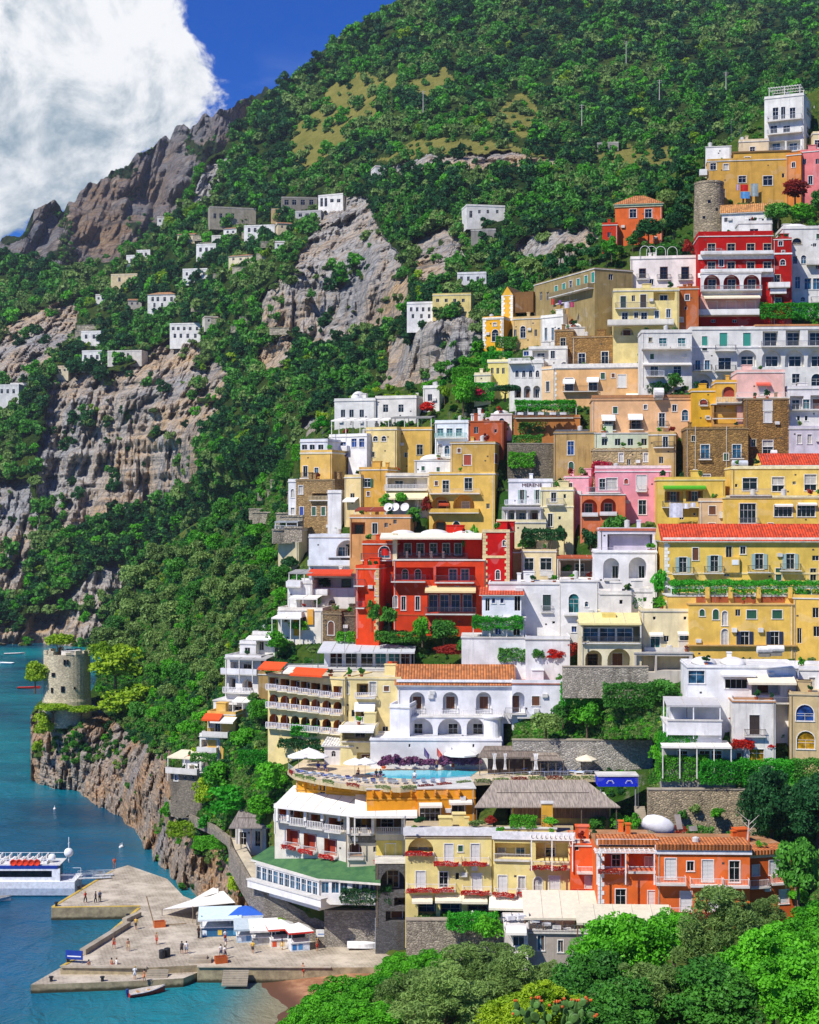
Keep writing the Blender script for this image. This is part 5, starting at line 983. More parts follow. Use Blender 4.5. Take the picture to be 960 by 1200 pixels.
h.wn('g', [876.6], 590, 613, 19).bal(866, 889, 614, .6, 'bar', '#8a8d90').wn('g', [918, 945], 592, 605.5, 21).awn(908, 929, 590.5, .6, .2, '#efe8d8').awn(935, 957, 589, .6, .2, '#efe8d8').band(583.5, .4, .12, '#efe2b0', 'F').bal(855, 904, 580, .3, 'bar', '#a0a0a2').done()
h = H('house', 'white house with two tall arches and a lilac curtained top terrace', 'house', 697, 770, 648, 706, '#eeecea', yaw=4, dep=9, D=233, wear=.25, rc='#d8d4d0', par=.3)
h.lg(707, 726, 654, 679, 2.2, True).lg(737, 758, 653, 678, 2.2, True).wn('g', [721, 752], 663, 678, 7, inset=2.2).wn('k', [754.5], 689, 699, 9, arch=True).bal(708, 725, 679.5, .3, 'wall', '#e8e4de', .3).band(648.5, .35, .1, '#f2f0ec', 'F').done()
h = H('house', 'curtained roof terrace storey on the white house with two arches', 'house', 703, 770, 621, 650, '#e4dee4', yaw=4, dep=7, D=235, wear=.3, rc='#cfc6c0', par=.15, ext=.3); h.lg(712, 765, 626, 648, 2.5).bal(699, 768, 648, 1.3, 'bar', '#c9c2c6', .9).band(622, .4, .15, '#c06a50', 'F').done()
h.box('curtain', 714, 762, 627, 647, 1.2, 1.25, col='#c6bccb')
h = H('house', 'long yellow house with red tile roof and green balconies above the vine terrace', 'house', 779, 985, 634, 700, '#eac45c', yaw=3, dep=9, D=226, wear=.3, roof='gable', rc='#dc4a1c', rh=2.6, eave=.6, trim='#efe6cc')
h.wn('goP', [800.5], 653, 671, 9).wn('goP', [837.5], 651, 670, 9).wn('goP', [890, 926.5], 649, 667, 9.5); h.bal(788, 813, 672, .9, 'bar', '#4c5a54').bal(825, 848, 671, .9, 'bar', '#4c5a54').bal(876, 902, 670, .9, 'bar', '#4c5a54').bal(914, 938, 668, .9, 'bar', '#4c5a54')
h.box('window_bay', 848, 867, 653, 671, -.5, -.002, col='#e6bb58').wn('gx', [956], 651, 657, 8).wn('k', [938], 689, 704, 9).quoin((0,), '#f2ecdc').band(636, .8, .25, '#efe6d4', 'F').band(673, .3, .08, '#efd898', 'F', 'string_course').done()
h.box('bay_ac_box', 858, 866, 656, 662, -.56, -.502, col='#f2f2f0')  # white air conditioner box on the bay
h = H('house', 'lower yellow building with green shutters and blue doors under the vine terrace', 'house', 808, 930, 709, 772, '#eabf5a', yaw=2, dep=9, D=217, wear=.35, roof='flat', rc='#cfa868', par=0)
h.wn('sG', [839], 714, 726, 7, arch=True).wn('sG', [823], 714, 722, 6, arch=True).wn('c', [849.5], 716, 733, 6.5, arch=True).wn('gx', [865], 714, 722, 6).wn('sG', [881, 911], 715, 725, 11.5).wn('c', [849.5], 737, 756, 8, arch=True).wn('koN', [873], 740, 757, 10).wn('koN', [908], 740, 758, 10); h.box('air_conditioner', 858, 864, 736, 741, -.4, -.01, col=W).box('air_conditioner', 889, 895, 736, 741, -.4, -.01, col=W).band(757, .2, .5, '#c9a060', 'F', 'ledge').done()
h = H('house', 'yellow wing with a small window at the right edge beside the blue doors', 'house', 930, 985, 702, 772, '#e6bb58', yaw=16, dep=8, D=216, wear=.35); h.wn('gx', [956], 712, 724, 7).wn('gx', [957], 734, 746, 7).wn('kx', [937], 736, 754, 5).done()
h = H('terrace', 'yellow vine terrace with brick parapet in front of the long yellow house', 'terrace', 783, 985, 699, 712, '#e8bf60', yaw=2, dep=7, D=219, wear=.3, roof='none');
for i, (a, b) in enumerate(((816, 827), (833, 854), (861, 886), (892, 920), (931, 960))): h.box('brick_panel', a, b, 699.5, 706, -.05, -.002, col='#a85a34')
h.done(); h.posts([829, 856, 889, 926], 688, 701, -.2, .3, '#e6bb58', 'pier', True)
canopy('vine_pergola', 'long vine pergola with white columns on the yellow terrace', 'pergola', 786, 985, 689, 219, 5, 2, 3.2, slats=True, nx=7, leaf='vine', post='#eceae4')
# ---- white lower centre
h = H('house', 'white house with a green shutter and bright sunlit side wall, centre right', 'house', 573, 658, 685, 760, '#e6e3de', yaw=4, dep=9, D=232, wear=.2, rc='#c8c4bc', par=.2); h.wn('sD', [641], 697, 716, 9.5).bal(634, 648, 717, .4, 'bar', '#b8b8ba').wn('kx', [649], 728, 731, 3.5).box('air_conditioner', 604, 613, 689, 694, -.4, -.01, col='#d9d7d2').done()
h = H('house', 'white house with a green glazed arched door at the centre right', 'house', 657, 702, 682, 760, '#e6e3de', yaw=5, dep=9, D=231, wear=.2, rc='#cfcac2', par=.2); h.wn('t', [672.5], 696, 718, 12, arch=True).wn('n', [687.5], 705, 711, 4, arch=True).bal(661, 686, 720, .8, 'wall', '#eeece8', .3).wn('u', [673], 734, 741, 6).done()
h = H('house', 'small white cottage front with a red tile edge beside the sunlit white wall', 'house', 565, 611, 697, 722, '#ecebee', yaw=4, dep=5, D=229.5, wear=.2, roof='shed', rc='#d8562c', rh=.9, eave=.5); h.wn('kx', [571.5], 701, 716, 5).wn('u', [578.5, 588.5], 701, 707, 4).wn('kx', [606.5], 698, 716, 7).done()
h = H('terrace', 'rough whitewashed terrace wall with a shaded veranda, below the white cottage', 'terrace', 541, 621, 748, 782, '#e8e6e2', yaw=3, dep=9, D=226.5, wear=.7, rc='#cfcac4', par=.0); h.done()
h = H('house', 'shaded white veranda with dark doors on the whitewashed terrace', 'house', 566, 616, 724, 750, '#dfdde2', yaw=3, dep=5, D=229, roof='none'); h.wn('k', [605.5], 730, 745, 8).wn('u', [584], 733, 744, 7).wn('c', [576], 733, 744, 5).done()
canopy('vine_pergola', 'leafy green pergola over the white veranda, centre', 'pergola', 554, 614, 731, 227, 4, 3, 2.6, slats=True, nx=4, leaf='vine')
h = H('terrace', 'white lower terrace parapet right of the whitewashed wall', 'terrace', 616, 668, 750, 782, '#e6e4e4', yaw=3, dep=7, D=225.5, wear=.4, rc='#b8b4ac'); h.done()
h = H('house', 'cream house with a glazed dark sunroom over two big arches', 'house', 681, 752, 733, 792, '#e9dcb4', yaw=3, dep=9, D=217, wear=.4, rc='#d8c890', par=.1)
h.lg(684, 750, 734, 752, 2.5); h.wn('n', [692, 712, 732], 736, 751.5, 18, inset=.6); h.bal(682, 750, 753, .5, 'bar', '#5c5a52', .9).lg(686, 706, 762, 790, 3, True).lg(712, 739, 760, 790, 3, True).box('planter_row', 706, 722, 719, 725, 1, 4, col='#e4cc74').done()
canopy('sunroom_roof', 'pale yellow glass roof of the dark sunroom', 'roof', 679, 752, 730.5, 215.5, 5, 3, .6, col='#e9d896', slope=.25, nx=2)
h = H('house', 'cream house with two green balcony doors right of the glazed sunroom', 'house', 752, 823, 717, 790, '#ecdcae', yaw=4, dep=9, D=218.5, wear=.4, rc='#c9c2b2', par=.3); h.wn('t', [768], 742, 760, 11).wn('t', [802], 742, 759, 11).wn('kx', [767, 803], 722.5, 726.5, 3.5).wn('gx', [781], 745, 752, 6).bal(754, 820, 762, 1.0, 'wall', '#ddd6c6', .5).awn(761, 777, 741, .7, .3, '#e6e0d0').awn(794, 810, 740, .7, .3, '#e6e0d0').done()
h = H('house', 'shaded porch with white posts under the two green balcony doors', 'house', 744, 812, 766, 792, '#cfc6b8', yaw=4, dep=6, D=216, roof='flat', rc='#b6b2aa', par=0); h.lg(746, 768, 768, 788, 3).lg(770, 808, 769, 786, 3).done()
for (lab, x0, x1, yt, yb, dd) in (('low white roof block with chimney between sunroom and arch house', 704, 740, 697, 718, 223), ('small white chimney house on the flat roofs above the sunroom', 735, 765, 694, 716, 224)):
 h = H('house', lab, 'house', x0, x1, yt, yb, '#e9e3d8', yaw=4, dep=6, D=dd); h.wn('kx', [(x0+x1)/2+6], yt+6, yt+11, 4).done()
# ---- right lower white houses
h = H('house', 'white house with a blue corner window and cream awning terrace, lower right', 'house', 806, 936, 783, 838, '#edebe8', yaw=4, dep=9, D=203, wear=.45, rc='#dcdad6', par=.25)
h.wn('n', [816.5], 786, 801, 19).wn('g', [863], 796, 807, 26).lg(881, 915, 800, 815, 3).awn(874, 930, 791, 2.6, .8, '#eadcc0').awn(845, 885, 788, 1.2, .2, '#e8e6e2').bal(858, 927, 822, 1.6, 'bar', '#8c8e92', .8).dome(815, 845, .9).dome(850, 880, .9).done()
h = H('house', 'peeling white square house with a brown shuttered balcony door, lower right', 'house', 859, 909, 823, 898, '#e9e4da', yaw=5, dep=8, D=199, wear=.95, rc='#c08a5c', par=.15); h.wn('sK', [884.5], 838, 861, 12).bal(872, 897, 862, .6, 'bar', '#5a4a40', .9).wn('y', [887], 878, 893, 17).lg(862, 872, 880, 894, 1).done()
h = H('house', 'white veranda house with square pillars under a slatted roof, lower right', 'house', 782, 846, 851, 882, '#e9e6e4', yaw=4, dep=9, D=199.5, wear=.35, roof='none'); h.done()
h = H('house', 'dark windowed back wall of the white pillar veranda', 'house', 786, 848, 824, 853, '#e2e0e0', yaw=4, dep=5, D=204, roof='none'); h.wn('g', [810, 824, 838], 829, 842, 11).done()
canopy('veranda_roof', 'grey slatted veranda roof on square white pillars, lower right', 'roof', 781, 845, 826.5, 199, 5, 4, 3, col='#bdbab8', slope=.12, nx=3, rows=2, post='#efedea')
h0 = H('terrace', 'white railed parapet of the pillar veranda', 'terrace', 783, 846, 845, 853, '#eceae8', yaw=4, dep=.3, D=198.8, roof='none', ext=1); h0.done()
h = H('house', 'tan house with a blue arched and a yellow arched window at the right edge', 'house', 926, 985, 815, 905, '#d2b988', yaw=10, dep=9, D=199, wear=.75, rc='#c9b894', par=.3); h.wn('u', [943.5], 826, 845, 21, arch=True).wn('y', [944.5], 857, 878, 21, arch=True).done()
h = H('house', 'white gabled house with a terracotta hood at the right edge', 'house', 930, 985, 786, 822, '#e9e7e4', yaw=8, dep=8, D=205, wear=.4); h.wn('c', [952], 794, 808, 7).awn(931, 944, 797, .8, .5, '#c86a3a').done()
canopy('terrace_canopy', 'white flat canopy over the shady terrace below the pillar veranda', 'canopy', 776, 858, 875, 196.5, 5, 4, 2.8, slope=.03, nx=5, leaf=None)
h = H('house', 'shady terrace room with blue chairs below the pillar veranda', 'house', 776, 862, 877, 898, '#b9b0a4', yaw=4, dep=6, D=198.5, roof='none'); h.wn('k', [800, 826, 840], 880, 893, 12).done()
# ---- cream stepped hotel, tile roofed villa
h = H('hotel', 'flat roofed glass pavilion with grey metal roof above the stepped cream hotel', 'hotel', 380, 482, 762, 790, '#d8dade', yaw=3, dep=9, D=236, wear=.2, roof='none'); h.wn('g', [394, 412, 430], 765, 783, 14).wn('t', [446, 462], 765, 783, 13).wn('g', [475], 765, 783, 10).done()
canopy('metal_roof', 'wide pale metal roof of the glass pavilion', 'roof', 372, 486, 764, 233.5, 9, 3, 3, col='#c9cbcc', slope=.1, nx=6, post='#4a4c50')
h = H('terrace', 'grey railed terrace of the glass pavilion over the cream hotel', 'terrace', 334, 470, 785, 800, '#b9b4aa', yaw=2, dep=6, D=232.5, roof='none', ext=1); h.bal(334, 470, 785, .6, 'bar', '#90949a', 1.0).done()
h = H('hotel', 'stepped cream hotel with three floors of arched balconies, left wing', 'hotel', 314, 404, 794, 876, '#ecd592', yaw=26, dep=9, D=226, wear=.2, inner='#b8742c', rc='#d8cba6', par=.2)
def pxrow(y, m): return [(x, y+(x-314)*m) for x in (321, 334, 346, 358, 370, 383, 396)]
for r, (y, hh) in enumerate(((802, 12), (823, 13), (847, 14))):
 for i, (x, yy) in enumerate(pxrow(y, .135-.02*r)):
  h.lg(x-5.2, x+5.2, yy-hh+3, yy+3, 1.5, r > 0)
  if r == 1 and i < 2: h.wn('c', [x], yy-8, yy+3, 6, inset=1.5, arch=True)
  elif i % 3 == 2: h.wn('bfb', [x], yy-8, yy+3, 6, inset=1.5)
  h.bal(x-6, x+6, yy+4.3, .9, 'balus', '#dcd8dc', .85, slab='#e8dcb8')
h.done()
h.awn(310, 337, 775.5, 2.0, .9, '#e0521e'); h.awn(347, 385, 782.5, 2.0, .9, '#e0521e'); h.awn(336, 349, 782, 1.6, .6, '#efe4cc')
h = H('hotel', 'right wing of the stepped cream hotel with a round white awning', 'hotel', 400, 470, 796, 878, '#ead596', yaw=4, dep=9, D=223.5, wear=.25, rc='#d8cba6', par=.2)
h.wn('c', [404.5], 799, 813, 8).lg(418, 432, 801, 815, 1.5).wn('c', [437], 799, 815, 8).bal(417, 440, 817, .9, 'balus', '#dcd8dc', .8).wn('sB', [453], 804, 810, 6).lg(417, 441, 832, 843, 1.5).bal(416, 440, 845, .9, 'balus', '#dcd8dc', .8).awn(416, 440, 823, 1.2, 1.0, '#f2efe6').wn('gx', [388+18, 396+18], 832, 840, 4).done()
h = H('hotel', 'cream block with an open dining loggia under a white awning, below the round awning', 'hotel', 399, 440, 852, 900, '#eadb9e', yaw=5, dep=7, D=219, wear=.3, par=.1); h.lg(401, 438, 856, 868, 3).wn('gx', [433], 887, 894, 6).lg(418, 436, 882, 900, 2).awn(398, 440, 850, 2.4, .5, '#f0ece2').bal(400, 438, 868.5, .3, 'bar', '#66605a', .8).done()
h = H('house', 'white slope of a stair house with a round window beside the dining loggia', 'house', 380, 412, 874, 896, '#e6e0da', yaw=8, dep=6, D=219.5, wear=.4, roof='shed', rc='#e0dcd4', rh=1.0); h.wn('kx', [391], 880, 887, 5, arch=True).done()
h = H('villa', 'white villa with a clay tile roof, arched loggia and long balcony, centre', 'villa', 466, 601, 803, 840, '#e6e4e4', yaw=2, dep=9, D=222, wear=.3, roof='gable', rc='#bd7440', rh=2.7, eave=.45, ext=1)
for x in (489, 528, 567): h.lg(x-9, x+9, 811, 836, 1.4, True); h.wn('sB', [x], 816, 831, 10, inset=1.4); h.bal(x-10, x+10, 836.5, .12, 'bar', '#8a8a8c', .8)
h.band(799.5, .4, .15, '#f2f0ee', 'F'); h.bal(472, 590, 838.5, 1.5, 'balus', '#d9d6d6', 1.0, slab='#efeef0').done()
h = H('villa', 'right part of the white villa with a terrace and brown shutters', 'villa', 600, 662, 802, 842, '#ecebee', yaw=2, dep=9, D=221, wear=.3, rc='#a8603c', par=.5); h.lg(594+3, 615, 811, 836, 1.4, True).wn('sB', [603.5], 815, 834, 10, inset=1.4).wn('sB', [628], 816, 827, 9).bal(592, 616, 835.5, 1.0, 'bar', '#8a8a8e', .9).bal(606, 662, 840, .8, 'wall', '#d9d9dc', .5).done()
h = H('villa', 'lower storey of the white villa with three deep arches and a railing', 'villa', 477, 590, 841, 884, '#e6e4e4', yaw=2, dep=8, D=219.5, wear=.25, roof='none', ext=2)
for x, w_ in ((493.5, 14), (527, 14), (557, 10)): h.lg(x-w_, x+w_, 841.8, 868, 2.6, True)
h.wn('g', [490, 531, 560], 848, 866, 11, inset=2.6); h.bal(477, 567, 868.5, .8, 'bar', '#84868c', 1.0).done()
b = MB(); b.lathe([(1.35, -4), (1.3, 0), (1.25, 5.2), (1.6, 5.5), (1.6, 5.7)], n=20); tag(b.build('round_turret', plaster('#f0eee9', .3), None, (X(577, gm(218.5)), gm(218.5), Z(884, gm(218.5))), smooth=False), 'white round turret at the right corner of the white villa', 'turret')
h = H('terrace', 'high sunlit white base wall of the white villa above the pool', 'terrace', 434, 588, 868, 912, '#e8e6e2', yaw=2, dep=7, D=216, wear=.2, rc='#e4e2e2', par=.2); h.wn('kx', [480, 555], 872, 876, 2).done()
h = H('terrace', 'white stair tower with a stone chimney left of the white villa', 'terrace', 457, 480, 830, 880, '#eeecf0', yaw=12, dep=6, D=219, wear=.3); h.done()
# ---- pool hotel
h = H('hotel', 'ochre curved front of the pool terrace, left part with arched brackets', 'hotel', 347, 430, 914, 946, OCH, yaw=27, dep=14, D=208.5, wear=.2, roof='none', ext=2); h.done()
def brackets(h, xs, y0, y1):
 for px in xs:
  q = h.u(px); zt = h.z(px, y0); zb = h.z(px, y1); b = MB()
  pts = [(0, 0), (-.8, zt-zb)]+[(-.8+.8*math.sin(t*math.pi/12), (zt-zb)*math.cos(t*math.pi/12)*1.0) for t in range(1, 6)]
  b.prism([(-.12, -.03), (.12, -.03), (.12, -.7), (-.12, -.7)], (zt-zb)*.72, zt-zb); b.prism([(-.11, -.03), (.11, -.03), (.11, -.36), (-.11, -.36)], (zt-zb)*.36, (zt-zb)*.719)
  h.place(b.build('bracket', h.wall), q, zb)
brackets(h, [358, 368, 379, 390, 401, 412, 423], 916, 931); h.band(929, .18, .1, '#e2a030', 'F', 'moulding')
h = H('hotel', 'ochre middle part of the pool terrace front with brackets over the awning', 'hotel', 430, 490, 925.3, 953, '#e79a24', yaw=-3, dep=14, D=201.3, wear=.3, roof='none', ext=.5); h.done(); brackets(h, [437, 447, 458, 469, 482], 926, 937); h.band(937, .18, .1, '#e2a030', 'F', 'moulding')
h = H('hotel', 'ochre right part of the pool terrace front with white framed doors', 'hotel', 490, 557, 924.6, 975, '#e79a24', yaw=-3, dep=14, D=201, wear=.3, roof='none', ext=.5)
h.wn('g', [504], 947, 966, 24).wn('g', [537], 944, 968, 15).awn(491, 518, 940.5, .8, .3, '#e8dccb').awn(526, 553, 937, .8, .3, '#e8dccb').done(); brackets(h, [497, 510, 524, 538], 925.5, 936); h.band(936.5, .18, .1, '#e2a030', 'F', 'moulding')
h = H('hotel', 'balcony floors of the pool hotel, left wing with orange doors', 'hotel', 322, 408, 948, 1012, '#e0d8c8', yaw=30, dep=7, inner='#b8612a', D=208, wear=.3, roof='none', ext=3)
for px, y in ((344, 973), (364, 978), (388, 984)): h.lg(px-8, px+7, y-1, y+18, 1.6); h.wn('sR', [px], y, y+18, 13, inset=1.2); h.bal(px-9, px+8, y+20, .8, 'bar', '#dcd8d4', .9, slab='#d8d4cc', flowers='red')
for px, y in ((335, 956), (353, 960), (373, 964), (394, 968)): h.lg(px-8.5, px+8.5, y-12+3, y+4, 2.5); h.bal(px-9.5, px+9.5, y+5.5, 1.0, 'balus', '#e2dedb', 1.0)
h.done(); h.posts([325, 338, 358, 378, 398], 946, 962, -1.0, .2, '#eceae6', sq=True)
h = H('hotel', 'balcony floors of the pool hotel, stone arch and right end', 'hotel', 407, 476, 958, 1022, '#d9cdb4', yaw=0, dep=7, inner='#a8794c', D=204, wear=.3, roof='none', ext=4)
h.lg(402+6, 437, 958.5, 973, 2.5).lg(441, 472, 958.5, 974, 2.5).wn('g', [454], 960, 973, 14, inset=2.5).bal(401+6, 438, 976, 1.0, 'balus', '#d8d6d4', .9).bal(441, 472, 976, .6, 'balus', '#d8d6d4', .9)
h.lg(408, 424, 988, 1003, 1.6, True).box('yellow_bay', 441, 472, 985, 1010, -.06, -.003, col='#e8cf6c'); h.bal(407, 426, 1006, .4, 'bar', '#dcd8d8', .9).wn('c', [458], 989, 1008, 11, inset=-.06).bal(440, 472, 1009, .8, 'bar', '#d8d4d4', .9, flowers='red')
h.box('stone_face', 400+8, 440, 979, 988, -.05, -.003, mat=stone('#9a948c', 2.2)).done(); h.posts([399+9, 437, 472], 957, 977, -1.0, .2, '#eceae6', sq=True)
h = H('hotel', 'dark arched passage at street level between green roof and yellow hotel', 'hotel', 440, 478, 1012, 1082, mat=stone('#5c5c60', 2.0), yaw=0, dep=8, D=200, roof='none', ext=5); h.lg(446, 475, 1019, 1046, 3, True).lg(462, 480, 1052, 1062, 2).lg(452, 478, 1068, 1080, 2).done()
canopy('long_awning', 'long white striped awning over the hotel balconies, left run', 'awning', 321, 416, 949.5, 205.5, 5, 30, 2.5, col='#eeeae0', slope=.42, nx=2, valance=.3)
canopy('long_awning', 'long white striped awning over the hotel balconies, right run', 'awning', 415, 489, 956, 200, 5.5, 0, 2.5, col='#eeeae0', slope=.34, nx=2, valance=.3)
h = H('hotel', 'buttery yellow hotel with red geranium balconies and a restaurant at street level', 'hotel', 475, 579, 982, 1084, '#ecd88c', yaw=1, dep=10, D=190, wear=.25, roof='flat', rc='#b8a684', par=0, ext=3)
h.lg(476+2, 508, 981.5, 1000, 2.2, True).wn('c', [496], 983, 999.5, 11, inset=2.2).bal(477, 509, 1000.5, .4, 'wall', '#e4dccb', .25, flowers='red')
h.wn('sW', [526], 989, 1010, 10).wn('sW', [557], 989, 1010, 10).bal(510, 540, 1011.5, .9, 'bar', '#e8e4de', .9, flowers='red').bal(543, 573, 1011.5, .9, 'bar', '#e8e4de', .9, flowers='red')
h.wn('sW', [493], 1021, 1040, 11).wn('g', [520], 1022, 1040, 10).wn('gx', [536], 1023, 1031, 4.5).wn('sW', [559], 1024, 1043, 11); h.bal(477, 534, 1042, 1.0, 'bar', '#e8e4de', .9, flowers='red').bal(542, 576, 1045, 1.0, 'bar', '#e8e4de', .9, flowers='red'); h.band(979, 1.0, .25, '#e9e6e4', 'F')
h.lg(490, 511, 1056, 1074, 3).lg(516, 541, 1058, 1076, 3).lg(548, 573, 1060, 1077, 3); h.wn('n', [500], 1057, 1073.5, 18, inset=2.5).wn('n', [528], 1059, 1075.5, 22, inset=2.5).wn('n', [560], 1061, 1076.5, 22, inset=2.5)
h.awn(483, 507, 1049.5, 1.6, .4, '#eee3c4').awn(510, 541, 1048.5, 1.7, .4, '#eee3c4').awn(541, 571, 1049.5, 1.7, .4, '#eee3c4').awn(574-1, 578, 1050, 1.7, .4, '#eee3c4').band(1046.5, .15, .06, '#d8c27c', 'F').done()
h = H('hotel', 'right half of the buttery yellow hotel with a loggia and an arched window', 'hotel', 579, 671, 985, 1090, '#ecd88c', yaw=6, dep=10, D=189, wear=.25, roof='flat', rc='#b8a684', par=0)
h.lg(580, 622, 988, 1007, 2.2).wn('c', [588], 989, 998, 8, inset=2.2).wn('n', [610], 989, 1006.5, 10, inset=2.2).bal(579, 621, 1007.5, .3, 'bar', '#dcd6cc', .8)
h.lg(628, 666, 988, 1008, 2.2).wn('g', [645], 989, 1007.5, 11, inset=2.2).bal(623, 667, 1016, .9, 'bar', '#e0dcd6', .9, flowers='red')
h.wn('sW', [589], 1026, 1046, 10).wn('cfw', [611.5], 1027, 1047, 8).wn('c', [630.5], 1028, 1048, 10, arch=True).wn('sW', [650], 1027, 1043, 12); h.bal(580, 606, 1047.5, 1.0, 'bar', '#e8e4de', .9, flowers='red').bal(606, 618, 1048.5, .4, 'bar', '#e8e4de', .9, flowers='red').bal(623, 638, 1050, .4, 'bar', '#e8e4de', .7, flowers='red'); h.band(984, 1.0, .25, '#e9e6e4', 'F'); h.awn(574, 618, 1049, 2.4, 1.1, '#efe7d0'); h.lg(582, 616, 1062, 1078, 3).done()
canopy('slat_pergola', 'white slatted pergola over the right loggia of the yellow hotel', 'pergola', 622, 672, 984, 187, 3, 6, 2.5, slats=True, nx=3, post='#eeeae2')
h = H('terrace', 'cream roof terrace parapet full of plants on the yellow hotel', 'terrace', 476, 652, 971, 984, '#e6cf88', yaw=2, dep=.4, D=190.8, wear=.3, roof='none', ext=1); h.done(); h.box('tile_coping', 476, 652, 970, 971.5, -.1, .5, col='#b8704a')
h = H('terrace', 'ochre corner wall with a white ball finial on the plant filled roof terrace', 'terrace', 635, 648, 942, 974, '#e0a83c', yaw=2, dep=1.2, D=192, roof='none', ext=1); h.done()
h = H('restaurant', 'cane clad restaurant hall on a yellow base under the big cane roof', 'restaurant', 600, 716, 944, 985, '#e6c860', yaw=1, dep=9, D=198, wear=.3, roof='none'); h.box('cane_screen', 602, 714, 944, 959, -.1, -.004, mat=thatch('#9a7a58')); h.done()
def hiproof(name, label, x0, x1, ye, yr, D, dep, lean, mat, cat='roof'):
 """sloping cane roof: eaves at row ye, ridge at row yr"""
 D = gm(D); a, b = X(x0, D), X(x1, D); z0 = Z(ye, D); z1 = Z(yr, D+dep); r = empty(name, (a, D, z0), 0, label, cat); w = b-a; m = MB(); t = .16
 q = [(0, 0, 0), (w, 0, 0), (w-lean[1], dep, z1-z0), (lean[0], dep, z1-z0)]
 m.poly(q); m.poly([(x, y, z-t) for x, y, z in q][::-1])
 for i in range(4): A, B = q[i], q[(i+1) % 4]; m.poly([A, (A[0], A[1], A[2]-t), (B[0], B[1], B[2]-t), B])
 m.poly([(w, 0, 0), (w-lean[1], dep+dep*.9, 0), (w-lean[1], dep, z1-z0)]); m.poly([q[3], q[2], (w-lean[1], dep*1.9, 0), (lean[0], dep*1.9, 0)])
 m.build('roof_cover', mat, r); p = MB()
 for i in range(5): p.bar((w*i/4*.96+.3, .25, -3.2), (w*i/4*.96+.3, .25, -.1), .09)
 p.build('post', plain('#6a5a48'), r); k = MB().bar((lean[0], dep*.5, (z1-z0)*.5+.05), (w-lean[1], dep*.5, (z1-z0)*.5+.05), .06).build('batten', plain('#5e5348'), r); return r
hiproof('cane_roof', 'big grey cane roof with hipped end over the restaurant hall', 556, 727, 945.5, 914, 195.5, 9, (3.2, 3.6), thatch('#a89a8a'))
hiproof('cane_roof', 'small grey cane roof with white curtains beside the pool', 560, 632, 887, 874, 210.5, 5, (1.2, .8), thatch('#86786a'))
hiproof('cane_roof', 'lower right leaf of the cane roof beside the pool', 622, 660, 890.5, 882, 209, 4, (.4, .6), thatch('#9c8e7e'))
hiproof('cane_roof', 'wide grey slat roof of the hut above the winding path, left of the green roof', 268, 318, 970, 948, 221, 6, (1.0, .3), thatch('#8f857e'))
h = H('house', 'white hut with dark doors under the grey slat roof', 'house', 276, 312, 969, 1002, '#d8d2ce', yaw=16, dep=5, D=224.5, roof='none', ext=2); h.wn('k', [285], 975, 996, 8).wn('k', [302], 974, 992, 6).done()
# green roofed restaurant
gfm, gnt, gb = newmat('green_roof_felt'); gg = N(gnt); gnt.links.new(gg.mix(gg.rng(gg.noise(gg.pos(), .6, 6, .65), .3, .7), lin('#2c5a36'), lin('#4c7843')), gb.inputs['Base Color']); gb.inputs['Roughness'].default_value = .9
h = H('restaurant', 'long glazed restaurant with a green roof above the walkway, left run', 'restaurant', 300, 374, 1023, 1048, '#e9e6e2', yaw=47, dep=5, D=205.5, wear=.3, roof='none', ext=1)
for i in range(11):
 px = 303+i*6.6; Yd = h.O[1]+h.u(px)*h.t[1]; tz = h.z0+h.h; h.wn('nx', [px], 600+(HC-tz+.25)*F/Yd, 600+(HC-tz+2.3)*F/Yd, 5.4)
h.done()
h = H('restaurant', 'long glazed restaurant with a green roof above the walkway, right run', 'restaurant', 374, 444, 1033, 1052, '#eceae6', yaw=4, dep=5, D=200.6, wear=.3, roof='none', ext=1)
for px in (381, 393, 403, 417, 428, 438): h.wn('nx', [px], 1034, 1047, 8.5)
h.done()
b = MB()
def rp(px, D, z): D = gm(D); return (X(px, D), D, z)
A_, B_, C_ = rp(294, 212, 0), rp(373, 201.4, Z(1030, gm(201.4))), rp(446, 199, Z(1030, gm(199)))
zE = B_[2]; A_ = rp(294, 213, zE); C_ = rp(446, 199, zE)
A2, B2, C2 = rp(318, 217, zE+1.0), rp(384, 206, zE+1.5), rp(444, 205, zE+1.5)
b.poly([A_, B_, B2, A2]); b.poly([B_, C_, C2, B2])
for p, q in ((A_, B_), (B_, C_)): b.poly([p, q, (q[0], q[1], q[2]-.3), (p[0], p[1], p[2]-.3)], 1)
b.poly([C_, C2, (C2[0], C2[1], C2[2]-1.7), (C_[0], C_[1], C_[2]-.3)], 1); b.poly([A2, B2, (B2[0], B2[1], zE-.2), (A2[0], A2[1], zE-.2)], 1); b.poly([B2, C2, (C2[0], C2[1], zE-.2), (B2[0], B2[1], zE-.2)], 1)
o = b.build('green_roof', [gfm, plain('#dcd8cc')]); tag(o, 'green felt roof bending round the glazed restaurant', 'roof')
h = H('wall', 'white slatted balcony base of the green roofed restaurant', 'wall', 290, 376, 1043, 1050, '#e9e6e2', yaw=46, dep=1, D=204.2, wear=.3, roof='none', ext=.2); h.done()
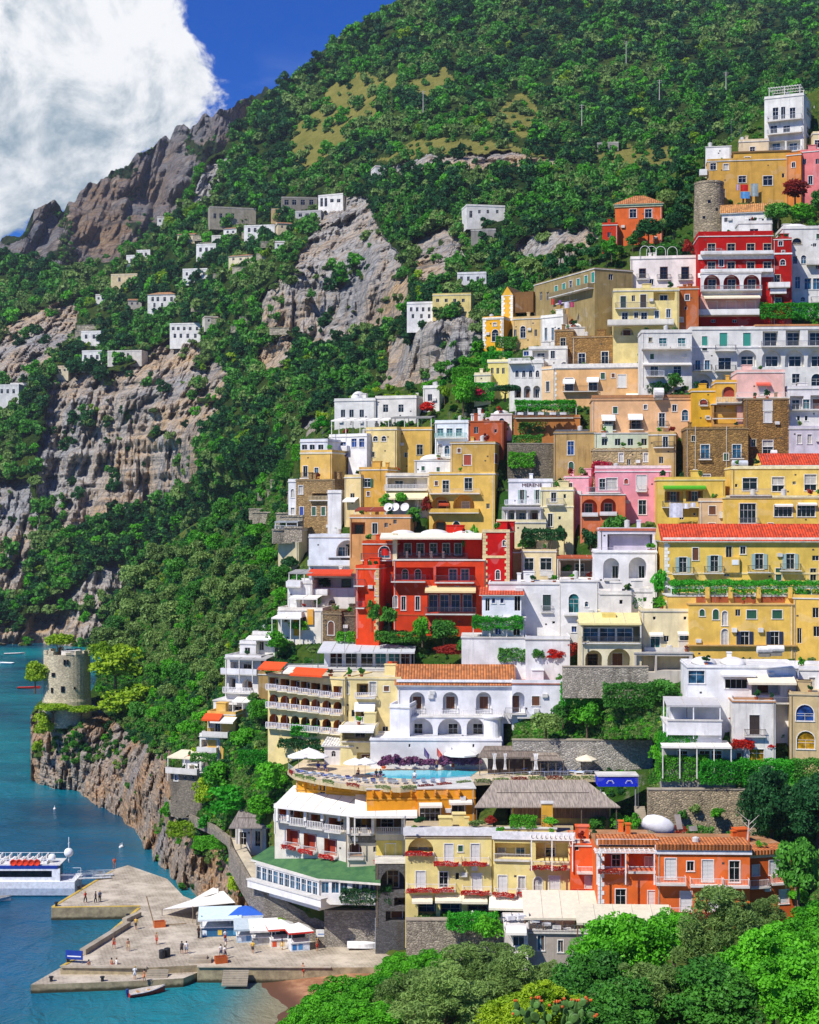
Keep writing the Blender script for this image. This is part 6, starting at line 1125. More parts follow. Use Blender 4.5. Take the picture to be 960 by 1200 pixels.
# ---- orange hotel
h = H('hotel', 'orange hotel with white shutters and tiled eaves, left section with a loggia', 'hotel', 701, 770, 994, 1084, '#e9702e', yaw=1, dep=10, D=181.5, wear=.3, roof='flat', rc='#b08058', par=0, trim='#f0ece8')
h.lg(709, 734, 1000, 1020, 1.6).lg(737, 768, 1000, 1020, 1.6).wn('g', [722], 1001, 1019.5, 10, inset=1.6).wn('c', [760], 1004, 1019.5, 9, inset=1.6); h.bal(702, 734, 1021, .7, 'bar', '#e6e0da', .7, flowers='rust').bal(736, 769, 1021, .6, 'bar', '#e6e0da', .7)
h.wn('g', [727.5], 1042, 1066, 12).wn('sW', [766.5-1], 1044, 1068, 12); h.bal(709, 744, 1068, .9, 'bar', '#e8ddd4', .9, flowers='rust').bal(749, 769, 1069, .9, 'bar', '#e8ddd4', .9, flowers='rust'); h.quoin((0,), '#efece8').band(990, .7, .2, '#efece8', 'F').done(); h.box('tile_edge', 701, 772, 984, 990, -.3, 3, mat=tiles('#d07a3e'))
canopy('slat_pergola', 'white slatted pergola over the loggia of the orange hotel', 'pergola', 699, 768, 999, 180, 2.0, 1, 2.4, slats=True, nx=3, post='#eeeae4')
h = H('hotel', 'orange hotel middle section with bowed balconies and tall white shutters', 'hotel', 770, 879, 999, 1086, '#e8702e', yaw=2, dep=10, D=180, wear=.3, roof='flat', rc='#b08058', par=0, trim='#f0ece8')
h.wn('sW', [786], 1006, 1030, 13).wn('sW', [829.5], 1008, 1033, 13).wn('gfw', [861], 1009, 1034, 12); h.bal(768, 803, 1034, 1.1, 'bar', '#ecdcd4', .9).bal(808, 846, 1036, 1.1, 'bar', '#ecdcd4', .9).bal(847, 877, 1037, 1.1, 'bar', '#ecdcd4', .9)
h.wn('sW', [804], 1045, 1068, 13).wn('gx', [822.5], 1046, 1055, 6).wn('sW', [838], 1047, 1068, 13); h.bal(785, 818, 1070, 1.1, 'bar', '#ecdcd4', .9, flowers='rust').bal(819, 850, 1071, 1.1, 'bar', '#ecdcd4', .9, flowers='rust'); h.band(1001, 1.1, .22, '#e9e6e6', 'F').done(); h.box('tile_edge', 769, 881, 990, 996.5, -.4, 4, mat=tiles('#d07a3e'))
h = H('hotel', 'orange hotel right section stepping back towards the dark trees', 'hotel', 879, 934, 1000, 1078, '#dd6626', yaw=-14, dep=9, D=182, wear=.35, roof='flat', rc='#b08058', par=0, trim='#f0ece8')
h.wn('sW', [886], 1014, 1026, 8).wn('sW', [907.5], 1008, 1025, 12).bal(876, 898, 1038, .9, 'bar', '#ecdcd4', .9).bal(902, 921, 1034, .8, 'bar', '#ecdcd4', .9).wn('sW', [919], 1043, 1059, 10).band(1004, .5, .16, '#efd9b0', 'F').done(); h.box('tile_edge', 879, 934, 996, 1001, -.4, 3, mat=tiles('#d07a3e'))
h = H('hotel', 'small orange recess wing between the yellow and orange hotels', 'hotel', 669, 703, 992, 1086, '#e2602a', yaw=3, dep=8, D=187, wear=.3, rc='#cfc6b8', par=.2, trim='#f0ece8'); h.wn('gx', [676], 990+2, 996+1, 5).wn('sW', [692], 1027, 1041, 12).bal(671, 700, 1045, .6, 'wall', '#d8602e', .5, flowers='red').bal(676, 700, 1021, 1.0, 'bar', '#e8e4e0', .8).done()
canopy('restaurant_canopy', 'big cream canvas roof of the restaurant terrace between yellow and orange hotels', 'canopy', 614, 704, 1076, 180, 6.5, 2, 3, col='#ddd2ba', slope=.27, nx=5, post='#7a5a3a')
canopy('restaurant_canopy', 'pale cream canvas over the terrace below the orange hotel', 'canopy', 676, 790, 1082, 176, 4.5, 2, 2.6, col='#d6cdb2', slope=.24, nx=5, post='#7a5a3a')
h = H('restaurant', 'stone undercroft with small green doors under the restaurant terrace', 'restaurant', 592, 702, 1092, 1135, mat=plaster('#b5a99c', .7), yaw=2, dep=8, D=180, roof='none', ext=8); h.wn('n', [634], 1096, 1114, 8).wn('n', [657], 1102, 1116, 6).done(); h.bal(612, 700, 1092, .3, 'bar', '#5e5a58', .9)
h = H('house', 'small white kiosk house with a cream awning under the yellow hotel', 'house', 592, 619, 1088, 1112, '#e6ddd0', yaw=3, dep=4, D=179, rc='#d8d4cc', par=.1); h.wn('n', [608], 1093, 1109, 13).awn(593, 617, 1085, 1.3, .5, '#efe9da').done()
for a in ((601, 765, 868, 902, 213, '#b9b2a4', 'long grey stone retaining wall above the pool bar terrace'), (760, 890, 926, 972, 196, '#b8a684', 'brown rubble wall with brick capping below the green vine terrace'), (380, 480, 1068, 1112, 203, '#a59c8e', 'stone street wall under the green roofed restaurant'), (476, 600, 1079, 1125, 187.5, '#a59c88', 'stone terrace wall draped with creepers below the yellow hotel'), (660, 760, 782, 806, 213, '#b5ab98', 'stone wall under the two big arches of the cream house'), (222, 262, 898, 935, 246, '#8a8478', 'curved stone wall above the creeper bank on the left'), (595, 650, 520, 560, 271, '#857a66', 'stone garden wall left of the tan tower house'), (230, 352, 1072, 1096, 214, '#a89e8e', 'rough quay back wall behind the beach kiosks')):
 swall(a[6], a[0], a[1], a[2], a[3], D=a[4], hexc=a[5])
# lower left white stacks
h = H('house', 'white stacked villa with railed terraces, upper of the left slope stack', 'house', 264, 306, 772, 815, '#e6e2de', yaw=18, dep=8, D=250, wear=.4); h.lg(270, 300, 776, 788, 2).lg(268, 276, 794, 808, 1.4).lg(284, 296, 796, 810, 1.6, True).bal(262, 304, 789, 1.2, 'wall', '#e8e6e6', .9).bal(264, 296, 811, 1.0, 'balus', '#e4e2e2', .9).done()
canopy('terrace_canopy', 'grey canopy on the upper villa of the left slope stack', 'canopy', 264, 312, 772, 248.5, 4, 18, 2.6, col='#a9a6a2', slope=.1, nx=4)
h = H('house', 'small white rooftop room above the upper villa of the left stack', 'house', 281, 300, 755, 772, '#eae6e2', yaw=15, dep=5, D=253); h.wn('gx', [290], 759, 766, 6).done()
h = H('house', 'white awning fronted house top of the left stack beside the leafy tree', 'house', 296, 322, 744, 772, '#e8e4dc', yaw=15, dep=6, D=254); h.awn(292, 324, 745, 1.6, .4, '#f2f0ea').wn('gx', [306], 752, 762, 6).done()
h = H('house', 'tan walled room with a small window right of the stacked villa', 'house', 303, 320, 791, 824, '#a98a54', yaw=14, dep=6, D=247, wear=.7); h.wn('gx', [315], 800, 805, 4).done()
h = H('house', 'house with an orange tiled porch and ochre wall on the left stack', 'house', 243, 276, 838, 866, '#e0b45c', yaw=16, dep=7, D=245, wear=.3); h.wn('c', [247], 841, 852, 5).wn('g', [255], 846, 860, 6).awn(241, 262, 836, 1.8, .8, '#d9531e').awn(251, 278, 840, 1.8, .6, '#f2ede0').bal(240, 270, 862, 1.2, 'wall', '#e8e2da', .8).done()
h = H('house', 'white terrace house with a sloping white roof line on the left stack', 'house', 250, 290, 822, 842, '#e9e7e4', yaw=16, dep=6, D=249, roof='none'); h.lg(268, 285, 826, 838, 1.5).done()
canopy('terrace_canopy', 'small white canopy beside the sloping white roof line', 'canopy', 272, 296, 822, 247, 3, 16, 2.2, slope=.2, nx=3)
h = H('house', 'white terrace room stepping down between orange porch and flat roof', 'house', 234, 258, 864, 892, '#e8e4de', yaw=16, dep=6, D=245.5); h.lg(236, 254, 867, 876, 1.5).bal(233, 256, 880, .9, 'wall', '#e8e4de', .7).done()
h = H('house', 'white house with a flat cream roof above the stone tower base, lower left', 'house', 214, 240, 890, 912, '#e9e6e2', yaw=20, dep=7, D=246, wear=.3, rc='#e4dcc6', par=0); h.wn('gx', [226], 896, 905, 4).wn('gx', [233], 895, 905, 3).done()
canopy('terrace_canopy', 'cream flat canopy on the terrace of the lower left house', 'canopy', 196, 236, 888, 246, 5, 20, 2.6, col='#e8dcbc', slope=.1, nx=3)
h = H('house', 'square grey stone base with a blue panel under the flat roofed house, lower left', 'house', 200, 236, 906, 948, mat=stone('#8a8172', 2.0), yaw=22, dep=7, D=243.5, par=0, ext=1.5); h.wn('u', [206.5], 908, 915, 4).wn('kx', [217, 226], 909, 914, 3).bal(197, 234, 905, .9, 'wall', '#d9d4cc', .8).lg(218, 230, 955, 968, 1, True).done()
# old watch tower
b = MB(); r0 = 28/F*345; tw = empty('watch_tower', (X(78.5, 351), 351, Z(822, 346)), 0, 'round old stone watchtower with a broken battlement on the headland', 'tower')
stm = stone('#decfac', 1.8, '#a8987a')
b.lathe([(r0*1.04, -6), (r0*1.03, -.2), (r0*1.0, .4), (r0*.97, 10.4), (r0*.93, 10.42), (r0*.93, 9.6)], n=40); b.build('wall', stm, tw)
for i in range(15):
 if i in (2, 7, 11): continue
 a = 2*math.pi*i/15; s_ = math.sin(a); c_ = math.cos(a); hh = .55+.5*((i*7) % 4)/4; m = MB(); m.box(-.75, -.28, 0, .75, .28, hh); m.build('merlon', stm, tw, (r0*.93*c_, r0*.93*s_, 10.42), a+R(90))
for px, py, w_, hh in ((62.5, 793, 4.5, 4.5), (74, 811, 4, 7), (62-1, 812, 3, 6), (87, 808, 2, 2.5), (76, 779, 2.5, 6), (79.5, 779, 2, 6)):
 x = X(px, 346)-tw.location.x; y = -math.sqrt(max(.1, (r0*1.0)**2-x*x)); m = MB(); sz = w_/F*346; zz = Z(py, 346)-tw.location.z
 m.box(-sz/2, -.12, 0, sz/2, .5, hh/F*346); m.build('window', glass('#120d08'), tw, (x, y, zz), math.atan2(y, x)+R(90))
m = MB(); m.lathe([(r0*.4, 9.6), (r0*.4, 10.9), (r0*.42, 11.0)], n=14); m.build('roof_room', plaster('#e6e2d8', .3), tw, (.6, 1, 0))
for i in range(10): pass
# ---- houses far up on the mountain
def far(lab, x0, x1, yt, yb, wins, col='#e8e4dc', D=None, yaw=10, name='house', wst='kx', **k):
 FARH.append((x0, x1, yt, yb)); D = D or float(DB2(np.array([(x0+x1)/2]), np.array([yb]))[0])-3; FARC.append((x0-3, x1+3, yt-2, yb+1, D+6))
 h = H(name, lab, name if name != 'house' else 'house', x0, x1, yt, yb, col, yaw=yaw, dep=k.pop('dep', 10), D=D, ext=4, par=.6, **k)
 for xs, a, b_, w_ in wins: h.wn(wst, xs, a, b_, w_)
 return h.done()
far('white two storey house with eight dark windows on the cliff top, far left', 199, 235, 380, 400, [([203, 209, 216, 223, 231], 383, 387, 3), ([205, 212, 220, 229], 391, 396, 3)])
far('pale two storey house with a stone base above the white cliff top house', 173, 206, 345, 362, [([179, 185, 193, 201], 348, 353, 3), ([181, 190, 199], 355, 360, 2.5)], '#e2ded4', roof='hip', rc='#b98a5e', rh=2.0)
far('upper white cube house on the far left slope', 95, 118, 389, 404, [([101, 110], 392, 397, 3)])
far('lower white cube house with three windows on the far left slope', 96, 119, 412, 428, [([100, 107, 114], 416, 421, 3)])
far('long low white wall like house right of the lower white cube', 126, 166, 412, 421, [([135, 150], 414, 418, 3)], '#d8d0c4')
far('small white house with four windows in the woods of the mountain', 214, 243, 316, 326, [([219, 226, 233, 239], 319, 323, 2.5)])
far('sandy low house on the mountain terraces', 130, 161, 322, 334, [([140, 152], 325, 330, 2.5)], '#d9c49a')
far('pair of little white huts high on the left slope, lower hut', 148, 161, 300, 309, [([154], 303, 307, 2.5)])
far('pair of little white huts high on the left slope, upper hut', 160, 176, 294, 303, [([166, 171], 296, 300, 2.5)])
far('white house with a dark doorway below the ruined wall', 230, 253, 287, 298, [([235, 242, 248], 290, 295, 3)])
far('tiny white house between ruin and slope', 248, 259, 277, 287, [([253], 280, 284, 2.5)], '#dcd6ca')
far('long stone ruin like house with arches on the mountain shoulder', 246, 300, 244, 262, [([252, 259, 266, 273], 250, 256, 3.5)], '#a59a86', yaw=-14, wear=.9)
far('white villa with a row of dark windows on the mountain shoulder', 286, 322, 265, 276, [([292, 299, 306, 314], 267, 272, 3)])
far('small cream house in the trees left of the sandy low house', 208, 228, 275, 284, [([218], 278, 281, 3)], '#dccba2', roof='gable', rc='#a8724a', rh=1.8)
far('white cube house with glass front at the cliff road bend', 373, 402, 229, 246, [([377, 382], 232, 242, 3), ([389, 397], 233, 237, 4)], yaw=24)
far('dark roofed restaurant terrace on the cliff shoulder', 330, 372, 232, 244, [([336, 345, 355, 365], 234, 240, 5)], '#8d8578', yaw=-6)
far('ochre walled lodge below the dark roofed restaurant', 318, 350, 246, 254, [([325, 335, 344], 248, 252, 4)], '#c9a876', yaw=-6)
far('long pale lodge with blue shade below the cliff road bend', 346, 376, 248, 257, [([352, 360, 368], 250, 254, 4)], '#b8b4b0', yaw=14)
far('white house with red tiled edge among dark trees, upper middle', 547, 592, 242, 258, [([552], 247, 255, 3.5), ([562, 572, 583], 246, 250, 3)], '#e6e0d6', yaw=-10)
far('square stone block below the white house with red tiled edge', 552, 581, 270, 282, [], '#8f8a82', D=None, wear=.9)
far('white cliff top villa with arches, left of the yellow villa', 477, 508, 356, 376, [([482, 489, 496, 503], 360, 365, 3), ([484, 494, 503], 368, 373, 3)], '#ebe7e2')
far('yellow villa with round windows on the brown cliff edge', 507, 552, 346, 362, [([513, 523, 533, 543], 350, 354, 3.5)], '#e2cc84')
far('white house with blue shade on the wooded slope above the yellow villa', 536, 570, 321, 332, [([541, 549, 560], 324, 329, 3)], '#dcdada')
far('white house with greenhouse at the far left edge', -8, 22, 452, 472, [([2, 9, 16], 456, 461, 3)], '#dcd8d0')
far('low white house roofs above the greenhouse at the far left', 12, 36, 450, 458, [([20, 28], 452, 455, 3)], '#e0dcd4')
far('small grey stone house by the wooded road', 700, 725, 168, 176, [([706, 716], 170, 174, 3)], '#9a948a')
_g = random.Random(44)
for i in range(34):
 x, y = _g.uniform(95, 330), _g.uniform(268, 440)
 if i > 23: x, y = _g.uniform(290, 350), _g.uniform(560, 640)
 w_ = _g.uniform(14, 38);
 if y < skyB(x)+25 or (i <= 23 and inany(np.array([x]), np.array([y]), CLIFFS)[0]): continue
 D_ = float(DB2(np.array([x]), np.array([y]))[0])-5 if i <= 23 else float(DA(x, y))-3
 h_ = MB(); ww = w_*D_/F; h_.box(-ww/2, -.6, -2, ww/2, .9, 2.6*D_/F).box(-ww/2-.1, -.75, 2.6*D_/F+.001, ww/2+.1, .9, 2.6*D_/F+.3); tag(h_.build('terrace_wall', stone('#b3a890', .5 if i < 24 else 1.4), None, (X(x, D_), D_, Z(y, D_)), R(_g.uniform(-18, 12))), 'pale dry stone terrace wall among the trees of the slope', 'wall', 'dry stone terrace walls on the slope')
for lab, x0, x1, y0, y1, cc, rf in (('tiny white house at the top of the left slope near the ridge', 184, 196, 255, 262, '#e4e0d6', 'flat'), ('cream tiled cottage right of the white villa on the shoulder', 326, 342, 262, 270, '#dcc8a0', 'gable'), ('white cottage with tiled roof under the long stone ruin', 262, 278, 268, 276, '#e6e2da', 'gable'), ('pale low house above the white cliff top house', 240, 256, 372, 380, '#d8cfbc', 'flat'), ('small grey house left of the pale two storey house', 150, 166, 352, 360, '#b8b0a2', 'gable'), ('white house end between sandy low house and the woods', 112, 124, 346, 354, '#e2ded6', 'flat'), ('long cream house on the terrace below the shoulder', 268, 296, 300, 308, '#e0d2b0', 'gable'), ('little white house beside the big cliff edge', 322, 336, 284, 292, '#e8e4dc', 'flat'), ('tiny cream house low on the far left slope', 66, 80, 430, 438, '#dccfae', 'flat'), ('white low building on the road terrace, upper middle', 440, 462, 196, 203, '#dedad2', 'flat')):
 far(lab, x0, x1, y0, y1, [([x0+(x1-x0)*t for t in ((.3, .7) if x1-x0 < 18 else (.2, .5, .8))], y0+2.2, y0+5, 2.5)], cc, roof=rf, rc='#b07a50', rh=1.6, yaw=((x0*7) % 40)-15)
# ground fitted to the feet of the buildings
_hp = [((a+b)/2, u, d+1) for a, b, t, u, d, s_, dp, *_ in ALLH if d < 345 and (a+b)/2 > 190]
CLAMP += [(a-1, b+1, t, u+1, dp, O, T, w) for a, b, t, u, d, s_, dp, O, T, w in ALLH if d < 345]
_old = [tuple(p) for p in DA_PTS if p[0] < 330 or p[1] > 1080]
DA = Depth(_old+_hp, .25)
build_land(); L_ridge(); L_hillside()
# ================================================================== quay, boats, people
def qp(L, z): return [tuple(on_z(x, y, z)[:2]) for x, y in L]
cm, cnt, cb_ = newmat('quay_stone'); cg = N(cnt); cp = cg.pos()
_v = cg.n('TexBrick'); cg.set(_v.inputs['Vector'], cg.map(cp, (1, 1, 1), (0, 0, .5))); _v.inputs['Scale'].default_value = .7; _v.inputs['Color1'].default_value = lin('#b5a892'); _v.inputs['Color2'].default_value = lin('#a39681'); _v.inputs['Mortar'].default_value = lin('#6f665a'); _v.inputs['Mortar Size'].default_value = .03
_c = cg.mix(cg.rng(cg.noise(cp, .25, 7, .65), .35, .7), _v.outputs['Color'], lin('#cfc2ac')); _c = cg.mix(cg.math('MULTIPLY', cg.rng(cg.noise(cp, .9, 6, .7), .55, .72), .5), _c, lin('#5f574c'))
cnt.links.new(_c, cb_.inputs['Base Color']); cb_.inputs['Roughness'].default_value = .9; cnt.links.new(cg.bump(cg.noise(cp, 3, 6, .7), .4, .05), cb_.inputs['Normal'])
wm, wnt, wb = newmat('wet_quay_side'); wg = N(wnt); sx_ = wg.n('SeparateXYZ'); wg.set(sx_.inputs[0], wg.pos())
wc = wg.mix(wg.rng(wg.noise(wg.pos(), .8, 6, .7), .3, .7), lin('#7d6f54'), lin('#b3a27c')); wc = wg.mix(wg.rng(wg.math('ADD', sx_.outputs[2], wg.math('MULTIPLY', wg.noise(wg.pos(), 1.2, 5), .5)), .9, .45), wc, lin('#3a3418'))
wnt.links.new(wc, wb.inputs['Base Color']); wb.inputs['Roughness'].default_value = .7
pale = plaster('#d8cbb0', .4)
def quay(name, label, L, z, z0=-3, rim=None):
 b = MB(); b.prism(qp(L, z), z0, z, 1, 0); o = b.build(name, [cm, wm]); tag(o, label, 'quay', kind='structure'); return o
quay('jetty', 'stone jetty where the ferry lies', [(60,1064),(133,1019),(150,1014),(196,1030),(215,1050),(245,1062),(165,1062.5)], 1.9)
quay('quay', 'stone paved quay with beach kiosks', [(164,1063),(246,1056),(300,1062),(420,1098),(520,1102),(540,1133),(387,1134),(231,1133.5),(231,1131),(173,1134),(71,1134),(98,1119)], 2.05)
quay('landing', 'low pale landing stage in front of the quay', [(36,1154),(70,1134.5),(231,1136),(231,1140),(215,1146.5),(150,1150)], 1.15)
def strip(label, L, z, w, h, mat, name='quay_kerb', cat='kerb', kind=None):
 b = MB()
 P = [on_z(x, y, z) for x, y in L]
 for p, q in zip(P, P[1:]):
  d = (q-p).normalized(); n = Vector((-d.y, d.x, 0))*w/2; b.prism([(p-n)[:2], (q-n)[:2], (q+n)[:2], (p+n)[:2]], z+.004, z+h)
 o = b.build(name, mat); tag(o, label, cat, kind=kind); return o
yel = plaster('#cfae4e', .6)
strip('worn yellow edge of the jetty beside the ferry', [(61.5,1063.2),(133,1019.8)], 1.9, .5, .06, yel); strip('worn yellow front edge of the jetty', [(62,1063.5),(164,1062)], 1.9, .45, .07, yel); strip('yellowish kerb along the sloping quay edge', [(163,1064.5),(99,1118),(72,1133)], 2.05, .5, .08, yel)
strip('long stone bench wall on the quay above the slanting edge', [(150,1086),(97,1119)], 2.05, .9, .75, plaster('#a89c88', .7), 'bench_wall', 'wall'); strip('second bench wall by the jetty corner', [(163,1074),(146,1082)], 2.05, .8, .7, plaster('#b0a48e', .7), 'bench_wall', 'wall')
strip('low quay wall behind the pale landing stage', [(72,1134),(172,1134.5)], 2.05, .4, .25, plaster('#b8ab94', .7), 'low_wall', 'wall'); strip('straight kerb along the front edge of the quay above the sand', [(232,1133.5),(388,1134)], 2.05, .5, .12, plaster('#b8ab94', .7))
def steps(lab, x0, x1, y, z, n=5, sc=1):
 b = MB(); p = on_z(x0, y, z); w = on_z(x1, y, z).x-p.x
 for i in range(n): b.box(0, -.35*(i+1), -.2*(i+1)-.2, w, -.35*i, -.2*(i+1)+.18*0)
 tag(b.build('steps', plaster('#a59a86', .7), None, p), lab, 'steps')
steps('stone steps from the quay to the pale landing stage', 173, 198, 1134.3, 2.05, 4); steps('stone steps from the quay down to the sand', 262, 292, 1135, 2.05, 7)
for i, (px, py) in enumerate(((66, 1062), (92, 1043), (118, 1026), (110, 1108), (80, 1128), (150, 1076), (60, 1150), (120, 1150))):
 z_ = 1.9 if i < 3 else 1.16 if i > 5 else 2.06; m = MB(); m.lathe([(.22, 0), (.2, .45), (.32, .5), (.32, .62), (.1, .68)], n=10); tag(m.build('bollard', plain('#2a2a2c', .5), None, on_z(px, py, z_)), 'dark iron mooring bollard at the edge of the quay', 'bollard', 'iron bollards along the quay')
# beach
bm_, bnt, bb = newmat('beach_sand'); bg_ = N(bnt); bs = bg_.n('SeparateXYZ'); bg_.set(bs.inputs[0], bg_.pos())
sc_ = bg_.mix(bg_.rng(bg_.noise(bg_.pos(), .6, 7, .65), .35, .65), lin('#8f6040'), lin('#b48560')); sc_ = bg_.mix(bg_.rng(bs.outputs[2], .55, .12), sc_, lin('#5e3c26'))
bnt.links.new(sc_, bb.inputs['Base Color']); bb.inputs['Roughness'].default_value = .8; bnt.links.new(bg_.bump(bg_.noise(bg_.pos(), 4, 6, .7), .5, .05), bb.inputs['Normal'])
nx, ny = 60, 60; b = MB(); gx = np.linspace(-26, 30, nx); gy = np.linspace(165, 213, ny); GX, GY = np.meshgrid(gx, gy, indexing='ij')
zz = (GX+17.5+np.sin(GY*.32)*1.3+(GY-195)*.12)*.11; zz = np.clip(zz, -2.5, 1.3)+(fbm(GX/3, GY/3, 0, 4, 91)-.5)*.25
b.v = [(GX[i, j], GY[i, j], zz[i, j]) for i in range(nx) for j in range(ny)]; b.f = [(i*ny+j, (i+1)*ny+j, (i+1)*ny+j+1, i*ny+j+1) for i in range(nx-1) for j in range(ny-1)]; b.m = [0]*len(b.f)
tag(b.build('beach', bm_, smooth=True), 'strip of red brown sand in front of the quay', 'beach', kind='structure')
# walkway winding along the rocks
def ribbon(name, label, L, w, h, mat, wallh=.9, kind='structure', off=0):
 P = []
 for x, y in L: D = float(np.interp(x, [268,278,292,310,336,362,384,408], [232,226,220.5,217.5,215.8,214.8,213.5,212])) if x > 267 else float(DA(x, y))-2.2; P.append(Vector((X(x, D), D, Z(y, D))))
 b = MB(); wl = MB()
 for p, q in zip(P, P[1:]):
  d = (q-p); d.z = 0; d.normalize(); n = Vector((-d.y, d.x, 0)); n = n if n.y > 0 else -n; n *= w
  b.poly([p, q, q+n, p+n]); b.poly([p, q, q-Vector((0, 0, h)), p-Vector((0, 0, h))], 1)
  t = n.normalized()*.3
  if wallh:
   for A, B, C_, D_ in ((p, q, q+t, p+t),):
    u = Vector((0, 0, wallh)); wl.poly([A+u, B+u, C_+u, D_+u]); wl.poly([A, B, B+u, A+u]); wl.poly([D_, C_, C_+u, D_+u])
 o = b.build(name, [mat, stone('#90877a', 1.5)]); tag(o, label, 'path', kind=kind)
 if wallh: tag(wl.build('parapet_wall', stone('#a09480', 1.8)), 'low stone parapet along the '+label.split(',')[0], 'wall')
pm_ = plaster('#c9bca4', .6)
ribbon('path', 'paved walkway winding along the rocks, lower part', [(268,994),(278,1012),(292,1036),(310,1050),(336,1064),(362,1078),(384,1090),(408,1104)], 2.6, 3.2, pm_, .8)
ribbon('path', 'paved walkway winding along the rocks, upper part', [(192,938),(206,952),(228,962),(250,972),(266,984),(270,998)], 2.6, 1.0, pm_, .7)
# ---- people
def person_mesh(pose):
 vs = {'pel': (0, 0, .95), 'che': (0, 0, 1.25), 'nek': (0, 0, 1.48), 'hed': (0, -.015, 1.64), 'top': (0, 0, 1.73)}; rad = {'pel': .13, 'che': .15, 'nek': .055, 'hed': .1, 'top': .07}; ed = [('pel', 'che'), ('che', 'nek'), ('nek', 'hed'), ('hed', 'top')]
 for s, q in ((-1, 'l'), (1, 'r')):
  st = .16*s if pose == 'walk' else .02*s
  if pose == 'lie': st = 0
  vs.update({q+'hip': (.09*s, 0, .88), q+'kne': (.1*s, -st-.02, .49), q+'ank': (.1*s, -st*1.1+.03, .08), q+'toe': (.11*s, -st*1.1-.13, .04), q+'sho': (.18*s, 0, 1.41), q+'elb': (.25*s, st*.8+.02, 1.14), q+'wri': (.26*s, st-.08, .9), q+'han': (.26*s, st-.1, .8)})
  rad.update({q+'hip': .095, q+'kne': .06, q+'ank': .042, q+'toe': .035, q+'sho': .065, q+'elb': .042, q+'wri': .03, q+'han': .04})
  if pose == 'sit': vs.update({q+'kne': (.12*s, -.42, .9), q+'ank': (.12*s, -.44, .45), q+'toe': (.12*s, -.58, .42)})
  ed += [('pel', q+'hip'), (q+'hip', q+'kne'), (q+'kne', q+'ank'), (q+'ank', q+'toe'), ('che', q+'sho'), (q+'sho', q+'elb'), (q+'elb', q+'wri'), (q+'wri', q+'han')]
 k = list(vs); me = bpy.data.meshes.new('body'); me.from_pydata([vs[i] for i in k], [(k.index(a), k.index(b_)) for a, b_ in ed], []); o = bpy.data.objects.new('tmp', me); COL.objects.link(o)
 o.modifiers.new('s', 'SKIN');
 for i, n in enumerate(k): me.skin_vertices[0].data[i].radius = (rad[n], rad[n]*(.75 if n in ('pel', 'che') else 1)); me.skin_vertices[0].data[i].use_root = n == 'pel'
 o.modifiers.new('u', 'SUBSURF').levels = 1; dg = bpy.context.evaluated_depsgraph_get(); r = bpy.data.meshes.new_from_object(o.evaluated_get(dg)); bpy.data.objects.remove(o)
 r.materials.clear(); r.materials.append(plain('#b98363', .6)); r.polygons.foreach_set('use_smooth', [True]*len(r.polygons)); return r
PB = {p: person_mesh(p) for p in ('stand', 'walk', 'sit')}
def clothes(col, pose, kind):
 key = (col, pose, kind)
 if key in _CR: return _CR[key]
 m = MB()
 if kind == 'shirt':
  m.lathe([(.15, .86), (.155, 1.0), (.175, 1.25), (.19, 1.38), (.1, 1.5)], n=12, sy=.72)
  for s in (-1, 1): m.bar((.17*s, 0, 1.42), (.24*s, .03, 1.18), .085, n=7, r2=.07)
 elif kind == 'trousers' and pose != 'sit':
  m.lathe([(.14, .8), (.165, .9), (.15, 1.02)], n=12, sy=.8); st = .16 if pose == 'walk' else .02
  for s in (-1, 1): m.bar((.09*s, 0, .9), (.1*s, -st*s-.02, .48), .115, n=8, r2=.085); m.bar((.1*s, -st*s-.02, .5), (.1*s, -st*1.1*s+.03, .1), .085, n=8, r2=.07)
 elif pose != 'sit':
  m.lathe([(.14, .8), (.165, .9), (.15, 1.02)], n=12, sy=.8); st = .16 if pose == 'walk' else .02
  for s in (-1, 1): m.bar((.09*s, 0, .9), (.1*s, -st*s*.7-.02, .55), .12, n=8, r2=.1)
 else:
  m.lathe([(.15, .8), (.165, .9), (.15, 1.02)], n=12, sy=.8)
  for s in (-1, 1): m.bar((.09*s, -.02, .9), (.12*s, -.36, .9), .12, n=8, r2=.09)
 _CR[key] = m.mesh(kind, plain(col, .85), True); return _CR[key]
hm = MB(); hm.lathe([(.06, 1.55), (.115, 1.62), (.118, 1.69), (.08, 1.755), (.02, 1.775)], n=10); HAIR = {c: None for c in ('#2a1c12', '#6a4a28', '#b89048')}
for c in HAIR: m2 = MB(); m2.v = [(x, y+.025, z) for x, y, z in hm.v]; m2.f = hm.f; m2.m = hm.m; HAIR[c] = m2.mesh('hair', plain(c, .8), True)
def person(loc, label, top, bot, pose='stand', rz=None, legs='trousers', sc=1.0, group=None):
 r = empty('person', loc, random.random()*6.28 if rz is None else rz, label, 'person', group); r.scale = (sc,)*3
 link('body', PB[pose], r); link('hair', HAIR[random.choice(list(HAIR))], r)
 if top: link('shirt', clothes(top, pose, 'shirt'), r)
 if bot: link('trousers' if legs == 'trousers' else 'shorts', clothes(bot, pose, legs), r)
 return r
def onq(px, py, z=2.06): return on_z(px, py, z)
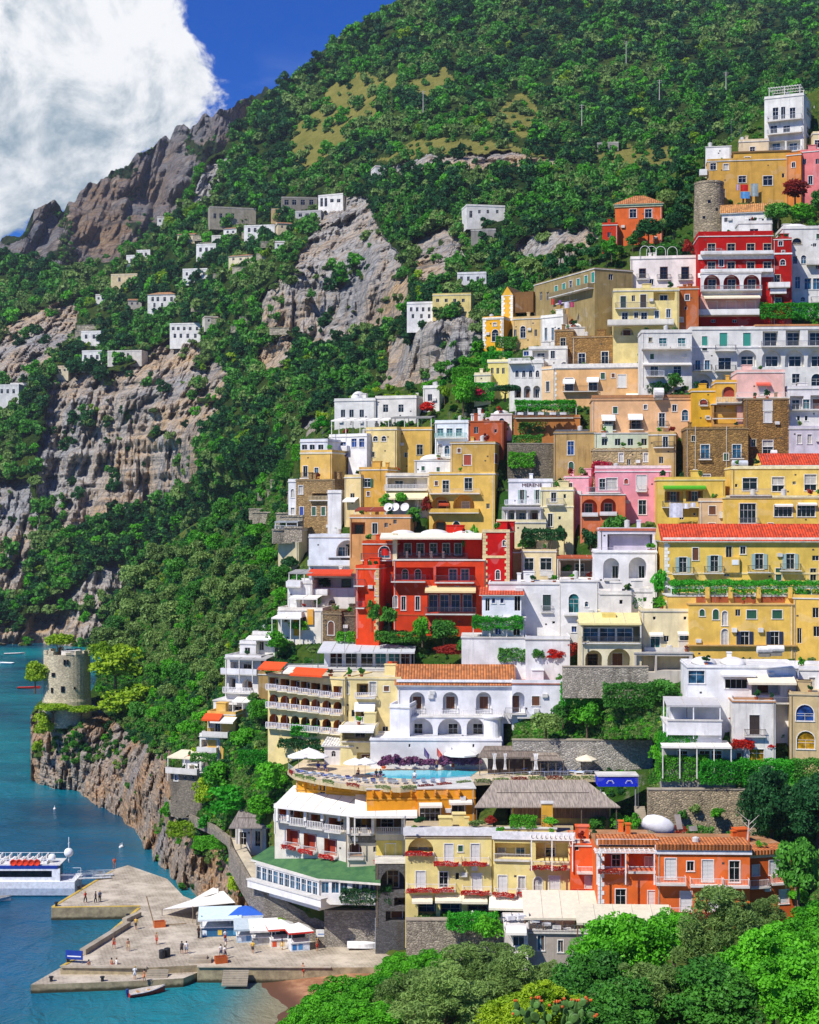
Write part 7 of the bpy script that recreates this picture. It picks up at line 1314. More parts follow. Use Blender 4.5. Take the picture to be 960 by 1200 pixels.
for px, py, z, top, bot, legs, lab, sc in ((100,1058,1.91,'#c8281e','#1e2430','trousers','person in a red top standing alone on the jetty',1), (112,1058,1.91,'#2a2f3c','#20242c','trousers','person in dark clothes on the jetty, left of a pair',1), (117,1057,1.91,'#384a6a','#1c1f28','trousers','person in a blue grey jacket on the jetty, right of a pair',1), (134,1017.5,1.91,'#d8562a',None,'shorts','person in orange standing at the far corner of the jetty',1.05),
 (133.5,1112,2.06,None,'#d8452a','shorts','bather in red shorts on the quay, left of two',1), (150,1115,2.06,None,'#e8c89a','shorts','bather in pale shorts on the quay, right of two',1), (104,1140,1.16,None,'#2a3a6a','shorts','bather in blue shorts by the blue sign',1), (131,1138,1.16,None,'#a8281e','shorts','bather in dark red shorts on the landing, left of a couple',1), (136.5,1138,1.16,'#e8e4dc','#c8c0b4','shorts','person in white beside the bather in dark red shorts',1),
 (158,1148,1.16,'#ecebe6','#cfd2d8','shorts','person in white on the landing near the red boat',1), (169,1150,1.16,None,'#e07030','shorts','bather in orange shorts climbing to the landing by the red boat',.9), (213,1118,2.06,'#4a5058','#30343a','shorts','person in grey strolling on the quay, left of a pair',1), (218.5,1118,2.06,'#e8e6e2','#8a94a4','shorts','person in a white shirt strolling on the quay, right of a pair',1),
 (264,1104,2.06,'#e4e2e0','#a8301e','shorts','person in white and red in front of the blue kiosk',1), (233,1100,2.06,'#3a2a24','#1e1e22','trousers','person in dark brown beside the left kiosk stand',1), (355,1144,.9,None,'#b83a1e','shorts','bather in red on the sand below the quay',1)):
 person(onq(px, py, z), lab, top, bot, 'walk' if random.random() < .4 else 'stand', None, legs, sc)
for px, py, lab, top in ((299,1044,'person in brown leading a group on the walkway','#4a3a34'), (305,1047,'person in grey in the middle of the walkway group','#4c4c54'), (312,1053,'person in pale blue at the end of the walkway group','#8c98ac'), (341,1067,'person in black walking alone on the walkway','#1c1c20')):
 D = float(np.interp(px, [268,278,292,310,336,362,384,408], [232,226,220.5,217.5,215.8,214.8,213.5,212]))+.8; person((X(px, D), D, Z(py, D)), lab, top, '#2a2c34', 'walk', R(100))
_pr = [person(onq(-900, 1100), 'x', t_, b_, p_, 0, l_) for t_, b_, p_, l_ in (('#e6e2da', '#3a4a6a', 'walk', 'shorts'), ('#3a5a8a', '#cfc4b0', 'stand', 'trousers'), (None, '#c8402a', 'stand', 'shorts'), ('#d8b04a', '#4a4440', 'walk', 'shorts'))]
_gq = random.Random(8)
for i in range(8):
 px, py = (_gq.uniform(232, 372), _gq.uniform(1112, 1124)) if i < 6 else (_gq.uniform(150, 232), _gq.uniform(1082, 1110))
 q = dup(_pr[i % 4], onq(px, py), _gq.uniform(0, 6.28), ('visitor in a white shirt and blue shorts', 'visitor in a blue shirt and beige trousers', 'bather in red shorts', 'visitor in a mustard shirt')[i % 4]+(' among the people before the beach kiosks' if i < 6 else ' among the people on the open quay')); q['group'] = 'visitors on the quay'
for o in _pr:
 for k in list(o.children): bpy.data.objects.remove(k)
 bpy.data.objects.remove(o)
# ---- ferry
fe = empty('ferry', (X(-65, 250), 250, 0), 0, 'white ferry with a blue stripe and orange life rings, cut by the left edge', 'ferry'); wht = plain('#eef0f2', .35); L_ = 26.0; x1 = X(88, 250)-X(-65, 250)
b = MB()
for s in range(14):
 pass
sec = []
for i in range(15):
 t = i/14; x = x1-L_*t; hw = 2.9*(1-max(0, (t-.55)/.45)**2.2); sh = 2.5+.7*max(0, (t-.5)/.5)**2; sec.append([(x+(.55 if i == 0 else 0), y, z) for y, z in ((-hw, sh), (-hw*.98, 1.4), (-hw*.85, .2), (-hw*.4, -.5), (hw*.4, -.5), (hw*.85, .2), (hw*.98, 1.4), (hw, sh))])
for A, B in zip(sec, sec[1:]):
 for k in range(7): b.poly([A[k], B[k], B[k+1], A[k+1]])
 b.poly([A[0], A[7], B[7], B[0]])
b.poly(sec[0]); b.build('hull', wht, fe)
m = MB(); m.box(x1-L_*.9, -2.6, 2.5, x1-2.6, 2.6, 4.55); m.prism([(x1-2.6, -2.6), (x1-1.9, -2.6), (x1-1.9, -2.2), (x1-2.6, -2.2)], 2.5, 4.5); m.build('cabin', wht, fe)
MB().box(x1-L_*.92, -2.66, 4.551, x1-2.3, 2.66, 5.0).build('blue_stripe', plain('#24409a', .4), fe)
m = MB(); m.box(x1-L_*.85, -2.63, 3.2, x1-3.2, -2.6, 4.2); m.build('window', glass('#0c1014'), fe)
m = MB(); m.box(x1-2.7, -2.2, 2.52, x1-2.5, 2.2, 4.4); m.build('stern_door', glass('#16120f'), fe)
MB().box(x1-L_*.85, -2.4, 5.0, x1-1.9, 2.4, 5.12).build('upper_deck', plain('#d8d6d0'), fe)
for i in range(12):
 for y in (-1.2, 1.0): m = MB(); m.box(-.5, -.8, .0, .1, .8, .45); m.box(-.6, -.8, .4, -.45, .8, 1.0); m.build('deck_bench', plain('#f0eee8'), fe, (x1-4.2-i*1.5, y, 5.13))
for i in range(5): m = MB(); m.lathe([(.34, -.09), (.5, -.12), (.56, 0), (.5, .12), (.34, .09), (.28, 0)], n=14); o = m.build('life_ring', plain('#e2401e', .5), fe, (x1-9.4+i*.95-(2 if i > 3 else 0)*0, -2.55, 5.5)); o.rotation_euler[0] = R(90)
for x, z, r_ in ((x1-3.6, 5.9, .62), (x1-.9, 6.7, .75)):
 m = MB(); m.lathe([(r_*math.sin(t*math.pi/8)+.01, -r_*math.cos(t*math.pi/8)) for t in range(9)], n=14); m.bar((0, 0, -r_), (0, 0, -1.6), .1); m.build('radar_dome', wht, fe, (x, -.6, z), smooth=True)
m = MB(); m.bar((x1-.9, -.6, 7), (x1-.9, -.6, 9.2), .06); m.bar((x1-.9, -1.2, 8.2), (x1-.9, 0, 8.2), .04); m.build('mast', wht, fe)
m = MB();
for y in (-2.5, 2.5): m.bar((x1-2, y, 3.5), (x1+.4, y, 3.5), .04); m.bar((x1+.4, y, 2.5), (x1+.4, y, 3.5), .04)
for y in (-2.55, 2.55): m.bar((x1-L_*.85, y, 6.0), (x1-2, y, 6.0), .04); [m.bar((x1-2-i*2, y, 5.1), (x1-2-i*2, y, 6.0), .03) for i in range(11)]
m.build('railing', wht, fe)
for y in (-1.6, .2):
 m = MB(); m.box(0, -.4, 0, 5.8, .4, .1); [m.bar((0, s*.42, .8), (5.8, s*.42, .8), .04) for s in (-1, 1)]; [m.bar((i*1.4, s*.42, 0), (i*1.4, s*.42, .8), .03) for s in (-1, 1) for i in range(5)]
 o = m.build('gangway', plain('#cfd2d4', .5), fe, (x1+.2, y+1.2, 2.35)); o.rotation_euler[1] = R(3); o.rotation_euler[2] = R(24)
# ---- small boats
def boat(label, loc, rz, L=4.6, w=1.7, hull='#c8281c', inner='#e8e2d4', stripe='#e8e6e2', eng=True):
 r = empty('motor_boat', loc, rz, label, 'boat'); b = MB(); ib = MB(); S = []
 for i in range(9):
  t = i/8; hw = w/2*(1-max(0, (t-.35)/.65)**2.0)+.02; sh = .55+.3*t*t; S.append([(L*t-L/2, y, z) for y, z in ((-hw, sh), (-hw*.8, .1), (0, -.25+.25*t**3), (hw*.8, .1), (hw, sh))])
 for A, B in zip(S, S[1:]):
  for k in range(4): b.poly([A[k], B[k], B[k+1], A[k+1]])
  ia = [(x, y*.86, z*(.9 if abs(y) > .1 else 1)+.12) for x, y, z in A]; ib_ = [(x, y*.86, z*(.9 if abs(y) > .1 else 1)+.12) for x, y, z in B]
  for k in range(4): ib.poly([ia[k], ib_[k], ib_[k+1], ia[k+1]])
  for k in (0, 4): ib.poly([A[k], B[k], (B[k][0], B[k][1]*.84, B[k][2]+.02), (A[k][0], A[k][1]*.84, A[k][2]+.02)])
 b.poly(S[0]); b.build('hull', plain(hull, .35), r); ib.build('inner_hull', plain(inner, .5), r)
 for x in (-L*.22, L*.08): MB().box(x-.15, -w*.38, .38, x+.15, w*.38, .44).build('seat', plain('#b98a50', .6), r)
 m = MB()
 for A, B in zip(S, S[1:]):
  for k in (0, 4): m.bar((A[k][0], A[k][1]*1.01, A[k][2]-.05), (B[k][0], B[k][1]*1.01, B[k][2]-.05), .05)
 m.build('gunwale', plain(stripe, .5), r)
 if eng: e = MB(); e.box(-.2, -.17, .35, .15, .17, .85); e.box(-.1, -.08, -.4, .05, .08, .36); e.build('outboard_motor', plain('#24488a', .3), r, (-L/2-.12, 0, .15))
 return r
boat('red white and blue motor boat moored at the landing stage', on_z(172, 1165, 0), R(28), 4.9, 1.8, '#c22a1c', '#d8cfc0', '#e8e8ea')
boat('little grey boat cut by the left edge in front of the ferry', on_z(-4, 1056, 0), R(5), 4.5, 1.8, '#b9b9b6', '#8f8d88', '#d8d6d0', False)
boat('red kayak like boat far out beside the watchtower', on_z(34, 807, 0), R(4), 8, 1.6, '#d8301e', '#d8301e', '#d8301e', False); boat('far white and red boat near the opposite shore', on_z(17, 767, 0), R(10), 9, 2.6, '#d8c4b8', '#e8e4de', '#c2402a', False); boat('far white boat at the left edge near the opposite shore', on_z(3, 778, 0), R(170), 9, 2.8, '#e8ecee', '#e8e8e8', '#f0f0f0', False)
for px, py in ((143, 992), (64, 950-2), (141, 1001-8)):
 m = MB(); m.lathe([(.03, -.25), (.25, -.12), (.28, .05), (.15, .25), (.06, .35), (.05, .7)], n=10); tag(m.build('buoy', plain('#eeeae2', .4), None, on_z(px, py, .1)), 'small white buoy floating off the rocks', 'buoy', 'buoys off the rocks')
# ---- kiosks on the quay
def kiosk(label, px, py, w, d, h, col, roofc, rt='hip', rz=0, band=None, trim='#eceae6', front=None):
 p = onq(px, py); r = empty('kiosk', p, rz, label, 'kiosk'); b = MB(); b.box(-w/2, -d/2+.02, 0, w/2, d/2, h*.42);
 for x in (-w/2+.06, w/2-.06):
  for y in (-d/2+.08, d/2-.06): b.box(x-.06, y-.06, h*.42, x+.06, y+.06, h)
 b.box(-w/2, d/2-.1, h*.42, w/2, d/2, h); b.build('body', plain(col, .5), r); MB().box(-w/2-.12, -d/2-.15, h*.42+.002, w/2+.12, d/2-.12, h*.46).build('counter', plain(trim, .5), r)
 m = MB(); o = .45
 if rt == 'hip':
  m.poly([(-w/2-o, -d/2-o, h), (w/2+o, -d/2-o, h), (0, 0, h+.95)]); m.poly([(w/2+o, -d/2-o, h), (w/2+o, d/2+o, h), (0, 0, h+.95)]); m.poly([(w/2+o, d/2+o, h), (-w/2-o, d/2+o, h), (0, 0, h+.95)]); m.poly([(-w/2-o, d/2+o, h), (-w/2-o, -d/2-o, h), (0, 0, h+.95)])
  m.box(-w/2-o, -d/2-o, h-.25, w/2+o, -d/2-o+.03, h, 1); m.box(-w/2-o, -d/2-o+.031, h-.25, -w/2-o+.03, d/2+o, h, 1); m.box(w/2+o-.03, -d/2-o+.031, h-.25, w/2+o, d/2+o, h, 1)
 else:
  m.poly([(-w/2-o, -d/2-o*1.8, h-.35), (w/2+o, -d/2-o*1.8, h-.35), (w/2+o, d/2, h+.5), (-w/2-o, d/2, h+.5)]); m.box(-w/2-o, -d/2-o*1.8-.03, h-.6, w/2+o, -d/2-o*1.8, h-.34, 1)
 m.build('roof', [plain(roofc, .7, vary=.05), plain(band or roofc, .7)], r)
 MB().box(-w/2+.15, d/2-.16, h*.46, w/2-.15, d/2-.101, h*.95).build('display_wall', plain('#2b3036', .6), r)
 for k in range(3): MB().box(-.3, -.012, 0, .3, 0, .75).build('poster', plain(front[k % len(front)] if front else '#8fb0c8', .5), r, (-w/2+.45+k*(w-.9)/2, -d/2+.008, .2))
 return r
kiosk('blue white kiosk with a red topped white roof, rightmost of the quay', 350, 1112, 2.6, 2.3, 2.7, '#d9dee4', '#f4efe9', 'hip', R(18), '#d42a1e', front=['#2f78b8', '#4a93cc', '#e8eef4'])
kiosk('white kiosk with an orange poster, second from the right on the quay', 329, 1108, 3.0, 2.4, 2.7, '#e6dccb', '#f4f1ec', 'hip', R(14), '#d8482a', front=['#e0562a', '#f0c05a', '#e8e2d4'])
kiosk('kiosk with a grey glass front between blue roof and orange poster kiosks', 309, 1105, 3.2, 2.5, 2.6, '#c8c4ba', '#eeece6', 'shed', R(10), '#d8d4cc', front=['#8a8f92', '#b8b4a8'])
kiosk('low kiosk with a pale blue front and grey awning beside the blue roof', 291, 1102, 3.2, 2.2, 2.4, '#b9cfe0', '#b8c4c8', 'shed', R(8), '#a8b8c0', front=['#dfe8f0', '#5a90c4'])
kiosk('kiosk with a bright blue pyramid roof on the quay', 288, 1092, 4.6, 3, 2.8, '#d8e0e8', '#2a62c4', 'hip', R(8), '#e4ecf4', front=['#4a80c0', '#e8e8e8'])
kiosk('big ticket kiosk with turquoise sides and a pale flat awning, leftmost', 258, 1094, 5.2, 3.2, 3.0, '#2a6a92', '#cfe0e4', 'shed', R(6), '#dfe8ea', front=['#e8f0f4', '#e2c04a', '#5aa0c8'])
m = MB(); m.box(-.9, -.7, 0, .9, .7, .9); m.box(-.7, -.75, .9, .7, .6, 1.5); tag(m.build('water_tank', plain('#eeeeec', .5), None, (X(292, 219), 219, Z(1080, 219))), 'white water tank behind the blue pyramid roof', 'tank')
def sign(label, px, py, w, h, col, z=2.06, post=1.0, rz=0, stripes=('#f0f0ee',)):
 p = onq(px, py, z); r = empty('sign_board', p, rz, label, 'sign'); MB().box(-w/2, -.04, post, w/2, .04, post+h).build('panel', plain(col, .5), r)
 m = MB(); [m.box(x-.04, -.035, 0, x+.04, .035, post) for x in (-w/2+.1, w/2-.1)]; m.build('post', plain('#6a6a6a'), r)
 for i, c in enumerate(stripes): MB().box(-w*.4, -.052, 0, w*.4, -.0405, h*.12).build('painted_line', plain(c), r, (0, 0, post+h*(.3+.28*i)))
 return r
sign('blue sign board at the outer corner of the quay', 87, 1129, 2.4, 1.2, '#1e3f9a', 2.06, .5, R(-10)); sign('white notice board with a blue panel on the stone street wall, left', 383, 1108, 3.0, 1.0, '#e9e9e6', 2.06, 1.2, 0, ('#3a7ac0',)); sign('white notice board on the stone street wall, right', 397, 1108, 2.2, .9, '#e4e6e8', 2.06, 1.3, 0, ('#7aa8d0',))
r = empty('sign_board', (X(444, 209), 209, Z(1112, 209)), 0, 'tall blue and white information pillar on the stone wall', 'sign'); MB().box(-.5, -.08, 0, .5, .08, 4.2).build('panel', plain('#dfe4ea'), r)
for i, c in enumerate(('#2a58a8', '#3a78c0', '#e0a040', '#2a58a8', '#8fb4d8')): MB().box(-.4, -.1, 0, .4, -.081, .55).build('poster', plain(c), r, (0, 0, .3+i*.75))
# sail awnings on the quay
def sail(label, P, col='#f2ede2'):
 V = [on_z(x, y, 2.06+h) if False else Vector((X(x, D), D, Z(y, D))) for x, y, D in P]; c = sum(V, Vector())/len(V); b = MB(); n = 5; c.z -= .35
 for p, q in zip(V, V[1:]+V[:1]): b.poly([p, q, c]); b.poly([p-Vector((0, 0, .04)), c-Vector((0, 0, .04)), q-Vector((0, 0, .04))])
 r = b.build('sail_awning', plain(col, .85, vary=.05)); tag(r, label, 'awning')
 for k, p in enumerate(V):
  if k < 3: MB().bar(p+Vector((0, 0, .1)), (p.x, p.y, max(2.0, p.z-3.2)), .07).build('pole', plain('#8a7a60'), r)
 return r
sail('large white sail awning in front of the rocks on the quay', [(190, 1066, 228), (226, 1063, 224), (276, 1058, 227), (262, 1044, 236), (250, 1046, 238)]); sail('smaller white sail awning behind the large one', [(222, 1056, 234), (256, 1046, 236), (256, 1037, 243), (246, 1042, 244)])
for px, py, lab, col in ((187, 1086, 'orange fishing crate heap by the mooring pole', '#c8642a'), (259, 1128, 'orange and brown crate on the quay edge', '#b8581e')):
 r = empty('crate', onq(px, py), .3, lab, 'crate'); b = MB(); b.box(-.8, -.6, 0, .8, .6, .12); [b.box(-.8, y-.04, .12, .8, y+.04, .8) for y in (-.56, .56)]; [b.box(x-.04, -.52, .12, x+.04, .52, .8) for x in (-.76, .76)]; b.build('box', plain(col), r); b = MB(); [b.bar((-.5+i*.25, -.4, .4), (-.4+i*.25, .4, .6), .12, n=6) for i in range(5)]; b.build('net_roll', plain('#8a3c1c'), r)
for px, py in ((190, 1123), (196, 1121)):
 m = MB(); m.lathe([(.38, 0), (.42, .05), (.42, 1.0), (.45, 1.02), (.4, 1.12), (.1, 1.2)], n=14); tag(m.build('litter_bin', plain('#26282a', .5), None, onq(px, py)), 'dark litter bin on the quay', 'bin', 'pair of dark litter bins on the quay')
m = MB(); m.bar((0, 0, 0), (-1.2, .3, 4.2), .09); m.bar((0, 0, 0), (4.6, .4, .25), .07); tag(m.build('mooring_pole', plain('#8a7350'), None, onq(181, 1085)), 'leaning wooden mooring pole beside a fallen pole', 'pole')
b = MB(); b.box(-1.5, -.8, 0, 1.5, .8, .45); b.box(-.9, -.5, .451, .9, .5, .8); tag(b.build('stone_block', plaster('#a89a84', .7), None, onq(235, 1127)), 'stepped stone block on the quay', 'stone block')
b = boat('white dinghy lying upside down by the street wall', onq(424, 1112), R(4), 4.0, 1.5, '#eceae6', '#e0ddd6', '#e8e6e2', False); b.rotation_euler[0] = R(180); b.location.z += .85
boat('blue boat under a cover in the arch of the street wall', onq(468, 1110), R(2), 4.6, 1.7, '#2346a8', '#30343c', '#3a5ab8', False)
# ---- pool terrace
TZ = 24.35
pool = [(418, 907), (440, 903.5), (560, 905), (640, 905), (640, 912), (556, 914), (500, 918), (452, 914)]
tz_m = plaster('#d8c4a0', .4)
FL = [(338, 903), (346, 909), (372, 914.5), (400, 919), (430, 922.5), (470, 924), (510, 921), (556, 916), (620, 912.5), (702, 911.5), (702, 899), (600, 897), (438, 899), (400, 893), (356, 890)]
b = MB(); b.prism(qp(FL, TZ), TZ-.5, TZ); tag(b.build('pool_terrace', tz_m), 'sun terrace around the swimming pool on the ochre hotel', 'terrace')
wpm, wpn, wpb = newmat('pool_water'); wpb.inputs['Base Color'].default_value = lin('#4fc4d6'); wpb.inputs['Roughness'].default_value = .08; gq = N(wpn); wpn.links.new(gq.bump(gq.noise(gq.pos(), 1.6, 3), .2, .1), wpb.inputs['Normal'])
b = MB(); b.prism(qp([(428, 907), (446, 903.5), (520, 902.5), (560, 904), (552, 910), (500, 914), (455, 911.5)], TZ), TZ+.004, TZ+.07); o = b.build('swimming_pool', wpm); tag(o, 'turquoise swimming pool on the hotel terrace', 'swimming pool')
rr = empty('terrace_railing', (0, 0, 0), 0, 'glass and metal railing with creepers around the pool terrace edge', 'railing'); EP = [on_z(x, y, TZ) for x, y in FL[:10]]; b = MB(); gl = MB()
for p, q in zip(EP, EP[1:]):
 n = max(1, int((q-p).length/1.1)); b.bar(p+Vector((0, 0, 1.0)), q+Vector((0, 0, 1.0)), .03); b.bar(p+Vector((0, 0, .5)), q+Vector((0, 0, .5)), .015); b.bar(p+Vector((0, 0, .25)), q+Vector((0, 0, .25)), .015); b.bar(p+Vector((0, 0, .75)), q+Vector((0, 0, .75)), .015)
 for i in range(n): t = p.lerp(q, i/n); b.bar(t, t+Vector((0, 0, 1.0)), .025)
b.build('railing', plain('#c8ccd2', .4), rr)
gs = MB()
for p, q in zip(EP, EP[1:]):
 d = (q-p).normalized(); nn = Vector((-d.y, d.x, 0))*.14; gs.prism([(p-nn)[:2], (q-nn)[:2], (q+nn)[:2], (p+nn)[:2]], TZ-.55, TZ+.02)
gs.build('edge_moulding', plaster('#cdbb92', .6), rr)
for i, (p, q) in enumerate(zip(EP, EP[1:])):
 for k in range(max(1, int((q-p).length/2.4))):
  t = p.lerp(q, (k+.5)/max(1, int((q-p).length/2.4))); c = link('creeper', leafbox('olive' if (i+k) % 3 else 'rust', 2.2, .4, .4, .1, .6), rr, t+Vector((0, 0, .02)), math.atan2((q-p).y, (q-p).x))
lm = MB(); lm.box(-.32, -.95, .28, .32, .35, .36); [lm.box(x-.03, y-.03, 0, x+.03, y+.03, .28) for x in (-.28, .28) for y in (-.9, .3)]
bk = MB(); bk.poly([(-.32, .35, .3), (.32, .35, .3), (.32, .95, .85), (-.32, .95, .85)]); bk.poly([(-.32, .35, .36), (-.32, .95, .91), (.32, .95, .91), (.32, .35, .36)]);
fr = lm.mesh('frame', plain('#e8e8ea'))
def lounger(px, py, col, lab, grp, rz=0):
 r = empty('sun_lounger', on_z(px, py, TZ+.005), rz, lab, 'sun lounger', grp); link('frame', fr, r); key = ('lb', col)
 if key not in _CR:
  q = MB(); q.box(-.3, -.93, .361, .3, .35, .43); q.v += [(x, y-.0, z+.03) for x, y, z in bk.v]; q.f += [tuple(i+8 for i in f) for f in bk.f]; q.m += [0, 0]; _CR[key] = q.mesh('cushion', plain(col, .9))
 link('cushion', _CR[key], r); return r
for i in range(12): lounger(352+i*9.5, 907.5+min(i, 8)*1.25+(i % 2)*.6, '#aebfdc' if i % 3 else '#4a5fc0', 'pale blue cushioned sun lounger along the curved pool railing' if i % 3 else 'deep blue cushioned sun lounger along the curved pool railing', 'sun loungers along the pool railing', R(150+i*3))
for i in range(6): lounger(463+i*11, 919-.35*i, '#b8cbe4', 'pale blue sun lounger in front of the pool', 'sun loungers in front of the pool', R(170+i*4))
for i in range(9): lounger(612+i*10, 906.5+(i % 2)*1.2, '#c3d4ea' if i % 3 else '#4a70c8', 'light blue sun lounger on the terrace right of the small cane roof' if i % 3 else 'blue sun lounger on the terrace right of the small cane roof', 'sun loungers right of the cane roof', R(200+i*7))
def umbrella(loc, lab, r=1.5, h=2.3, col='#f0ece2', grp=None):
 o = empty('parasol', loc, random.random(), lab, 'parasol', grp); key = ('um', col)
 if key not in _CR:
  m = MB(); m.lathe([(1, 0), (1.0, -.1), (.995, 0), (.6, .2), (.05, .42), (.02, .5)], n=8); m.f.pop(-2); m.m.pop(); _CR[key] = m.mesh('canopy', plain(col, .85, vary=.05)); _CR['upole'] = MB().bar((0, 0, 0), (0, 0, 1), .03, n=6).mesh('pole', plain('#b8b2a6'))
 c = link('canopy', _CR[key], o, (0, 0, h)); c.scale = (r, r, r*.9); p = link('pole', _CR['upole'], o); p.scale = (1, 1, h+.3); return o
for px, py, lab in ((350, 903, 'white parasol at the left end of the pool terrace, front'), (362, 898, 'white parasol at the left end of the pool terrace, back'), (372, 903, 'white parasol right of the front one at the left end of the pool terrace'), (416, 911, 'white parasol at the left rim of the pool'), (428, 910.5, 'second white parasol at the left rim of the pool')): umbrella(on_z(px, py, TZ), lab, 1.7, 2.1)
umbrella(on_z(541, 903, TZ), 'big white parasol beside the small cane roof', 2.6, 2.5); umbrella(on_z(687, 907.5, TZ), 'cream parasol before the long grey retaining wall', 1.6, 2.2, '#e8dcc0')
for px, py, lab, top, pose in ((373, 907, 'sunbather in blue on a lounger at the left of the terrace', '#2a3c9c', 'sit'), (381, 908, 'sunbather in dark blue beside the one in blue', '#232a6a', 'sit'), (420, 914, 'sunbather with bare shoulders at the pool rim', None, 'sit'), (441, 915.5, 'swimmer in dark at the pool rim, left of two', '#20242c', 'sit'), (446, 915.5, 'swimmer in dark at the pool rim, right of two', '#2a2430', 'sit'), (486, 918, 'person in white with a red hat before the pool', '#e8e8ea', 'sit'), (519, 903, 'person in red shorts walking behind the pool', None, 'walk'), (531, 903.5, 'person in orange behind the pool by the flags', '#d86a3a', 'walk'), (512, 904, 'person bathing behind the pool under the violet flowers', None, 'stand')):
 person(on_z(px, py, TZ+(-.45 if pose == 'sit' else .01)), lab, top, '#b8321e' if pose == 'walk' else '#2a3a6a', pose, R(random.uniform(-40, 40)), 'shorts')
for px, lab, c in ((497, 'violet blue flag behind the pool, left of three', '#3a1a78'), (512, 'red flag behind the pool, middle of three', '#d83a20'), (529, 'dark blue flag behind the pool, right of three', '#232a80')):
 r = empty('flag', on_z(px, 902.5, TZ), 0, lab, 'flag'); MB().bar((0, 0, 0), (0, 0, 3.4), .035).build('pole', plain('#d8d8d8'), r); m = MB()
 for i in range(4): x = i*.2; m.poly([(x, .06*math.sin(i*1.5), 3.35-i*.28), (x+.2, .06*math.sin((i+1)*1.5), 3.35-(i+1)*.28), (x+.12, .05, 2.0-i*.2), (x-.02 if i else 0, .02, 2.1-i*.15)])
 m.build('cloth', plain(c, .8), r)
b = MB(); b.lathe([(.7, 0), (.75, .3), (.5, .7), (.55, .9), (.35, 1.3), (.1, 1.6)], n=12); tag(b.build('terracotta_urns', plain('#b8521e'), None, on_z(450, 900, TZ)), 'heap of terracotta urns beside the pool', 'urns')
for i, px in enumerate(range(447, 560, 8)):
 o = bush(px, 900.5-(i % 3)*.8, 13+(i*5) % 6, 11+(i*7) % 8, 'violet', 'violet flowering shrub against the white base wall of the villa', 'violet shrubs along the white wall', D=214.5, lod=2)
for x0, x1, lab in ((577, 582, 'left'), (590, 594, 'middle'), (625, 631, 'right')):
 Dc = gm(209); p0 = Vector((X(x0, Dc), Dc, Z(902, Dc))); w = X(x1, Dc)-p0.x; m = MB(); n = 8; H0 = 2.3
 for i in range(n):
  for j in range(5):
   f0 = lambda jj: 1-.55*math.sin(jj/5*math.pi)*.9
   def q(ii, jj): return (w*(.5+(ii/n-.5)*f0(jj)), .09*math.sin(ii*2.2), H0*jj/5)
   m.poly([q(i, j), q(i+1, j), q(i+1, j+1), q(i, j+1)])
 tag(m.build('curtain', plain('#f0ede8', .9), None, p0), 'white tied curtain at the %s of the small cane roof' % lab, 'curtain')
h = H('bar', 'dark bar counter under the small cane roof beside the pool', 'bar', 572, 634, 889, 903, '#4a3e36', yaw=0, dep=.8, D=211.5, roof='none', ext=1); h.done()
bl = H('terrace', 'bright blue tiled platform on posts with planters, right of the loungers', 'terrace', 701, 748, 910, 921, '#1a2fc4', yaw=0, dep=3, D=199.5, wear=.1, roof='none', ext=.1); bl.done(); bl.posts([704, 745], 921, 945, .3, .1, '#8a8a8c')
for a, b2 in ((709, 721), (731, 743)):
 q0, q1 = bl.u(a), bl.u(b2); mm = MB(); z_ = bl.h*.5
 for sdx in (-1, 1):
  for k in range(5): t = k/5; mm.box((q0+q1)/2+sdx*(q1-q0)/2*t*.8-.05, -.02, z_-.16+.2*math.sin(t*5), (q0+q1)/2+sdx*(q1-q0)/2*t*.8+.12, -.003, z_-.04+.2*math.sin(t*5))
 mm.build('painted_scroll', plain('#d8d4e8'), bl.root)
st = MB();
for i in range(12): st.box(0, .3*i, .2*i-.4, 1.4, .3*i+.3, .2*i+.2)
tag(st.build('stair', plaster('#b0a48e', .6), None, (X(748, gm(197)), gm(197), Z(972, gm(197)))), 'narrow stone stair climbing beside the blue platform', 'stair')
ov = MB(); ov.lathe([(1.0, -.6), (1.0, .2), (.85, .65), (.5, .95), (.03, 1.08)], n=18); o = ov.build('oven_dome', plaster('#efeeec', .15), None, (X(772, gm(191)), gm(191), Z(968, gm(191))), smooth=True); o.scale = (2.2, 1.3, 1.25); o.rotation_euler[1] = R(18); tag(o, 'white rounded oven dome above the orange hotel', 'dome')
for px, py, w_, h_, lab in ((797, 972, 7, 18, 'grey leaning board above the orange hotel'), (813, 974, 10, 6, 'dark tarpaulin sheet above the orange hotel')):
 D = gm(190); b = MB(); b.box(-w_/2*D/F, -.05, 0, w_/2*D/F, .05, h_*D/F); o = b.build('board', plaster('#9a9088', .6), None, (X(px, D), D, Z(py, D))); o.rotation_euler = (R(-28), 0, R(12)); tag(o, lab, 'board')
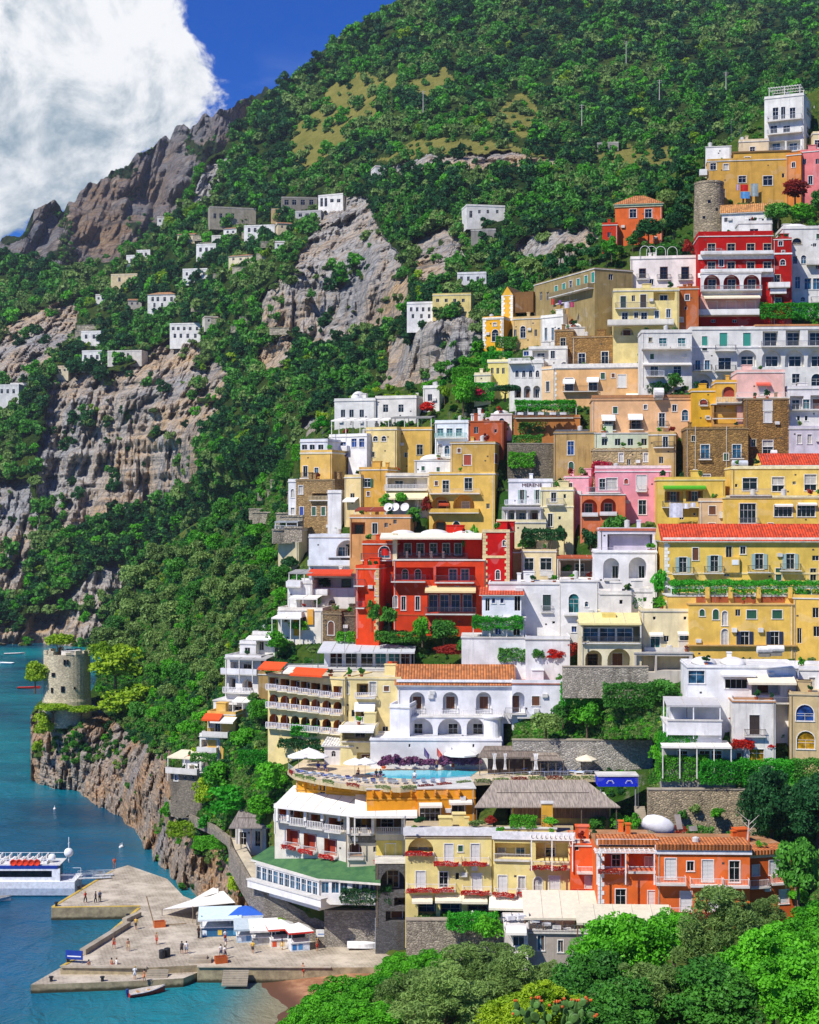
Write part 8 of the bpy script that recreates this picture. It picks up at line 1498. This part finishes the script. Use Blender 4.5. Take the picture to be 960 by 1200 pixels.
# washing on lines
def washing(lab, L, D, grp=None):
 D = gm(D); x0, y0 = L[0][0], L[0][1]; r = empty('washing', (X(x0, D), D, Z(y0, D)), 0, lab, 'washing', grp)
 for px, py, w_, h_, c in L:
  b = MB(); ww = w_*D/F; hh = h_*D/F
  for i in range(4): a, bb_ = ww*i/4, ww*(i+1)/4; b.poly([(a, .05*math.sin(i*2), 0), (bb_, .05*math.sin(i*2+2), 0), (bb_, .08*math.sin(i*2+2), -hh), (a, .08*math.sin(i*2), -hh)])
  b.build('cloth', plain(c, .9), r, (X(px, D)-X(x0, D), 0, Z(py, D)-Z(y0, D)))
 m = MB(); m.bar((-.3, 0, .02), (X(L[-1][0]+L[-1][2], D)-X(x0, D)+.3, 0, Z(L[-1][1], D)-Z(y0, D)+.02), .012); m.build('line', plain('#888888'), r)
washing('red heart towel, blue sheets and grey blanket hung from the ochre house', [(863.5,216,3,7,'#b8a0d0'),(868,216,9,8,'#c8201c'),(868,224.5,11,8,'#5a98d0'),(880,215,9,15,'#9aa8a8')], 327.5)
washing('big white sheet and smaller linens under the green awning balcony', [(784.5,589.5,16,17,'#dfe0ea'),(801,590,7,6,'#e8e8ec'),(809,589,7,5,'#e2e2ea')], 246.2)
washing('coloured washing under the long olive grey building', [(646,350,4,7,'#c84a3a'),(655,352,3,5,'#8a4aa0'),(661,354,6,7,'#d8d0d8'),(668,354,5,6,'#b84a6a')], 304)
washing('orange towels hung at the glass pavilion', [(454,775,6,11,'#d8521e'),(461,775,5,10,'#8a3a1c')], 229.3)
washing('red cloth over the back terrace rail of the scarlet villa', [(447,643,9,8,'#c81e18')], 242)
# roof clutter
def tank(px, py, D, r, L, lab, col='#e8e4dc', grp=None, rz=0):
 D = gm(D); m = MB(); m.lathe([(.1, -L/2), (r, -L/2+.1), (r, L/2-.1), (.1, L/2)], n=12); o = empty('water_tank', (X(px, D), D, Z(py, D)), rz, lab, 'tank', grp); k = m.build('drum', plain(col, .4), o, (0, 0, r+.15), smooth=False); k.rotation_euler[1] = R(90); MB().box(-L*.35, -r*.7, -.3, L*.35, r*.7, .15).build('cradle', plain('#8a8478'), o)
for a in ((772, 467, 268, .9, 1.9, 'white rounded water tank on the long peach house roof'), (867, 548, 249, .55, 2.8, 'long silver water tank beside the red tiled attic', '#c9ccd0'), (896, 767, 200.5, .5, 2.2, 'white water tank on the lower right white house, left of two'), (909, 766, 200.5, .5, 2.4, 'white water tank on the lower right white house, right of two'), (907, 535, 256, .5, 1.2, 'small white tank at the foot of the tall brown stone house')): tank(*a)
def antenna(px, py, D, h, lab):
 D = gm(D); m = MB(); m.bar((0, 0, -.5), (0, 0, h), .035); [m.bar((-.5+.05*k, 0, h-.2-.25*k), (.5-.05*k, 0, h-.2-.25*k), .02) for k in range(4)]; tag(m.build('antenna', plain('#7a7a7c', .5), None, (X(px, D), D, Z(py, D))), lab, 'antenna')
for a in ((857, 164, 336, 4.6, 'tall antenna on the white flat box house, top right'), (868, 166, 337, 3.0, 'thin antenna on the little peach rooftop house'), (668, 392, 297, 9, 'tall antenna mast by the narrow brown stone house'), (436, 545, 273, 7, 'antenna mast before the ochre house with green shutters'), (404, 762, 232, 4, 'antenna on the wide pale metal roof'), (545, 515, 270, 5, 'antenna on the ochre house with the red shutter'), (783, 380, 285, 5, 'antenna beside the pale yellow balustrade house'), (748, 944, 192, 4, 'lamp like mast beside the stone stair')): antenna(*a)
def pole(px, py, D, h, lab):
 m = MB(); m.bar((0, 0, -2), (0, 0, h), .28, n=7, r2=.18); m.bar((-1.4, 0, h-.6), (1.4, 0, h-.6), .12); m.bar((-1.0, 0, h-1.6), (1.0, 0, h-1.6), .1); tag(m.build('power_pole', plain('#b9b2a8'), None, (X(px, D), D, Z(py, D))), lab, 'power pole')
for px, py, lab in ((682, 146, 'pale power pole on the wooded slope, tallest'), (773, 117, 'pale power pole in the wood right of the tallest one'), (851, 108, 'power pole in the wood left of the white hotel tower'), (496, 130, 'power pole high on the slope under the ridge'), (734, 72, 'thin power pole highest in the wood')):
 D = float(DB(px, py))-14; pole(px, py, D, 24*D/F, lab)
for px, py, lab in ((474, 972, 'white lamp post beside the street of the yellow hotel'), (553, 1083, 'slim white lamp above the creeper wall')):
 D = gm(190); m = MB(); m.bar((0, 0, 0), (0, 0, 2.6), .05); m.lathe([(.05, 2.6), (.2, 2.75), (.22, 3.0), (.05, 3.15)], n=8); tag(m.build('street_lamp', plain('#dcd8d0'), None, (X(px, D), D-2, Z(py+8, D))), lab, 'lamp')
# tables and chairs on restaurant terraces
def dining(px, py, D, lab, grp, col='#e9e6e4'):
 D = gm(D); r = empty('dining_table', (X(px, D), D, Z(py, D)), random.random()*.4, lab, 'table', grp)
 if 'dt' not in _CR: m = MB(); m.box(-.5, -.5, .72, .5, .5, .76); m.box(-.49, -.49, .3, .49, .49, .719); _CR['dt'] = m.mesh('tablecloth', plain(col, .85)); c = MB(); [c.box(x-.03, y-.03, 0, x+.03, y+.03, .45) for x in (-.2, .2) for y in (-.2, .2)]; c.box(-.23, -.23, .45, .23, .23, .5); c.box(-.23, .18, .5, .23, .23, .95); _CR['ch'] = c.mesh('chair', plain('#5a6a7a', .6)); _CR['dl'] = MB().bar((0, 0, 0), (0, 0, .3), .05).mesh('leg', plain('#444444'))
 link('tablecloth', _CR['dt'], r); link('leg', _CR['dl'], r)
 for k in range(2):
  c = link('dining_chair', _CR['ch'], None, (X(px, D)+(.85 if k else -.85), D, Z(py, D)), R(-90 if k else 90)); tag(c, 'blue grey dining chair at a white table of the restaurant terrace', 'chair', 'dining chairs of the restaurant terrace')
for px, py in ((598, 1080), (610, 1079), (627, 1083), (640, 1087), (652, 1091), (663, 1094), (676, 1098), (686, 1100)): dining(px, py, 180.5, 'white clothed table of the restaurant under the cream canvas', 'dining tables under the cream canvas')
for px in (610, 622, 634, 648, 660): dining(px, 488, 277, 'white clothed table under the leafy pergola', 'dining tables under the leafy pergola')
# ================================================================== planting
G = 'trees on the slope below the town'
def grove(n, poly, kinds, wr, label, group, seed, lod=None, dmin=.6, name='tree'):
 g = random.Random(seed); pts = []; xs = [p[0] for p in poly]; ys = [p[1] for p in poly]; t = 0
 while len(pts) < n and t < 9000:
  t += 1; x, y = g.uniform(min(xs), max(xs)), g.uniform(min(ys), max(ys)); w = g.uniform(*wr)
  if not inpoly(np.array([x]), np.array([y]), poly)[0]: continue
  if any((x-a)**2+(y-b)**2 < (dmin*(w+c)/2)**2 for a, b, c in pts): continue
  pts.append((x, y, w))
 for x, y, w in sorted(pts, key=lambda q: q[1]): tree(x, y, w, w*g.uniform(.8, 1.05), g.choice(kinds), label, group, dD=-1.5, name=name)
grove(70, [(150,800),(120,760),(150,705),(180,662),(230,650),(290,660),(300,700),(262,760),(255,790),(230,810),(180,800)], ['olive', 'olive', 'olive', 'mid'], (22, 40), 'grey green olive tree in the grove below the left houses', 'olive trees of the left grove', 11, name='olive_tree')
grove(40, [(215,650),(265,600),(330,560),(345,600),(345,650),(325,720),(300,700),(290,655)], ['mid', 'lush', 'dark', 'mid'], (16, 32), 'leafy green tree on the slope left of the tan brick tower house', 'leafy trees on the upper left slope', 12)
grove(26, [(205,770),(262,760),(268,800),(240,830),(215,850),(190,830),(170,820)], ['lush', 'mid', 'olive'], (18, 32), 'green tree on the slope left of the stacked white villas', 'trees left of the stacked white villas', 13)
grove(14, [(150,848),(190,842),(232,838),(240,862),(215,876),(180,872)], ['mid', 'lush', 'mid'], (18, 30), 'round green tree clinging above the sea rocks', 'trees above the sea rocks', 14)
for a in ((70, 770, 44, 36, 'bright yellow green pine behind the watchtower', 'flat'), (41, 806, 34, 34, 'yellow green pine leaning over the sea left of the watchtower', 'round'), (136, 806, 66, 54, 'big yellow green pine right of the watchtower, upper', 'round'), (150, 848, 74, 50, 'big yellow green pine right of the watchtower, lower', 'round'), (120, 778, 36, 30, 'small bright pine between watchtower and olive grove', 'round'), (62, 842, 46, 24, 'yellow green cushion of pine under the watchtower', 'flat'), (95, 842, 40, 20, 'flat yellow green bush under the right foot of the watchtower', 'flat'), (52, 868, 28, 36, 'hanging yellow green bush on the headland cliff', 'round'), (45, 884, 18, 20, 'small yellow bush low on the headland cliff', 'round')):
 tree(a[0], a[1], a[2], a[3], 'pine', a[4], D=347+(6 if a[0] == 70 else 0)-(2 if a[1] > 820 else 0), shape=a[5], name='pine_tree' if a[2] > 29 else 'tree', trunk=a[1] < 845)
grove(46, [(600,332),(640,302),(700,288),(735,258),(800,200),(850,172),(842,215),(795,262),(735,300),(655,328)], ['dark', 'mid', 'dark', 'olive'], (13, 27), 'dark green tree on the steep slope left of the orange hipped roof house', 'trees on the steep slope at the crest', 15)
grove(16, [(498,446),(560,408),(582,430),(562,468),(505,482)], ['lush', 'mid', 'vine'], (13, 24), 'bright green tree among the vine terraces below the yellow cliff house', 'trees among the vine terraces', 16)
grove(12, [(345,520),(395,478),(440,462),(480,455),(490,466),(400,490)], ['mid', 'dark', 'pine'], (11, 20), 'small green tree around the white dome house on the crest', 'trees around the white dome house', 17)
# umbrella pine and named trees in the town
tree(592, 467, 48, 21, 'dark', 'dark umbrella pine with a flat crown in front of the white arch house', D=287, shape='flat', name='umbrella_pine')
tree(543, 480, 36, 42, 'lush', 'fresh green tree beside the red bougainvillea on the crest terraces', D=296); tree(521, 470, 20, 22, 'pine', 'small yellow green tree left of the fresh green one on the crest', D=300)
tree(932, 236, 40, 28, 'rust', 'dark red leaved tree beside the rose pink house', D=319, name='red_leaved_tree');
tree(775, 470, 34, 28, 'dark', 'dark green tree between peach house and white hotel row', D=277); tree(757, 470, 22, 24, 'dark', 'dark bush like tree at the corner of the peach house', D=279); tree(790, 458, 26, 24, 'mid', 'green tree under the teal windowed white front', D=275)
tree(717, 302, 22, 26, 'lush', 'bright green tree beside the orange hipped roof house', D=322); tree(760, 280, 40, 26, 'dark', 'dark tree crown in front of the orange hipped roof house', D=322); tree(790, 275, 34, 28, 'dark', 'dark tree below the round bastion', D=318); tree(780, 306, 44, 24, 'mid', 'green garden trees between orange house and white terrace', D=312); tree(806, 300, 16, 20, 'rust', 'rusty shrub like tree left of the red hotel', D=306)
for i, (px, py, w, h, k, lab) in enumerate(((912, 262, 34, 28, 'mid', 'green tree under the dark red one, left'), (940, 262, 40, 26, 'lush', 'bright vine mass under the dark red tree, right'), (962, 250, 30, 30, 'mid', 'green tree at the right edge under the dark red tree'))): tree(px, py, w, h, k, lab, D=314)
tree(722, 640, 36, 40, 'mid', 'green tree under the salmon orange arcade', D=248); tree(692, 645, 26, 30, 'dark', 'dark green tree left under the salmon orange arcade', D=249)
tree(688, 860, 48, 46, 'lush', 'round bright tree above the long grey retaining wall, left', D=214.5); tree(735, 862, 60, 44, 'mid', 'broad tree above the long grey retaining wall, middle', D=215); tree(729, 818, 30, 36, 'lush', 'tree reaching up to the sunroom house porch', D=216); tree(778, 830, 50, 40, 'mid', 'tree left of the blue corner window house', D=211); tree(733, 840, 34, 26, 'pine', 'yellow green tree in the middle of the garden above the retaining wall', D=216); tree(640, 862, 44, 30, 'olive', 'grey green tree right of the white villa turret', D=214); tree(660, 848, 30, 28, 'mid', 'green tree at the corner of the white villa', D=216); tree(768, 862, 40, 34, 'mid', 'tree at the right end of the grey retaining wall', D=211)
tree(436, 734, 24, 32, 'mid', 'clipped round tree before the scarlet villa, left', D=236.5); tree(456, 737, 26, 32, 'mid', 'clipped round tree before the scarlet villa, second', D=236); tree(495, 752, 32, 32, 'lush', 'clipped round tree before the scarlet villa, third', D=235.5); tree(520, 756, 40, 34, 'mid', 'clipped round tree before the scarlet villa, right', D=235.5)
tree(325, 765, 30, 28, 'lush', 'fresh green round tree above the stepped cream hotel', D=246); tree(308, 850, 38, 36, 'mid', 'tree beside the lowest arches of the stepped cream hotel', D=240); tree(288, 882, 46, 34, 'lush', 'bright tree over the creeper bank on the left', D=240); tree(296, 902, 34, 34, 'dark', 'dark round tree above the creeper bank on the left', D=237)
tree(470, 592, 16, 18, 'lush', 'small palm like tree before the cream awning restaurant, right', D=269); tree(452, 598, 18, 20, 'lush', 'small tree before the cream awning restaurant, left', D=270); tree(486, 617, 26, 26, 'mid', 'tree with red flowers beside the golden house', D=264);
tree(905, 1000, 90, 110, 'dark', 'tall dark tree mass at the right edge behind the orange hotel', D=190); tree(958, 1000, 90, 100, 'dark', 'dark tree at the right edge above the foreground', D=188); tree(936, 1060, 70, 84, 'mid', 'dark green tree right of the orange hotel end', D=177)
tree(925, 950, 60, 34, 'mid', 'tree under the green vine terrace at the right', D=193)
# hedges, vines and flowers
BU = [
 (925,374,70,17,'vine','long clipped hedge below the white vaulted house','box'),(300,896,40,14,'vine','bright clipped hedge above the curved stone wall','box'),(240,893,30,8,'mid','short hedge beside the flat cream roof','box'),
 (800,914,60,26,'lush','vine mass hanging over the brown rubble wall, left','box'),(850,918,60,24,'vine','vine mass over the brown rubble wall, middle','box'),(905,920,70,26,'vine','vine mass over the brown rubble wall, right','box'),(955,922,50,30,'mid','vine mass at the right edge above the dark trees','box'),(795,880,44,18,'vine','leafy cover on the shady terrace below the pillar veranda','box'),(772,900,26,40,'lush','tall creeper at the left end of the vine terrace','round'),
 (605,775,40,14,'mid','green hedge under the whitewashed terrace wall','box'),(632,776,30,20,'mid','shrub under the white lower parapet','round'),(655,775,40,16,'red','red flowering bush beside the cream arches','round'),(672,768,20,18,'rust','rusty red bush next to the red flowering one','round'),
 (510,742,20,12,'lush','low green bush at the foot of the scarlet villa','round'),(470,752,60,10,'mid','flower bed before the scarlet villa','box'),(420,752,50,9,'lush','green strip of planting above the metal roof','box'),(548,768,30,22,'mid','bush right of the metal roof','round'),(530,770,40,16,'rust','rust coloured bush under the scarlet villa','round'),
 (487,662,54,8,'bougain','red bougainvillea along the upper terrace of the scarlet villa','box'),(521,668,26,22,'rust','bush with reddish flowers on the scarlet villa terrace','round'),(552,668,20,60,'lush','green vine climbing the right corner of the scarlet villa','round'),(538,662,24,8,'lush','vine over the terrace of the scarlet villa','box'),(432,712,16,44,'vine','vine climbing the turret wing of the scarlet villa','round'),(466,662,24,9,'lush','green awning like vine at the back terrace of the scarlet villa','box'),
 (502,485,26,16,'red','red bougainvillea on the crest restaurant','round'),(560,470,24,18,'bougain','dark red bougainvillea under the yellow villa','round'),(500,604,14,22,'rust','red flowering climber beside the golden house','round'),(463,553,16,6,'red','red flowers on the restaurant roof','round'),
 (686,584,14,30,'rust','red green creeper between pink and salmon houses','round'),(706,556,22,14,'bougain','red bougainvillea over the glazed balcony of the pink house','box'),
 (560,470,40,20,'vine','green terraces of vines below the yellow cliff house, lower','box'),(548,450,36,18,'lush','green terraces of vines below the yellow cliff house, middle','box'),(583,428,36,14,'vine','green terraces of vines below the yellow cliff house, upper','box'),(594,408,24,12,'mid','hedge under the yellow cliff house','box'),(570,440,26,14,'lush','bush between vine terraces','round'),
 (618,535,34,24,'mid','green garden left of the tan tower house','box'),(612,548,30,16,'lush','bright shrubs on the garden wall left of the tan tower house','box'),(630,508,44,12,'mid','hanging plants under the terrace restaurant','box'),
 (860,845,16,6,'rust','flower tubs at the pillar veranda','round'),(873,877,24,8,'red','red flowers over the door of the peeling white house','box'),(905,879,16,10,'red','red flower bunch at the right of the peeling white house','round'),(858,880,20,10,'rust','rusty leaves at the left of the peeling white house','round'),(905,822,50,5,'rust','brown flower pots along the awning terrace','box'),
 (255,930,60,40,'lush','bright creeper covering the bank above the walkway, upper','round'),(270,962,60,44,'vine','bright creeper covering the bank above the walkway, lower','round'),(318,935,40,44,'lush','creeper bank left of the ochre terrace, upper','round'),(305,960,40,30,'lush','creeper bank left of the ochre terrace, lower','round'),(240,950,30,40,'pine','yellowish creeper beside the square stone base','round'),(222,980,50,14,'pine','yellow green weeds on the rocks under the walkway','box'),(248,995,40,12,'lush','green weeds on the rocks beside the walkway bend','box'),(275,1050,16,30,'pine','yellow green weeds hanging beside the walkway','round'),(305,1070,18,20,'pine','yellow green bush under the walkway group','round'),(195,962,14,22,'lush','green tuft at the walkway start','round'),
 (430,1058,60,16,'dark','dark creeper under the rounded end of the green roof','box'),(520,1096,70,20,'mid','creepers hanging on the wall below the yellow hotel, left','box'),(572,1104,50,34,'lush','bright shrub at the street below the yellow hotel','round'),(555,1090,60,16,'vine','creepers on the wall below the yellow hotel, right','box'),(510,1094,50,5,'rust','row of flower pots on the street terrace','box'),
 (372,862,60,10,'vine','flat green vine roof below the stepped cream hotel','box'),(312,838,30,14,'lush','vine at the left corner of the stepped cream hotel','box'),(440,845,22,18,'mid','bushes right of the round white awning','round'),(352,876,50,8,'dark','dark hedge rows under the cream hotel, upper','box'),(380,884,50,8,'dark','dark hedge rows under the cream hotel, lower','box'),
 (700,976,34,22,'mid','potted shrubs beside the cane clad hall','round'),(726,976,30,24,'lush','leafy pots at the top of the orange hotel','round'),(745,975,16,22,'lush','tall plant beside the stone stair','round'),(615,970,30,12,'lush','potted greenery on the plant filled roof terrace','box'),(645,968,20,12,'lush','green pots by the ochre corner wall','round'),(560,970,20,10,'olive','agave pots on the roof terrace','round'),(492,967,16,12,'dark','dark bush at the left of the roof terrace','round'),(575,968,14,14,'rust','orange brown plant on the roof terrace','round'),
 (795,985,30,14,'rust','red pots and plants above the orange hotel, left','box'),(822,985,30,14,'mid','green pots above the orange hotel, middle','box'),(775,980,22,16,'lush','bushes under the white oven dome','round'),(815,955,14,14,'olive','tuft on the brown rubble wall','round'),(800,965,12,20,'mid','creeper on the brown rubble wall, left','round'),(840,962,18,18,'lush','creeper on the brown rubble wall, right','round'),(860,985,20,14,'mid','green tuft near the crane','round'),
 (936,1060,40,20,'lush','bright bush at the right end of the orange hotel','round'),(660,1083,50,7,'rust','rusty plants along the cream canvas edge','box'),(650,1110,30,22,'mid','creeper beside the small green doors','round'),(705,1092,60,12,'olive','grey creeper on the pale cream canvas','box'),
 (870,600,20,8,'mid','pots on the terrace of the yellow house','round') ,(665,672,16,12,'lush','plant in the open terrace beside the white arch house','round'),(618,646,24,18,'mid','bush left of the dark pergola','round'),(657,638,14,22,'dark','clipped dark vine at the right of the dark pergola','round'),
 (830,712,20,6,'lush','plants on the brick terrace parapet','round'),(772,702,20,40,'vine','vine at the left corner of the long yellow house','round'),(760,712,34,10,'lush','roof garden beside the white arch house','box'),
 (690,826,64,22,'vine','ivy and shrubs hanging under the stone wall of the two arches, left','box'),(738,828,60,24,'mid','ivy and shrubs hanging under the stone wall of the two arches, right','box'),(300,1062,22,16,'lush','green weeds below the middle of the walkway','round'),(330,1088,26,12,'pine','yellow green weeds at the foot of the quay back wall','round'),(240,975,20,20,'vine','creeper tuft over the rocks under the upper walkway','round'),(212,972,22,14,'mid','dark tuft over the rocks at the walkway start','round'),
 (364,588,20,9,'dark','hanging garden balcony of the brick tower house','round'),(390,578,26,10,'mid','plants under the yellow loggia arches','round'),(330,690,30,30,'mid','bush left of the grey reed canopy','round'),(345,700,16,30,'vine','vine beside the grey reed canopy','round'),(380,690,40,16,'dark','dark vine under the brick red awning','round'),(362,708,30,10,'lush','green boxes on the stepped terraces','box'),(350,742,30,16,'lush','leafy porch of the mustard house','round'),
 (590,505,30,8,'lush','green roof edge of the low white studio','box'),(560,500,26,8,'mid','plants on the low white studio','box'),(470,470,40,6,'pine','yellow green roof shrubs on the crest house','box'),(430,466,20,10,'mid','shrub behind the white dome','round'),
 (355,540,24,18,'lush','green terrace garden at the upper left','box'),(340,555,24,14,'mid','garden terrace left of the yellow corner house','box'),(378,505,18,18,'vine','round bright bush on the bare rock','round')]
for px, py, w, h, k, lab, sh in BU: bush(px, py, w, h, k, lab, shape=sh, dD=-2.2 if py > 300 else -1, name='hedge' if 'hedge' in lab else 'vine' if ('vine' in lab or 'creeper' in lab) else 'shrub', D=193 if 476 < px < 655 and 955 < py < 978 else None)
for s_, q, v, r_ in POTS:
 if s_.D > 320: continue
 p = Vector((s_.O[0]+q*s_.t[0]+v*s_.n[0], s_.O[1]+q*s_.t[1]+v*s_.n[1], s_.z0+s_.h+.16)); po = empty('potted_shrub', p, random.random()*6, 'small shrub in a clay pot on a flat roof terrace of the town', 'potted plant', 'potted shrubs on the flat roofs')
 if 'pot' not in _CR: _CR['pot'] = MB().lathe([(.2, 0), (.28, .4), (.31, .42), (.24, .42)], n=10).mesh('pot', plain('#a8562e'))
 link('pot', _CR['pot'], po); cr = link('crown', crown_mesh(random.choice(('mid', 'lush', 'olive', 'dark', 'rust')), 3, random.randrange(3)), po, (0, 0, .4+r_*.8)); cr.scale = (r_, r_, r_*random.uniform(.8, 1.4))
# crane like grey bare tree
m = MB(); m.bar((0, 0, 0), (.2, 0, 2.6), .12, r2=.08); [m.bar((.2, 0, 1.2+i*.4), (.2+(-1)**i*(.9+.2*i), 0, 2.2+i*.5), .06, r2=.02) for i in range(4)]; tag(m.build('dead_tree', plain('#cfc6ba'), None, (X(876, gm(186)), gm(186), Z(985, gm(186)))), 'bare pale dead tree above the right section of the orange hotel', 'tree')
# ---- foreground slope and trees
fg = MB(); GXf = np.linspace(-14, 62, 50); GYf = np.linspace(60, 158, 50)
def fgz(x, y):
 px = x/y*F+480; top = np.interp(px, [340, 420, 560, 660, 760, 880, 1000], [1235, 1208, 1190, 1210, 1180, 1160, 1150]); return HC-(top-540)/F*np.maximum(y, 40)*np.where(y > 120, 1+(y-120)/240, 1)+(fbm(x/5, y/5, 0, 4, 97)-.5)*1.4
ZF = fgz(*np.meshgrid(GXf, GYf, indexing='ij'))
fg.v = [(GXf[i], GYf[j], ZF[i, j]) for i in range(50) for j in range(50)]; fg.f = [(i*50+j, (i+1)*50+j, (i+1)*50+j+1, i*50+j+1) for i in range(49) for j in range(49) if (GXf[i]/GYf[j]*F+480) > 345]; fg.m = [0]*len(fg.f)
fm, fnt, fbb = newmat('olive_soil'); fgn = N(fnt); fnt.links.new(fgn.mix(fgn.noise(fgn.pos(), .8, 6), lin('#2c3014'), lin('#5a5430')), fbb.inputs['Base Color']); fbb.inputs['Roughness'].default_value = 1  # two olive soil browns mixed by noise
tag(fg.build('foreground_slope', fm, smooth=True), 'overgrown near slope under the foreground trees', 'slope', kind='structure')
FT = [(400,1204,92,66,'lush','bright green bush tree at the left of the foreground',118,'round'),(440,1194,80,60,'lush','bright green tree behind the leftmost foreground bush',124,'round'),(380,1225,80,70,'lush','bright green tree at the bottom left of the foreground',108,'round'),(478,1210,90,80,'olive','grey green feathery tree left of the foreground centre',114,'feather'),(545,1192,120,86,'olive','large grey green feathery tree in the foreground centre',118,'feather'),(605,1204,110,92,'olive','dark olive tree in front of the street in the foreground',110,'feather'),(520,1222,130,90,'olive','low feathery tree at the bottom of the foreground centre',102,'feather'),(640,1205,100,60,'pine','yellow green flowering bush beside the cactus',104,'round'),(600,1225,90,60,'pine','yellow green bush at the bottom beside the cactus',98,'round'),
 (735,1168,130,104,'lush','broad bright green tree below the orange hotel',116,'round'),(690,1200,100,90,'mid','shadowed green tree right of the cactus',108,'round'),(760,1225,150,100,'olive','grey green tree at the bottom right of centre',98,'feather'),(845,1160,130,120,'olive','tall feathery grey green tree at the right of the foreground',112,'feather'),(905,1190,130,110,'lush','bright green tree at the lower right corner, upper',104,'round'),(945,1215,140,110,'lush','bright green tree at the lower right corner, lower',94,'round'),(835,1230,140,110,'mid','deep green tree at the bottom right',96,'round'),(965,1120,90,70,'lush','bright tree at the right edge of the foreground',118,'round'),(790,1120,70,60,'lush','bright bush touching the balconies of the orange hotel',124,'round'),(895,1105,70,60,'olive','feathery tree top at the right end of the orange hotel',122,'feather'),(665,1185,60,60,'dark','dark shaded bush behind the cactus',112,'round')]
FT += [(355,1235,70,60,'lush','bright bush at the very bottom left of the foreground trees',104,'round'),(425,1228,100,60,'lush','bright bush low between the two leftmost trees',106,'round'),(470,1160,60,50,'lush','bright bush behind the left feathery tree',128,'round'),(580,1150,70,50,'olive','feathery bush before the street wall of the yellow hotel',130,'feather'),(690,1140,60,50,'lush','bright tree top left of the orange hotel balconies',126,'round'),(925,1150,90,80,'lush','bright tree between the two right feathery trees',108,'round'),(725,1235,110,90,'mid','deep green bush at the bottom right of the cactus',95,'round'),(640,1160,50,40,'olive','grey bush under the stone undercroft',124,'feather'),(505,1150,60,44,'lush','bright bush under the street arch',130,'round')]
for px, py, w, h, k, lab, D, sh in FT: tree(px, py+7, w*1.1, h*1.06, k, lab, D=D, shape=sh, lod=0)
# prickly pear
pr = empty('prickly_pear', (X(652, 93), 93, Z(1212, 93)), 0, 'prickly pear cactus with flat pads and orange fruit at the bottom edge', 'cactus'); g = random.Random(5)
pd = MB(); n = 14
for s in (-1, 1):
 for j in range(4):
  for i in range(n): pass
for i in range(n):
 a, b_ = 2*math.pi*i/n, 2*math.pi*(i+1)/n; P = lambda r, t, y: (r*.3*math.cos(t), y, .42+r*.42*math.sin(t))
 for s in (-1, 1): pd.poly([P(1, a, 0), P(1, b_, 0), P(.75, b_, s*.05), P(.75, a, s*.05)]); pd.poly([P(.75, a, s*.05), P(.75, b_, s*.05), (0, s*.065, .42)])
pdm = pd.mesh('pad', plain('#567f38', .6, vary=.3), True); fm_ = MB().lathe([(.02, 0), (.06, .05), (.065, .12), (.03, .17)], n=7).mesh('fruit', plain('#d8642a', .5))
def pads(p, ang, sc, d):
 o = link('pad', pdm, pr, p, g.uniform(-.9, .9)); o.scale = (sc,)*3; o.rotation_euler[1] = ang; tip = Vector(p)+Vector((math.sin(ang), 0, math.cos(ang)))*.8*sc
 if d < 3:
  for k in range(g.choice((1, 2, 2))): pads(tip-Vector((0, 0, .08)), ang+g.uniform(-.75, .75), sc*.9, d+1)
 else:
  for k in range(2): f = link('fruit', fm_, pr, tip+Vector((g.uniform(-.15, .15), -.03, -.03)))
for i in range(7): pads((g.uniform(-1.6, 1.6), g.uniform(-.5, .5), g.uniform(-.3, .5)), g.uniform(-.4, .4), g.uniform(.75, 1.05), 0)
NOBUSH += [(330, 700, 885, 985), (290, 450, 990, 1070), (600, 950, 980, 1130), (160, 480, 1060, 1140), (190, 280, 935, 1000), (470, 620, 790, 900)]
woods()
hz = MB().box(-1500, -30, -1.2, 1200, 2600, 640).build('haze', None); hzm = bpy.data.materials.new('haze'); hzm.use_nodes = True; hzm.node_tree.nodes.clear()
hv = hzm.node_tree.nodes.new('ShaderNodeVolumePrincipled'); hv.inputs['Color'].default_value = (.82, .9, 1, 1); hv.inputs['Density'].default_value = .000062; hv.inputs['Anisotropy'].default_value = .2; hzm.node_tree.links.new(hv.outputs[0], hzm.node_tree.nodes.new('ShaderNodeOutputMaterial').inputs['Volume'])
hz.data.materials.clear(); hz.data.materials.append(hzm); tag(hz, 'thin blue sea haze in the air', 'haze', kind='stuff')
